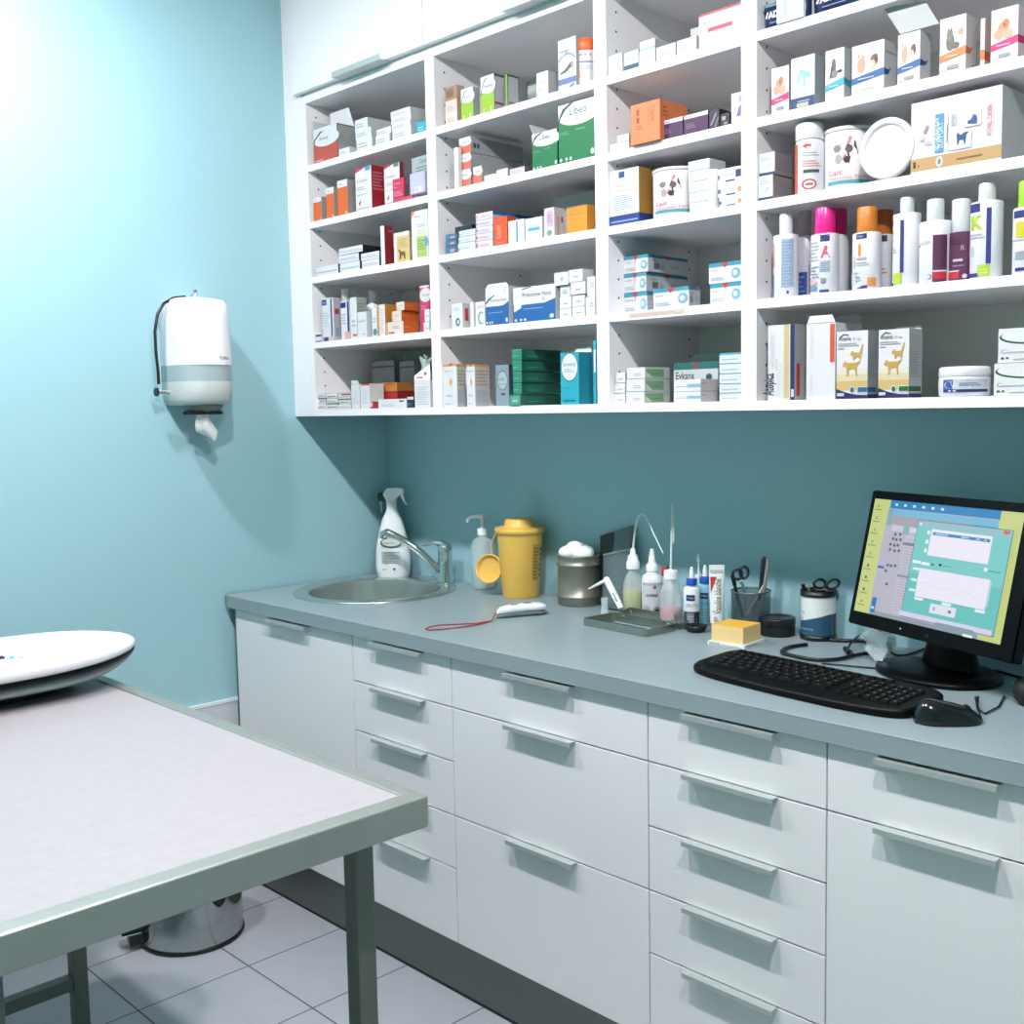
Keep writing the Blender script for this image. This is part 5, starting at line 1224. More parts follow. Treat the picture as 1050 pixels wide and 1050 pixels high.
# third shelf
z = None
for k, v in enumerate((253.2, 247.2, 241)):
    o1 = BX(1, 2, .003, 456.8, 468.5, v, .05, ('lowest', 'middle', 'uppermost')[k]+' small slate blue box', '5e6f8c', '56627a', '8a98ae', seq(RR(0, 0, .25, 1, '3f7fb0'), RR(.4, .2, .8, .6, 'a6aec0')), z=z); z = o1.z1
z = None
for k, v in enumerate((250, 243.8, 237.3)):
    o1 = BX(1, 2, .005, 469.5+.5*k, 487.5, v, .08, ('lowest', 'second', 'third')[k]+' white box with mint marks in a low stack', 'e4eae8', 'aeb8b8', 'b9c6c2', seq(lines(.15, .3, .7, .6, 2, '9cc4bd'), RR(0, .2, .12, .5, '8fc0c4')), z=z); z = o1.z1
BX(1, 2, .02, 466.5, 484, 233.2, .06, 'flat black box on top of the mint-marked stack', '25282c', '1c1e22', '303438', z=z)
z = None
cols = [('c57a9a', 'lowest'), ('c57a9a', 'second lowest'), ('b98fb0', 'middle'), ('9a9aa8', 'second highest'), ('d79ab0', 'uppermost')]
for k, v in enumerate((247.8, 240.6, 233.8, 226.8, 219.6)):
    o1 = BX(1, 2, .008, 488.4-.2*k, 505.2, v, .20 if k == 4 else .12, cols[k][1]+' pink and white box of the tall stack', 'ece4ea', 'c9c2cc', '2d6cae' if k == 4 else 'c9c2cc', seq(RR(0, .25, .12, .7, cols[k][0]), lines(.2, .25, .85, .65, 2, cols[k][0])), None if k < 4 else RR(0, .5, 1, 1, '2d6cae'), z=z); z = o1.z1
o = BX(1, 2, .004, 506.2, 520, 223.6, .03, 'bright orange box with rounded shoulder', 'e8592c', 'd2481f', None, seq(TT_(.5, .25, .24, 'Rimadyl', 'f3b49c', rot=90, maxw=.45), lines(.2, .1, .8, .14, 1, 'f0997a')))
BX(1, 2, .006, 521, 537.5, 227.2, .05, 'white box with a thin blue vertical stripe', 'eceff2', W2, None, seq(RR(.50, .02, .60, .95, '3f9cc4'), RR(.38, .1, .44, .8, 'd3dbe0')))
BX(1, 2, .006, 538.6, 555.8, 224.8, .05, 'white box with short blue band', 'eceff2', W2, None, seq(RR(.15, .42, .85, .56, '5fb4d0'), lines(.2, .60, .8, .68, 1, 'a9c9d6')))
BX(1, 2, .003, 557.8, 568.2, 214.2, 578, 'white box with pale pink panel and green leaf', 'ece6ec', 'd0c8ca', '2b2d30', seq(RR(.25, .35, .9, .92, 'd9bcd4'), EE(.5, .14, .28, .10, '7fae86'), lines(.3, .5, .8, .8, 4, 'b596b4')), seq(RR(.3, .05, .5, .7, 'd8a08a'), RR(.7, .5, .9, .7, 'c24a44')))
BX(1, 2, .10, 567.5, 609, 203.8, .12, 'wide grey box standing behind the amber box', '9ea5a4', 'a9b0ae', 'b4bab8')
BX(1, 2, .003, 581, 602, 213.2, 610, 'amber yellow box', 'eb9d2c', 'd98a20', 'f0b04a', seq(lines(.1, .70, .8, .76, 1, 'c07a18'), lines(.1, .82, .5, .86, 1, 'c07a18'), RR(0, .95, 1, 1, 'c98422')))
# fourth shelf
def eye(f): f.E(.55, .26, .22, .17, '3c79a8'); f.E(.58, .26, .10, .09, 'dfe8ee'); f.L(.15, .72, .8, .88, 2, 'b9c0c8')
BX(1, 3, .004, 463, 474.2, 312, 481.5, 'white box with blue eye mark and red side stripe', W, 'd6d2d4', W2, eye, RR(.35, .3, .75, .8, 'cc3b38'))
BX(1, 3, .004, 482.2, 485.6, 310, .05, 'very thin white box standing on edge', W, W2, W2)
BX(1, 3, .006, 487.3, 497, 310, .05, 'white box with grey ring mark', W, W2, W2, seq(EE(.6, .34, .36, .26, '8d9aa4'), EE(.68, .34, .28, .2, 'eceaf0'), lines(.2, .76, .9, .88, 2)))
def pri(big):
    def go(f):
        f.R(0, 0, 1, .5, '1f66ae'); 
        T_ = arc(0, .48, 1, .60, -.10)
        for i in range(len(T_)-1): f.P([(T_[i][0], 0), (T_[i+1][0], 0), T_[i+1], T_[i]], '1f66ae', False)
        f.k += 1
        if big:
            f.P([(.22, .92), (.36, .96), (.44, .97), (.44, .99), (.30, .98), (.21, .945)], '3c4a58'); f.T(.23, .71, .13, 'Prilactone Next', '4b5f70', maxw=.68); f.T(.70, .57, .09, '80', '8aa0b0', maxw=.15); f.P([(.02, .30), (.20, .42), (.22, .92), (.03, .96)], 'f0f2f5'); f.P([(.05, .7), (.14, .76), (.14, .80), (.06, .74)], 'cfd6dc'); f.L(.25, .36, .72, .40, 1, 'a9c4e0')
        else:
            f.P([(.0, .60), (.1, .70), (.4, .81), (.4, .785), (.14, .66), (.03, .56)], '2c3a48'); f.T(.2, .62, .075, 'Prilactone Next', '5b6f80', maxw=.72); f.L(.1, .32, .75, .35, 1, 'a9c4e0'); f.R(.78, .85, .9, .95, 'd9dde2')
        for u_ in (.03, .16, .26): f.E(u_+.03, .07, .03, .035, 'dfe9f3')
        f.E(.92, .11, .05, .06, 'e9f0f6')
    return go
BX(1, 3, .003, 497.6, 521.4, 296, .07, 'smaller blue and white box with ragged top', 'f0f2f5', 'c9ced2', W2, pri(0), flap=[('front', .008, 1.5, 'e6e9ec')])
BX(1, 3, .003, 526, 569.4, 296, .07, 'larger blue and white box with hanging white tab', 'f0f2f5', 'c9ced2', W2, pri(1))
wl = lines(.3, .35, .7, .6, 1, 'a9b2ba')
a1 = BX(1, 3, .006, 573.8, 586, 317.2, .05, 'lowest white carton of the pile, by the blue box', W, W2, None, wl)
a2 = BX(1, 3, .006, 586.8, 599.6, 315, .05, 'white carton in the middle of the bottom row', W, W2, None, wl)
a3 = BX(1, 3, .003, 600.4, 610, 305, .05, 'taller white carton low at the unit edge', W, W2, None, lines(.4, .5, .9, .75, 2, 'a9b2ba'))
b1 = BX(1, 3, .007, 573.9, 585.8, 305.2, .05, 'white carton second up, above the blue box neighbour', W, W2, None, wl, z=a1.z1)
b2 = BX(1, 3, .007, 586.8, 599.4, 303, .05, 'white carton second up in the middle of the pile', W, W2, 'e8e8ea', wl, z=a2.z1)
b3 = BX(1, 3, .006, 602, 610, 284, .05, 'tall white carton on top at the unit edge', W, W2, None, lines(.4, .5, .9, .75, 2, 'a9b2ba'), z=a3.z1)
c1 = BX(1, 3, .010, 574.3, 584.5, 293.5, .05, 'white carton third up with grey print', W, W2, None, seq(RR(.2, .2, .8, .7, 'cfd6dc'), lines(.25, .3, .7, .6, 3, '8fa0ae')), z=b1.z1)
c2 = BX(1, 3, .004, 585.2, 600, 290, .06, 'white carton third up in the middle of the pile', W, W2, None, wl, z=b2.z1)
BX(1, 3, .004, 568.2, 582.6, 280.2, .05, 'white carton with small ring topping the pile', W, W2, None, seq(EE(.55, .5, .12, .18, 'b9c0c6')), z=c1.z1)
BX(1, 3, .003, 583.3, 597.4, 277.2, 609, 'white long carton crowning the pile', W, 'd4d7da', 'dfe1e4', wl, z=c2.z1)
# bottom shelf
for k, (a, q, d, s) in enumerate(((454.2, 468.3, 477, .003), (478, 486.8, 501.5, .005))):
    BX(1, 4, s, a, q, 374, d, ('white and orange box at the corner unit side', 'narrower white and orange box, second along')[k], W, 'c9ccd0', 'd9a066', seq(RR(0, .95, 1, 1, 'e5a260'), PP([(.35, 1), (.65, 1), (.5, .95)], '8a4a2a'), EE(.55, .58, .12, .07, 'f0b870'), EE(.55, .58, .06, .12, 'f0b870'), TT_(.12, .82, .05, 'Propulse', '8d8f96', maxw=.75), lines(.2, .24, .7, .30, 2), lines(.1, .06, .5, .10, 1)), seq(RR(0, .94, 1, 1, 'e5a260'), lines(.1, .5, .9, .9, 5, 'c9a878'), lines(.1, .1, .9, .4, 6, 'b4b8bc')))
BX(1, 4, .03, 508, 521.5, 374.5, .05, 'grey blue box with pale round emblem', '8fa3ae', '50687e', None, seq(EE(.52, .62, .40, .24, '4a5c68'), EE(.52, .62, .36, .22, 'b9c6cc'), TT_(.22, .62, .06, 'ILIUM', '3c4c58', maxw=.6), lines(.25, .52, .8, .56, 1, '8a98a0'), RR(.42, .26, .70, .31, '2e3a44')))
z = None
gv = [(404.6, 'lowest'), (392.8, 'second lowest'), (381.4, 'middle'), (369.8, 'second highest'), (358.6, 'uppermost')]
for k, (v, nm_) in enumerate(gv):
    o1 = BX(1, 4, .014-.002*k, 526.5-.4*k, 535, v, 575, nm_+' dark green box of the stack of five', '2f9073', '145a48', '1d6a55', seq(lines(.1, .35, .6, .5, 1, '7fc4ac'), RR(0, .9, 1, 1, '4fb091')), seq(RR(.1, .15, .55, .85, '1a6b56'), lines(.15, .3, .4, .5, 1, '3f9a80'), RR(.62, .2, .95, .8, '104a3b')), z=z); z = o1.z1
BX(1, 4, -.006, 522.3, 533.6, 405.2, .018, 'small pale green box overhanging the shelf edge', '4f9f84', '2a6f59', '7fb8a4', seq(RR(.2, .2, .8, .8, '6fb59c'), lines(.25, .4, .7, .6, 1, 'dff0e8')))
def zyl(f):
    f.E(.50, .72, .47, .28, '2c3f4c'); f.E(.50, .72, .44, .262, 'eef2f4'); f.T(.14, .74, .075, 'Sevea(t)', '4a6a80', maxw=.72); f.L(.2, .62, .75, .70, 3, 'a5b6c0'); f.L(.12, .06, .8, .12, 1, '17798c'); f.L(.12, .30, .5, .36, 1, '2aa0b4')
BX(1, 4, .003, 574.5, 593.2, 362, 607.5, 'turquoise box with white oval label', '2ab4cc', '1f9db6', '24a8c0', zyl, flap=[('back', .012, 1.3, 'd5dcdc')])
BX(1, 4, .003, 608, 610.6, 349, .05, 'sliver of taller turquoise box at the unit edge', '2ab4cc', '1f9db6', None, RR(.2, .5, 1, .85, 'eef2f4'))

# ======== narrow unit
wl2 = seq(lines(.12, .30, .75, .70, 2))
o1 = BX(2, 0, .003, 624.2, 638.2, 67.2, .06, 'lower of two little white boxes at the edge', W, W2, None, seq(wl2, EE(.8, .3, .08, .16, 'c9ced6')))
BX(2, 0, .004, 623.8, 638, 58.2, .06, 'upper of two little white boxes at the edge', W, W2, None, seq(wl2, EE(.78, .3, .06, .14, 'a9aeb6')), z=o1.z1)
BX(2, 0, .004, 639.6, 654.6, 54.8, .07, 'white box with navy base stripe', 'e0e4ea', W2, None, seq(RR(0, 0, 1, .30, '2f5478'), lines(.1, .5, .8, .8, 2)))
o1 = BX(2, 0, .004, 655.4, 671.6, 53.4, .07, 'white box lying under the blue-banded box', W, W2, None, seq(wl2))
BX(2, 0, .005, 656, 671.6, 43.6, 690, 'white box with pale blue band, stacked', W, 'c4c8cc', W2, seq(RR(0, .0, 1, .22, 'a5cfe0'), lines(.12, .4, .8, .8, 3)), z=o1.z1)
BX(2, 0, .003, 673, 692.6, 49.2, .06, 'white box with small print in the middle', W, W2, None, wl2)
BX(2, 0, .003, 694, 714.2, 42.4, .06, 'white box with small print close to the pink box', W, W2, None, wl2)
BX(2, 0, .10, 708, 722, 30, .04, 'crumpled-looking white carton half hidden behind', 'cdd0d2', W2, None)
BX(2, 0, .003, 716.5, 759.8, 16, .08, 'big white box with pink top and red stripe', 'ece6ea', 'd6c8cc', 'c96a74', seq(RR(0, .93, 1, 1, 'c9626e'), TT_(.07, .68, .11, 'UpCard', '6f6f86', maxw=.3), RR(.22, .42, .80, .54, 'd4576c'), lines(.18, .1, .85, .34, 5, 'cfc3cc')))
# second shelf
o1 = BX(2, 1, .003, 625.4, 645, 148.8, .05, 'lower little white carton beside the orange box', W, W2, None, lines(.3, .3, .9, .6, 1))
BX(2, 1, .003, 632.8, 645, 139.6, .04, 'upper little white carton beside the orange box', W, W2, None, seq(RR(.25, .3, .8, .8, 'd3d8da'), lines(.3, .4, .7, .7, 2)), z=o1.z1)
def orab(f): f.R(.20, .52, .30, .66, 'a8471f'); f.R(.20, .70, .30, .86, 'b8552a'); f.T(.82, .50, .10, 'BUPAQ', 'b8552a', rot=90, maxw=.36); f.L(.6, .5, .7, .9, 8, 'd97c48'); f.L(.18, .36, .4, .48, 2, 'c4622e')
BX(2, 1, -.012, 646.5, 676.5, 108.8, 705, 'big orange box sticking out over the shelf edge', 'f08a58', 'e88350', 'ef9562', orab, lines(.1, .6, .3, .9, 3, 'b8552a'))
pur = lambda f: (f.R(0, .80, 1, 1, 'e9e2ec'), f.T(.06, .66 if False else .84, .12, 'Vetoryl', '3b2140', maxw=.55), f.L(.08, .3, .5, .6, 3, '8a6a98'))
BX(2, 1, .003, 677.3, 700.3, 124.8, .07, 'purple box with white top strip next to orange box', '4c2452', '3a1c40', W, pur)
BX(2, 1, .003, 701.2, 726, 119, .07, 'purple box with white top strip in the middle', '4c2452', '3a1c40', W, pur)
BX(2, 1, .004, 727, 737.5, 113.5, .06, 'dark box with pale diagonal pattern', '332838', '241c28', '8f8a94', seq(PP([(.1, .2), (.3, .2), (.8, .8), (.6, .8)], '8f8a98'), PP([(.5, .1), (.7, .1), (.95, .5), (.9, .6)], '7c7684')))
BX(2, 1, .006, 738.3, 748, 117.5, .06, 'black box with white flecks', '25242a', '1c1b20', '77747c', seq(RR(.2, .5, .6, .8, 'a9a6ae'), RR(.4, .15, .8, .35, '8c8992')))
BX(2, 1, .003, 749.8, 760, 96.5, .05, 'white box with a purple pattern', W, W2, None, seq(PP([(.5, .22), (1, .22), (1, .62), (.75, .5)], '8e62b4'), PP([(.7, .62), (1, .70), (1, .92), (.85, .9)], 'b795d0'), lines(.3, .1, .9, .16, 1)))
# third shelf
o1 = BX(2, 2, .003, 624.8, 655.5, 223.2, 669, 'flat dark blue box under the white and gold box', '223d8c', '1c3274', '2a468f', seq(lines(.05, .3, .95, .7, 1, '8fa4d6')))
def ultra(f): f.R(.32, .82, .52, .96, '2a4f9a'); f.T(.34, .755, .04, 'Vtq', '4c6aa8', maxw=.2); f.T(.14, .62, .075, 'Ultradiar', 'b0a36c', maxw=.66); f.L(.18, .54, .75, .58, 1, 'c9bf98'); f.L(.14, .12, .82, .46, 7, 'b4bfd9')
BX(2, 2, .004, 624.6, 655, 176.8, 675.5, 'white and gold box standing on a flat blue box', 'eef0f4', 'b08236', W2, ultra, seq(lines(.1, .3, .85, .95, 12, '96702c')), z=o1.z1)
# tub with kittens
def tubp(vv):
    def go(b, c, rad, H):
        f = Face(b, c, (.001, 0, 0), (0, 0, H*.96), curve=((c.x, c.y), rad, math.radians(-158), math.radians(8)))
        f.P([f_ for f_ in [(.34, .42), (.58, .45), (.70, .62), (.66, .84), (.56, .78), (.46, .80), (.40, .86), (.34, .70)]], '3f3a3e'); f.E(.42, .72, .055, .07, '8d8488'); f.E(.58, .70, .05, .07, '57504f'); f.E(.44, .54, .05, .09, 'b4adb0'); f.P([(.48, .50), (.53, .52), (.62, .90), (.58, .92)], 'd98aa4'); f.E(.55, .52, .04, .06, '2a2528')
        f.T(.30, .27, .09, 'Lait', 'dd8fa4', maxw=.2, bold=.02); f.T(.30, .19, .06, 'maternise TVM', 'dd8fa4', maxw=.5)
        f.R(.28, .11, .98, .17, '4aa3ac'); f.L(.3, .05, .5, .08, 1, 'c9ced2')
    return go
def tub(c, r, u, s, vtop, rad, desc):
    yy = YU+.003+s+rad; x = AY(u, vtop+20, yy).x; zt = AY(u, vtop, yy-rad*.5).z; z0 = SH[r]+.0004; H = zt-z0; c_ = Vector((x, yy, z0))
    t = thing('milk_tub', lab(desc, c, r), 'tub', c_, 'bottles and tubs in the '+UNIT[c])
    b = MB(); b.lathe(c_, [(rad*.97, 0), (rad, .003), (rad, H*.93), (rad*.98, H*.935)], mat('d6d1d8', .35, name='tub_plastic'), 48); tubp(0)(b, c_, rad, H*.95); b.build('tub', t)
    b = MB(); b.lathe(c_, [(rad*1.02, H*.937), (rad*1.03, H*.94), (rad*1.03, H*.99), (rad*1.0, H), (.002, H)], mat('d4d4d8', .35), 48); b.build('lid', t); return c_
tub(2, 2, 694.5, .006, 172, .053, 'white tub with kitten picture and pink word')
z = None
for k, v in enumerate((208.6, 198.2, 187.5, 176.5, 166.3)):
    o1 = BX(2, 2, .003, 707.3-.4*k, 727.5, v, .05 if k < 4 else 744, ('lowest', 'second lowest', 'middle', 'second highest', 'uppermost')[k]+' white box of five beside the tub', W, 'd9dbdd', W2, lines(.15, .25, .8, .7, 3, 'a9c2c8'), z=z); z = o1.z1
b = MB(); xx = AY(731.5, 200, YU+.014).x; b.lathe((xx, YU+.016, SH[2]+.0004), [(.010, 0), (.0115, .002), (.0115, .078), (.009, .082), (.002, .083)], mat('d4d4d8', .35), 20)
tag(b.build('white_vial'), lab('slim white capped tube beside the stack', 2, 2), 'tube', 'bottles and tubs in the narrow unit')
z = None
for k, (v, g_) in enumerate(((203, '223a7c'), (189.5, 'd97a3a'), (174.5, '2a4f9a'))):
    o1 = BX(2, 2, .004+.004*k, 737.5-1.2*k, 759.8, v, .06, ('lowest', 'middle', 'uppermost')[k]+' loosely piled white box with navy bar', W, W2, W2, seq(RR(.35, .08, .75, .20, '2a3a7c'), EE(.95, .42, .10, .22, 'e29a5e') if k < 2 else RR(.78, .3, 1, .8, '24407c'), RR(0, .3, .12, .6, '5a72a8'), lines(.3, .5, .7, .7, 1)), z=z); z = o1.z1
# fourth shelf: white boxes with teal top band
def sem(f): f.R(0, .80, 1, 1, '3f9fb8'); f.P([(.38, .99), (.62, .99), (.5, .72)], 'c9404a'); f.E(.84, .42, .14, .27, '7fb8d6'); f.E(.82, .44, .07, .13, 'e8e4ee'); f.T(.06, .60, .10, 'Semintra', '7a8694', maxw=.38); f.T(.46, .60, .09, 'plus', 'd58a94', maxw=.2); f.L(.06, .14, .5, .34, 2, 'b7bcc8')
def sems(f): f.R(0, .82, 1, 1, '2f8098'); f.P([(.40, .99), (.60, .99), (.5, .76)], 'b03a44'); f.R(.14, .18, .28, .52, '6c747a'); f.L(.32, .2, .42, .5, 3, '8a9096'); f.L(.58, .3, .8, .5, 2, '9aa0a6'); f.T(.1, .62, .10, 'Semintra', '5a6670', maxw=.3)
z = None
for k, (v, a, q) in enumerate(((302, 631.8, 663.5), (282.8, 631, 662.6), (264.8, 632.6, 664.4))):
    o1 = BX(2, 3, .05, a, q, v, 705, ('lowest', 'middle', 'uppermost')[k]+' teal-banded white box of the three-high stack', 'ecebf1', 'c9cbd2', '2f8098', sem, sems, z=z); z = o1.z1
BX(2, 3, .003, 669.8, 706.4, 297, .04, 'teal-banded white box standing alone in front', 'ecebf1', 'b9bcc2', '2f8098', sem, sems)
o1 = BX(2, 3, .02, 728.2, 760, 291.8, .14, 'lower teal-banded white box of the pair', 'ecebf1', 'c9cbd2', '2f8098', sem)
BX(2, 3, .022, 726.8, 760, 271, .14, 'upper teal-banded white box of the pair', 'ecebf1', 'c9cbd2', '2f8098', sem, z=o1.z1)
# bottom shelf
z = None
for k, v in enumerate((403.6, 393.2, 382.2)):
    o1 = BX(2, 4, .012, 628.6+1.2*k, 641, v, .08, ('lowest', 'middle', 'uppermost')[k]+' small white box of the outer stack', W, W2, None, lines(.3, .3, .8, .6, 1), z=z); z = o1.z1
z = None
gs = lambda f: (f.R(.05, .1, .75, .85, '7aa983'), f.P([(.05, .1), (.30, .1), (.05, .6)], 'cfe0d2'), f.L(.3, .35, .6, .55, 1, '5f9069'), f.R(.8, .1, .97, .9, 'cdd1d0'))
for k, v in enumerate((402, 389, 377.3)):
    o1 = BX(2, 4, .004, 641.8+.5*k, 660.8+.3*k, v, 687, ('lowest', 'middle', 'uppermost')[k]+' white box with green side in the stack', W, 'cdd6d0', W2, lines(.4, .25, .8, .55, 2), gs, z=z); z = o1.z1
def ey(f): f.R(0, .82, 1, 1, '2c6d6c'); f.P([(.44, 1), (.58, 1), (.5, .80)], 'a83a40'); f.R(0, 0, 1, .82, 'cfd3d6'); f.T(.05, .58, .19, 'Eykana', '1c4a4c', maxw=.42, bold=.015); f.E(.80, .62, .07, .08, '2c5a60'); f.E(.72, .05, .16, .16, '22262a'); f.E(.93, .14, .05, .10, '3c4248'); f.L(.05, .28, .25, .34, 1, '8a9096')
BX(2, 4, .08, 690.8, 736.5, 372.4, .06, 'wide grey box with black lettering behind', 'cfd3d6', '6a7674', '3c6a68', ey, flap=[('back', .02, 1.5, '8fa3a0')])
z = None
for k, v in enumerate((402, 389.5)):
    o1 = BX(2, 4, .004, 690.8, 718.6, v, 736, ('lower', 'upper')[k]+' flat white box in front of the grey box', W, 'd6d2d4', W2, seq(lines(.1, .35, .5, .55, 1), RR(.5, .3, 1, .6, '8fc4da')), lines(.05, .6, .3, .8, 1, 'c49aa0'), z=z); z = o1.z1
z = None
for k, v in enumerate((403.4, 394, 383.6, 373.4, 362.4)):
    o1 = BX(2, 4, .004, 737.6, 760, v, .05, ('lowest', 'second lowest', 'middle', 'second highest', 'uppermost')[k]+' white box of five with pale blue ends', 'e9eef2', W2, '5fb4c8' if k == 4 else W2, seq(lines(.1, .3, .85, .6, 1, 'b4c8d4'), RR(0, .82, 1, 1, '66b6ca') if k == 4 else RR(0, .93, 1, 1, 'c4d4dc')), z=z); z = o1.z1
# ======== wide unit
# top shelf: dark blue soft packs
def pack(u0, u1, v, s, desc, txt):
    y = YU+.003+s; x0 = AY(u0, v, y).x; x1 = AY(u1, v, y).x; x0 = max(x0, UN[3]+.0195); z0 = SH[0]+.0004; z1 = AY(u0, v, y).z
    t = thing('collar_pack', lab(desc, 3, 0), 'pack', ((x0+x1)/2, y+.02, z0), 'dark blue packs in the wide unit')
    b = MB(); rr = []
    for k in range(7):
        q = k/6; th = .014*math.sin(PI*(.12+.8*q)); rr.append([(x0+(x1-x0)*j/8, y+.016-(th if j not in (0, 8) else .003)+.0015*math.sin(j*2+k), z0+(z1-z0)*q) for j in range(9)]+[(x0+(x1-x0)*j/8, y+.016+.012*(j not in (0, 8)), z0+(z1-z0)*q) for j in range(8, -1, -1)])
    b.loft(rr, mat('1d2a52', .3, name='navy_foil'))
    f = Face(b, (x0, y-.0005, z0), (x1-x0, 0, 0), (0, 0, z1-z0)); f.T(.16, .40, .22, txt, 'e4e8f0', maxw=.62, bold=.05); f.P([(.10, .40), (.14, .40), (.17, .62), (.135, .62)], 'e4e8f0'); f.R(.05, .80, .6, .88, '4f8fae'); f.P([(.72, .30), (.90, .46), (.90, .70), (.72, .60)], '2f8a8c'); f.L(.2, .2, .6, .30, 1, '6f7fa8')
    b.build('pouch', t); return x0, x1, y, z0, z1
q = pack(775, 828, 6, .010, 'dark blue pack with white lettering beside the side panel', 'ADAPTIL')
pack(831, 893, -10, .006, 'dark blue pack with white lettering further along', 'ADAPTIL')
b = MB(); xa = AY(797, 20, YU-.002).x; xb = AY(824, 20, YU-.002).x
b.box(xa, YU-.004, SH[0]+.0006, xb, YU+.0045, SH[0]+.062, clear('e9eef2', .75, .2)); f = Face(b, (xa, YU-.004, SH[0]), (xb-xa, 0, 0), (0, 0, .062)); f.R(.25, .15, .42, .8, 'b9c4cc'); f.L(.5, .2, .9, .8, 4, 'cfd8de')
tag(b.build('clear_sachet'), lab('small clear sachet before a dark blue pack', 3, 0), 'sachet')
# second shelf: pet supplement boxes
def pet(col, txt, pic, bandv=.26, tcol='8a90a4', code=True):
    def go(f):
        f.T(.12, .86, .055, txt, tcol, maxw=.76)
        pic(f)
        f.P([(0, bandv), (1, bandv+.08), (1, bandv+.22), (0, bandv+.12)], col); f.L(.2, bandv+.08, .7, bandv+.11, 1, 'f0eef2')
        if code: f.R(.30, .07, .74, .14, '9a9ea6'); f.L(.05, .05, .25, .12, 1, 'c9ccd2')
    return go
def dogs(f): f.E(.45, .62, .20, .13, 'dd9a78'); f.E(.55, .70, .13, .09, 'c98460'); f.E(.30, .52, .20, .10, 'e3ab8e'); f.E(.62, .50, .20, .09, 'e6b396'); f.E(.5, .68, .03, .02, '5a3a34')
def puppy(f): f.E(.30, .58, .13, .16, 'dea888'); f.P([(.16, .72), (.20, .84), (.28, .76)], 'dea888'); f.P([(.3, .74), (.38, .82), (.4, .7)], 'dea888'); f.E(.70, .64, .12, .11, '8a5a40'); f.E(.64, .56, .10, .08, 'ecc9b4'); f.E(.76, .66, .05, .09, '6a4030')
def hound(f): f.E(.45, .66, .12, .16, '6a6268'); f.E(.36, .56, .09, .12, '57505a'); f.E(.50, .52, .16, .08, '8d848a'); f.E(.78, .55, .14, .03, '3f3a40'); f.P([(.30, .60), (.20, .44), (.28, .44), (.38, .58)], '5f5862')
def horse(f): f.P([(.22, .50), (.40, .76), (.62, .70), (.86, .62), (.80, .56), (.62, .58), (.58, .40), (.52, .40), (.50, .56), (.38, .56), (.26, .48)], '8fd0de'); f.P([(.36, .58), (.5, .68), (.55, .5)], 'eef4f6')
def cat_(f): f.E(.40, .56, .16, .16, '6f6a66'); f.E(.38, .68, .12, .10, '817b76'); f.P([(.29, .74), (.31, .82), (.37, .77)], '6f6a66'); f.P([(.41, .77), (.47, .82), (.48, .73)], '6f6a66'); f.E(.60, .48, .16, .06, '6a6460'); f.E(.80, .70, .10, .05, 'd9a48c'); f.P([(.7, .66), (.78, .76), (.9, .78), (.82, .66)], 'd9a48c')
BX(3, 1, .003, 791.2, 809, 71, .05, 'smallest white box with pink band and puppies', 'ece6ea', 'd3ccd0', 'd9b4b4', pet('d6327c', 'PEDIAVITE', dogs, .20))
BX(3, 1, .003, 811.2, 835.6, 61, 844.5, 'white box with turquoise animal outline and navy foot', 'e6ecf2', 'aab4ba', W2, seq(TT_(.2, .88, .05, 'equilife', 'b9ccd8', maxw=.6), horse, lines(.2, .26, .8, .36, 2, 'bccfe0'), RR(0, 0, 1, .21, '26467c'), RR(.25, .02, .75, .10, 'c9bfa0'), lines(.3, .12, .8, .17, 1, 'a9b8d6')))
BX(3, 1, .004, 846.4, 865.8, 53, 872.4, 'white box with turquoise band and grey dog', 'ecebf0', 'c9ced0', W2, pet('3fb4c8', 'DERMAVIE', hound, .20, code=False), seq(PP([(0, .30), (1, .24), (1, .38), (0, .42)], '2f9fb4')))
BX(3, 1, .004, 873.6, 906.8, 48.5, 920.5, 'wider white box with blue arrow band, kitten and puppy', 'ecebf0', 'cfd0d4', W2, seq(pet('2a62a8', 'OSTEOSTIMULE', puppy, .22, '6f7c98', False), TT_(.30, .06, .07, 'wamine', '9fb08a', maxw=.45)), seq(PP([(0, .44), (.3, .42), (.55, .50), (.3, .32), (0, .30)], '224f8c'), lines(.1, .75, .9, .85, 1, '9aa0aa')))
BX(3, 1, .003, 920.8, 943.8, 36.5, 954.5, 'blue arrow-banded white box below the paper note', 'ecebf0', 'cfd0d4', W2, pet('2a62a8', 'DIGESTIVIE', puppy, .22, '6f7c98'), seq(PP([(0, .44), (.5, .42), (.8, .48), (.5, .34), (0, .30)], '224f8c')))
BX(3, 1, .003, 964, 991, 20.5, 1001.6, 'white box with orange band and grey cat', 'f0e9e8', 'd6d0d0', 'e6ccc0', pet('e58a4a', 'MICROVITE', cat_, .22, 'd9b49c'), seq(PP([(0, .44), (.4, .42), (.7, .46), (.4, .32), (0, .30)], 'cf7434'), RR(.6, .05, .8, .14, '7d8288')))
BX(3, 1, .030, 1005.5, 1010.5, 19.5, 1018, 'slim white box with orange band half hidden', 'ece6e4', 'c9b4aa', W2, RR(0, .2, 1, .4, 'd98044'), RR(0, .2, .7, .38, 'c05a2a'))
BX(3, 1, .003, 1016.6, 1044.6, 11.5, 1062, 'white box with magenta band and two puppies', 'f0e8ec', 'd9c9d0', 'e6c4cc', pet('d6247c', 'PEDIAVITE', dogs, .22), seq(PP([(0, .44), (1, .50), (1, .36), (0, .30)], 'b81c64')))
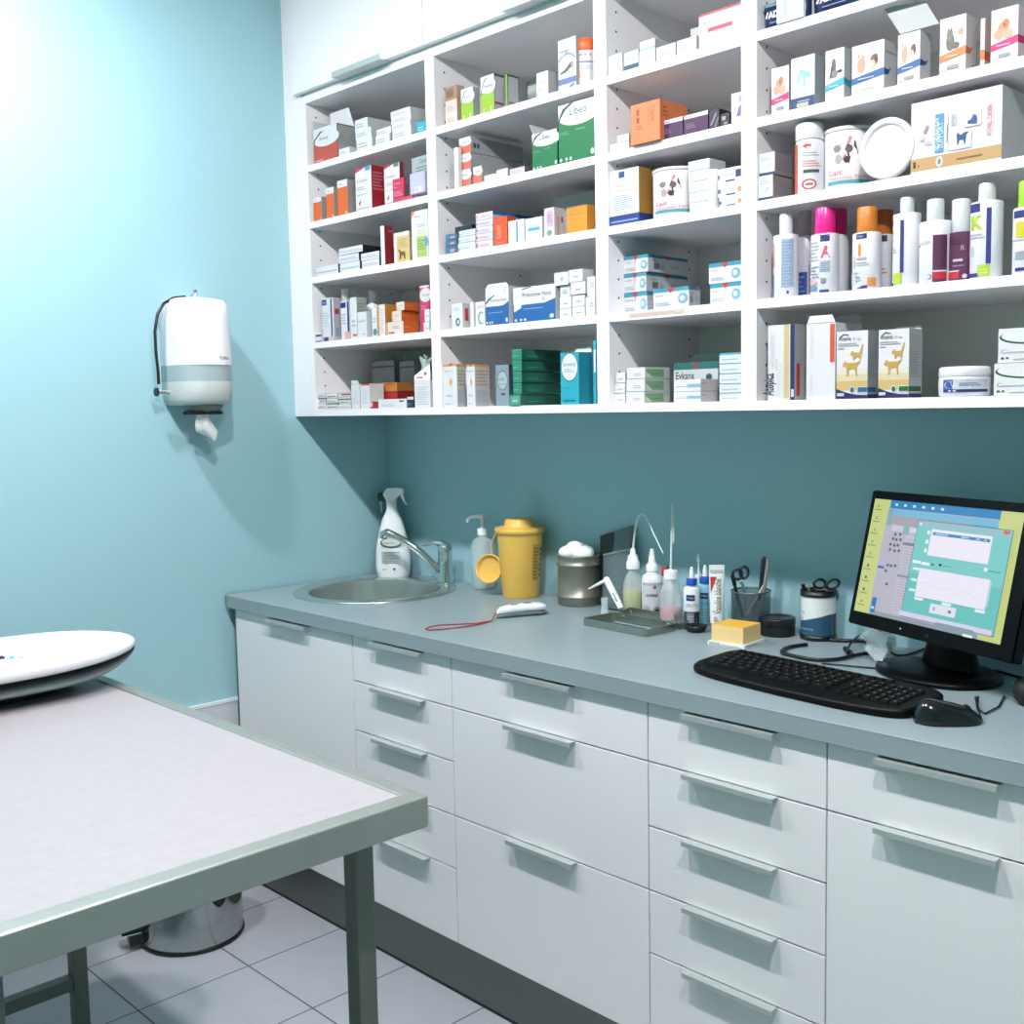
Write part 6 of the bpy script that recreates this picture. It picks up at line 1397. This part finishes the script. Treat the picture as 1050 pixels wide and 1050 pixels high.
# paper note leaning on top of the arrow-banded box
P = [AY(923, 35, YU+.012), AY(963, 24, YU+.014), AY(949, 1.5, YU+.024), AY(906, 8, YU+.026)]
b = MB(); nn = (P[1]-P[0]).cross(P[3]-P[0]).normalized()
b.add(P+[p-nn*.0006 for p in P], [[0, 1, 2, 3], [7, 6, 5, 4], [0, 4, 5, 1], [1, 5, 6, 2], [2, 6, 7, 3], [3, 7, 4, 0]], mat('a9adad', .8))
f = Face(b, P[0], P[1]-P[0], P[3]-P[0])
for k in range(6):
    v_ = .16+.13*k
    for j in range(5): f.P([(.12+.15*j+.02*(k % 2), v_), (.20+.15*j, v_+.015*((j+k) % 3)), (.21+.15*j, v_+.03), (.13+.15*j, v_+.018)], '5f666a', False)
tag(b.build('paper_note'), lab('handwritten paper note leaning over the white boxes', 3, 1), 'note')
# third shelf
z = None
for k, (v, d) in enumerate(((181.8, .12), (158.5, .12))):
    o1 = BX(3, 2, .003+.003*k, 775.2+2.5*k, 792.6+2*k, v, (815, 814)[k], ('lower', 'upper')[k]+' of two white and grey boxes with navy base', 'e2e6ec', '9c989c', 'b4b0b2', seq(RR(0, 0, 1, .12, '2c4a78'), RR(0, .60, 1, .92, 'dfe6ee'), PP([(.35, .22), (.7, .46), (.75, .56), (.62, .46)], '6fa4c0'), lines(.1, .66, .8, .86, 3, 'a9bccc')), lines(.1, .2, .9, .8, 5, '8d898d'), z=z); z = o1.z1
def spray(b, c, rad, H):
    f = Face(b, c, (.001, 0, 0), (0, 0, H*.72), curve=((c.x, c.y), rad, math.radians(-165), math.radians(15)))
    f.R(0, 0, .30, .98, 'e2604a'); f.T(.24, .10, .08, 'FORMULE', 'f6dcd4', rot=90, maxw=.7); f.P([(.42, .92), (.52, .98), (.52, .95), (.62, .95), (.62, .90), (.52, .90), (.52, .86)], 'd9503c'); f.L(.42, .72, .8, .82, 2, 'a9b0b8'); f.L(.42, .52, .85, .66, 3, 'd9988c'); f.R(.45, .40, .8, .46, '4a5258'); f.E(.58, .18, .16, .10, 'd9503c'); f.E(.58, .18, .12, .075, 'eceef0'); f.R(.5, .16, .66, .20, 'd9503c')
shelf_bottle(3, 2, 830.5, .006, 127.5, .0285, [(.96, 0), (1, .015), (1, .70), (.97, .73), (.90, .75), (.90, .76)], PL, mat('d0d2d6', .35), 'red and white spray can with white cap', [(.96, .765), (.98, .78), (.98, .96), (.90, .99), (.6, 1)], spray, nm='spray_can')
tub(3, 2, 871.5, .030, 131, .050, 'white kitten milk tub behind the disc')
# the round lid stands on its rim in front
lc = AY(907, 152, YU-.004); R_ = .0545; lz = SH[2]+.0006+R_
t = thing('plastic_disc', lab('white disc lid propped against the milk tub', 3, 2), 'disc', (lc.x, YU+.02, SH[2]+.0006))
b = MB()
def disc(pro):
    rr = []
    for r, d in pro: rr.append([(lc.x+r*math.cos(a), YU+.001+d, lz+r*math.sin(a)) for a in [2*PI*j/48 for j in range(48)]])
    return rr
LIDM = mat('d8d8dc', .3, name='white_lid')
b.loft(disc([(R_*.97, .012), (R_, .009), (R_, .002), (R_*.96, 0), (R_*.80, .0), (R_*.78, .003), (R_*.74, .004), (.002, .004)]), LIDM); b.loft(disc([(R_*.97, .012), (.002, .012)]), LIDM); b.build('disc', t)
def royal(f):
    f.R(0, .03, 1, .21, 'c9a26c'); f.R(.03, .08, .06, .17, '3c342c'); f.R(.08, .08, .10, .12, '8a6f4c'); f.E(.33, .12, .04, .075, 'cfd3d6'); f.E(.33, .12, .018, .04, '7f8a94'); f.L(.52, .10, .80, .15, 1, '8a6a44')
    f.R(.28, .24, .375, .78, '4f96c4'); f.T(.33, .27, .10, 'DILUTION', 'e6f0f6', rot=90, maxw=.5) if False else f.T(.325, .28, .10, 'RESTAURATION', 'e6f0f6', rot=90, maxw=.44); f.T(.368, .30, .09, 'SUPPORT', 'e6f0f6', rot=90, maxw=.36)
    f.R(.40, .24, .425, .78, 'dcdce4'); f.R(.41, .36, .42, .62, '5c6470'); f.R(.45, .58, .51, .74, 'c9ccd2'); f.L(.465, .60, .495, .73, 6, '8a9098')
    f.R(.44, .24, .68, .46, 'e4e2ea'); f.P([(.53, .30), (.545, .30), (.555, .36), (.60, .35), (.605, .30), (.62, .30), (.63, .42), (.66, .46), (.62, .46), (.56, .43), (.54, .47), (.52, .44)], '2a4f94')
    f.R(.60, .52, .78, .74, 'e4e2ea'); f.P([(.64, .56), (.74, .54), (.745, .60), (.735, .66), (.70, .68), (.68, .62), (.64, .60)], '2a4f94')
    f.P([(.14, .56), (.17, .54), (.21, .64), (.18, .66)], '9aa0aa'); f.P([(.10, .46), (.14, .44), (.16, .50), (.12, .52)], 'cfd2da'); f.L(.15, .38, .25, .46, 3, 'd6d4de')
    f.T(.90, .36, .075, 'ROYAL CANIN', 'd2505c', rot=90, maxw=.40); f.L(.91, .42, .925, .70, 12, 'e6a9b0')
BX(3, 2, .001, 934.5, 1028, 106.8, 1062, 'large white carton with brown bottom band and red lettering', 'e8e4ec', 'b9c0c0', 'd4d2d8', royal, nm='food_carton')
# fourth shelf: shampoos
def oval_bottle(u, s, vtop, a, dpt, hsh, capw, capm, bm, desc, prints, r=3, capsq=False, nm='shampoo_bottle', neck=.03, rd=2.6, rotd=0):
    """a: half width, dpt: half depth, hsh: shoulder share of the height."""
    yy = YU+.003+s+dpt; x = AY(u, vtop+40, yy).x; z0 = SH[r]+.0004; zt = AY(u, vtop, yy).z; H = zt-z0; c_ = Vector((x, yy, z0))
    t = thing(nm, lab(desc, 3, r), 'bottle', c_, 'bottles and tubs in the wide unit')
    b = MB(); pr = [(0, .94, .94), (.012, 1, 1), (hsh-.02, 1, 1), (hsh-.004, .95, .95), (hsh, .82, .82)]
    b.loft([ring(x, yy, z0+H*q, a*p, dpt*w_, math.radians(rotd), 36, rd) for q, p, w_ in pr], bm)
    f = Face(b, (x-a, yy-dpt, z0), (a*2, 0, 0), (0, 0, H*hsh), curve=lambda u, z, off: (x+a*.965*(2*u-1), yy-dpt*max(0, 1-abs(.965*(2*u-1))**rd)**(1/rd)-off*1.6, z))
    if prints: prints(f)
    b.build('bottle', t)
    b = MB(); b.lathe(c_, [(capw, H*(hsh+.002)), (capw*1.02, H*(hsh+.01)), (capw, H*.985), (capw*.94, H)], capm, 30); b.build('cap', t); return c_
WB = mat('d2d3d9', .3, name='white_shampoo_bottle')
CLEARCAP = mat('cfd4d8', .25, name='pale_cap')
def b1p(f): f.R(.0, .48, .20, .86, 'e9a9a4'); f.T(.17, .52, .05, 'SEBO', 'd4605c', rot=90, maxw=.3); f.R(.0, .02, .14, .38, '2f5f92'); f.R(.56, .16, 1, .92, 'a9bad6'); f.L(.58, .2, .98, .9, 14, '8fa4c6'); f.R(.80, .05, .88, .10, '4a5058')
oval_bottle(806, .006, 219, .0245, .020, .745, .013, CLEARCAP, WB, 'white bottle with pale cap and blue text panel', b1p)
def bkp(f): f.R(0, .0, 1, .42, '27479a'); f.L(.1, .1, .8, .4, 4, '6f8ac6')
oval_bottle(825.5, .065, 217, .017, .017, .72, .012, mat('b4a9b4', .4), mat('c9c6d2', .35), 'lilac-capped bottle behind the first white bottle', bkp)
PINK = mat('dc1f86', .3, name='pink_cap')
def bA(f): f.R(.55, .86, .90, .97, '222f78'); f.P([(.58, .89), (.86, .95), (.86, .96), (.58, .90)], 'd9dcec'); f.T(.56, .60, .18, 'A', 'e0608c', bold=.04); f.L(.04, .55, .5, .90, 6, 'b9bec8'); f.R(.55, .36, .92, .54, 'a9bcce'); f.L(.57, .38, .9, .52, 4, '8a9cb0'); f.R(.60, .17, .80, .25, '8a9098'); f.R(.08, .05, .44, .13, '6f8fc0'); f.R(.55, .02, .90, .06, '27318a'); f.E(.25, .20, .16, .05, 'e6b9c0'); f.L(.05, .28, .5, .50, 4, 'c4cad6')
oval_bottle(846, .006, 214, .0265, .022, .70, .0195, PINK, WB, 'white bottle with pink cap and pink letter A', bA)
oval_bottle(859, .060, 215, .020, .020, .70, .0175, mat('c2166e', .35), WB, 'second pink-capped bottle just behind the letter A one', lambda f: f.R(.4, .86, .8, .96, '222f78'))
ORC = mat('c9772a', .4, name='orange_cap')
def bi(f): f.R(.28, .88, .72, .97, '222f78'); f.T(.31, .91, .035, 'Virbac', 'e4e8f2', maxw=.36); f.T(.36, .60, .20, 'i', 'e8982c', bold=.06); f.R(.33, .52, .72, .56, 'a9b4c4'); f.L(.30, .42, .8, .50, 2, 'c4c8d0'); f.R(0, .12, .30, .32, 'dcdde2'); f.L(.04, .16, .5, .34, 3, 'b9bec8'); f.R(.76, .05, 1, .20, 'ea9a4c'); f.P([(.3, .02), (.76, .02), (.76, .07), (.6, .07)], '27318a'); f.R(.10, .40, .24, .60, 'd6d9e0')
oval_bottle(889, .006, 213, .0262, .021, .695, .0185, ORC, WB, 'white bottle with orange cap and orange letter i', bi)
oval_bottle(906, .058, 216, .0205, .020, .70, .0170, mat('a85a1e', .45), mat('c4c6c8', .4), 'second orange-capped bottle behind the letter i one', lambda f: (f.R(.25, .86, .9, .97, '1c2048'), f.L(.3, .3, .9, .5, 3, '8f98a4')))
GRC = mat('c3c9ca', .35, name='grey_cap')
def bK(off):
    def go(f):
        f.R(.66, .18, .82, .90, '2a2f86') if not off else f.R(.44, .18, .60, .90, '2a2f86')
        if not off: f.R(.02, .86, .44, .97, '1f2f7c'); f.T(.10, .64, .17, 'K', 'b4d424', bold=.05); f.L(.04, .52, .6, .60, 2, 'b9bec8'); f.R(.04, .30, .22, .42, 'cfd3d8'); f.R(.02, .02, .42, .07, '2a2f86'); f.R(.40, .03, .80, .17, 'b4d62c'); f.L(.45, .06, .75, .14, 2, 'd6e88a')
        else: f.R(0, .84, .10, .92, '1f2f7c'); f.P([(0, .62), (.03, .64), (.10, .60), (.16, .60), (.07, .68), (.15, .76), (.09, .76), (0, .69)], 'b4d424'); f.L(.0, .46, .3, .56, 3, 'b9bec8'); f.R(.16, .03, .52, .18, 'b4d62c'); f.R(.0, .0, .16, .05, '2a2f86')
    return go
oval_bottle(930, .006, 203, .0245, .020, .82, .0125, GRC, WB, 'slim white bottle with grey cap and cut-off green letter', bK(1))
def bL(f): f.T(.12, .62, .06, 'LASER', '8a8f9c', maxw=.42); f.L(.0, .60, .15, .64, 1, '4a5058'); f.E(.50, .10, .09, .035, '27418a'); f.E(.48, .10, .08, .028, 'e6e7ec'); f.R(.62, .0, .99, .76, '58204c'); f.R(.62, .05, .99, .17, 'c22438'); f.R(.62, .17, .99, .195, 'e6d6de'); f.L(.35, .01, .65, .03, 1, 'b9bec8')
c_ = oval_bottle(959, .004, 205, .0285, .022, .74, .0150, GRC, WB, 'round-shouldered white bottle with grey cap, between green-letter bottles', bL, rd=2.1)
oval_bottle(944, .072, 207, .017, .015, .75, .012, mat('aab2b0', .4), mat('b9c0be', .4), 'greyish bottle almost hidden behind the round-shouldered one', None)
def bP(f): f.R(0, 0, 1, .985, '58204c'); f.R(0, .06, .62, .20, 'c22438'); f.R(0, .20, .62, .225, 'e6d6de'); f.L(.25, .75, .7, .92, 3, '3a1232'); f.T(.68, .62, .10, 'R', 'b496ac', bold=.02); f.R(.40, .40, .75, .45, 'cfc0ca'); f.L(.4, .30, .8, .36, 1, '9a7f92'); f.E(.82, .10, .08, .045, 'cfc0ca')
oval_bottle(985.5, .022, 205, .0262, .0195, .60, .0165, GRC, mat('58204c', .4, name='plum_bottle'), 'plum purple bottle with tall grey cap', bP)
oval_bottle(1012, .006, 188.5, .0265, .021, .81, .0145, GRC, WB, 'tall white bottle with grey cap and green letter K', bK(0))
def bG(f): f.R(.10, .84, .5, .95, '1f2f7c'); f.R(.20, .55, .6, .78, 'd6cf2c'); f.L(.0, .50, .6, .56, 1, 'b9bec8'); f.R(.2, .22, .9, .34, '9aa8b4'); f.R(.2, .05, .9, .10, '2a2f86')
oval_bottle(1056, .006, 186, .0262, .021, .72, .0185, mat('8fd42c', .35, name='lime_cap'), WB, 'white bottle with bright lime green cap', bG)
# bottom shelf
def at1(f): f.R(.60, .02, .80, 1, 'dcc58e'); f.R(.84, 0, 1, 1, '2a2a66'); f.T(.22, .06, .17, 'Atopica', '3c4450', rot=90, maxw=.30, bold=.02); f.T(.34, .05, .10, '100 mg', '9aa0a8', rot=90, maxw=.4) if False else f.L(.30, .40, .36, .56, 5, '9aa0a8'); f.R(.34, .0, .62, .50, 'e4e2e0'); f.R(.88, .04, .98, .14, 'e4e2e8'); f.L(.1, .45, .26, .9, 14, 'd9dbe0'); f.P([(.08, .16), (.12, .30), (.20, .36), (.21, .34), (.15, .28), (.11, .15)], '4a5460')
BX(3, 4, .003, 787.5, 815, 334, 826, 'white, tan and navy box turned sideways with upright lettering', 'e9eaee', 'b9babc', W2, at1, seq(RR(.18, .05, .50, .48, 'd24a2c')))
BX(3, 4, .003, 827, 856.8, 332.5, .10, 'plain white torn-topped box with a red bar', 'ebe9f0', W2, W2, seq(RR(.82, .48, .98, .98, 'dd5a34'), lines(.14, .55, .26, .95, 16, 'd2d4da'), lines(.14, .05, .22, .35, 10, 'd2d4da')), flap=[('front', .014, 1.62, 'd9dad8'), ('back', .02, 1.5, 'b9bcba')])
def dogcat(f, col):
    for i in range(8): pass
    f.R(0, .12, 1, .26, 'd9bd78'); f.R(0, .26, 1, .36, 'e6d6b0'); f.R(0, .36, 1, .44, 'ebe4d4')
    T_ = arc(0, .15, 1, .05, -.03)
    for i in range(len(T_)-1): f.P([(T_[i][0], 0), (T_[i+1][0], 0), T_[i+1], T_[i]], '26265e', False)
    f.k += 1
    f.T(.05, .865, .06, 'Atopica', '4a5058', maxw=.42, bold=.015); f.T(.52, .865, .04, '50 mg', '9aa0a8', maxw=.25); f.P([(.10, .92), (.22, .965), (.40, .95), (.40, .935), (.22, .945), (.12, .905)], '5a6068'); f.L(.05, .78, .72, .84, 2, 'a9aeb6'); f.L(.05, .74, .25, .77, 1, '8a9098')
    Y = 'cda84e'
    f.P([(.20, .50), (.28, .56), (.36, .53), (.62, .53), (.80, .56), (.66, .48), (.66, .40), (.68, .34), (.63, .34), (.60, .44), (.42, .44), (.38, .34), (.33, .34), (.34, .44), (.30, .49), (.24, .47)], Y)
    f.P([(.44, .66), (.52, .71), (.58, .68), (.74, .68), (.84, .80), (.87, .80), (.80, .66), (.78, .58), (.74, .58), (.70, .62), (.62, .62), (.58, .57), (.54, .58), (.55, .63), (.47, .64)], Y)
    f.E(.52, .13, .085, .055, 'e4ecec'); f.E(.52, .13, .065, .04, '2a6a8c' if col == 'b' else '1c6a4c'); f.R(.68, .085, 1, .175, 'e4ecec'); f.R(.70, .095, 1, .165, '22608c' if col == 'b' else '1c6a44'); f.R(.04, .04, .26, .085, 'dcdce6')
def side_at(col): return lambda f: (f.R(0, 0, 1, .06, '26265e'), f.R(0, .09, .9, .165, '22608c' if col == 'b' else '1c6a44'), f.L(.15, .30, .8, .7, 10, '9fa5a8'))
BX(3, 4, .003, 858, 890.2, 340.5, 900, 'white dog-and-cat box with blue label at foot', 'ebe9ee', 'a9b0b0', W2, lambda f: dogcat(f, 'b'), side_at('b'))
BX(3, 4, .003, 901, 932.6, 338.5, 946, 'white dog-and-cat box with green label at foot', 'ebe9ee', 'b4b9ba', W2, lambda f: dogcat(f, 'g'), side_at('g'), flap=[('back', .010, .6, 'c9ccca')])
yy = YU+.045; x = AY(989, 390, yy).x; c_ = Vector((x, yy, SH[4]+.0004)); k_ = (AY(1013, 392, yy).x-AY(964, 392, yy).x)/2; H = AY(989, 375.5, yy-.02).z-c_.z
t = thing('cream_jar', lab('low round white jar with blue label', 3, 4), 'jar', c_, 'bottles and tubs in the wide unit')
b = MB(); b.lathe(c_, [(k_*.92, 0), (k_*.98, .004), (k_, H*.3), (k_*.99, H*.62), (k_*.97, H*.66)], WB, 40)
f = Face(b, (c_.x, c_.y, c_.z+H*.14), (.001, 0, 0), (0, 0, H*.42), curve=((c_.x, c_.y), k_*1.0, math.radians(-118), math.radians(-5)))
f.R(0, 0, 1, 1, 'd3dae6'); f.R(0, 0, 1, .22, '25307e'); f.R(0, .22, .24, 1, '2f62a8'); f.E(.18, .58, .14, .30, 'e4e8ee'); f.L(.36, .5, .8, .8, 2, '8a9ab0'); f.R(.14, .05, .20, .16, 'e4e8ee'); f.R(.24, .05, .30, .16, 'e4e8ee')
b.build('jar', t)
b = MB(); b.lathe(c_, [(k_*.99, H*.665), (k_*1.0, H*.69), (k_*.99, H*.92), (k_*.92, H*.985), (k_*.7, H), (.002, H)], WB, 40); b.build('lid', t)
def gbox(f): f.E(.62, .74, .60, .22, '1f5b3c'); f.E(.66, .77, .60, .20, 'eef1f0'); f.R(.3, .88, 1, 1, 'ebedee'); f.E(.12, .33, .06, .06, '7f8fb0'); f.E(.13, .33, .05, .045, 'ebedee'); f.L(.14, .28, .6, .36, 1, 'b9c2d4'); f.E(.80, .34, .08, .09, '1f5b3c'); f.R(.06, .10, .12, .16, '3c4448'); f.R(.16, .11, .21, .16, '3c4448'); f.L(.30, .08, .6, .14, 1, 'b4babc'); f.T(.75, .72, .10, 'Nelio', 'c9d2ce', maxw=.3)
o1 = BX(3, 4, .003, 1019.4, 1074, 373, .10, 'lower white box with dark green swoosh', 'ebedee', W2, W2, gbox)
BX(3, 4, .008, 1023.8, 1078, 337.5, .10, 'upper white box with dark green swoosh and open top', 'ebedee', W2, W2, gbox, z=o1.z1, flap=[('back', .035, 2.0, 'a9b4ae')])
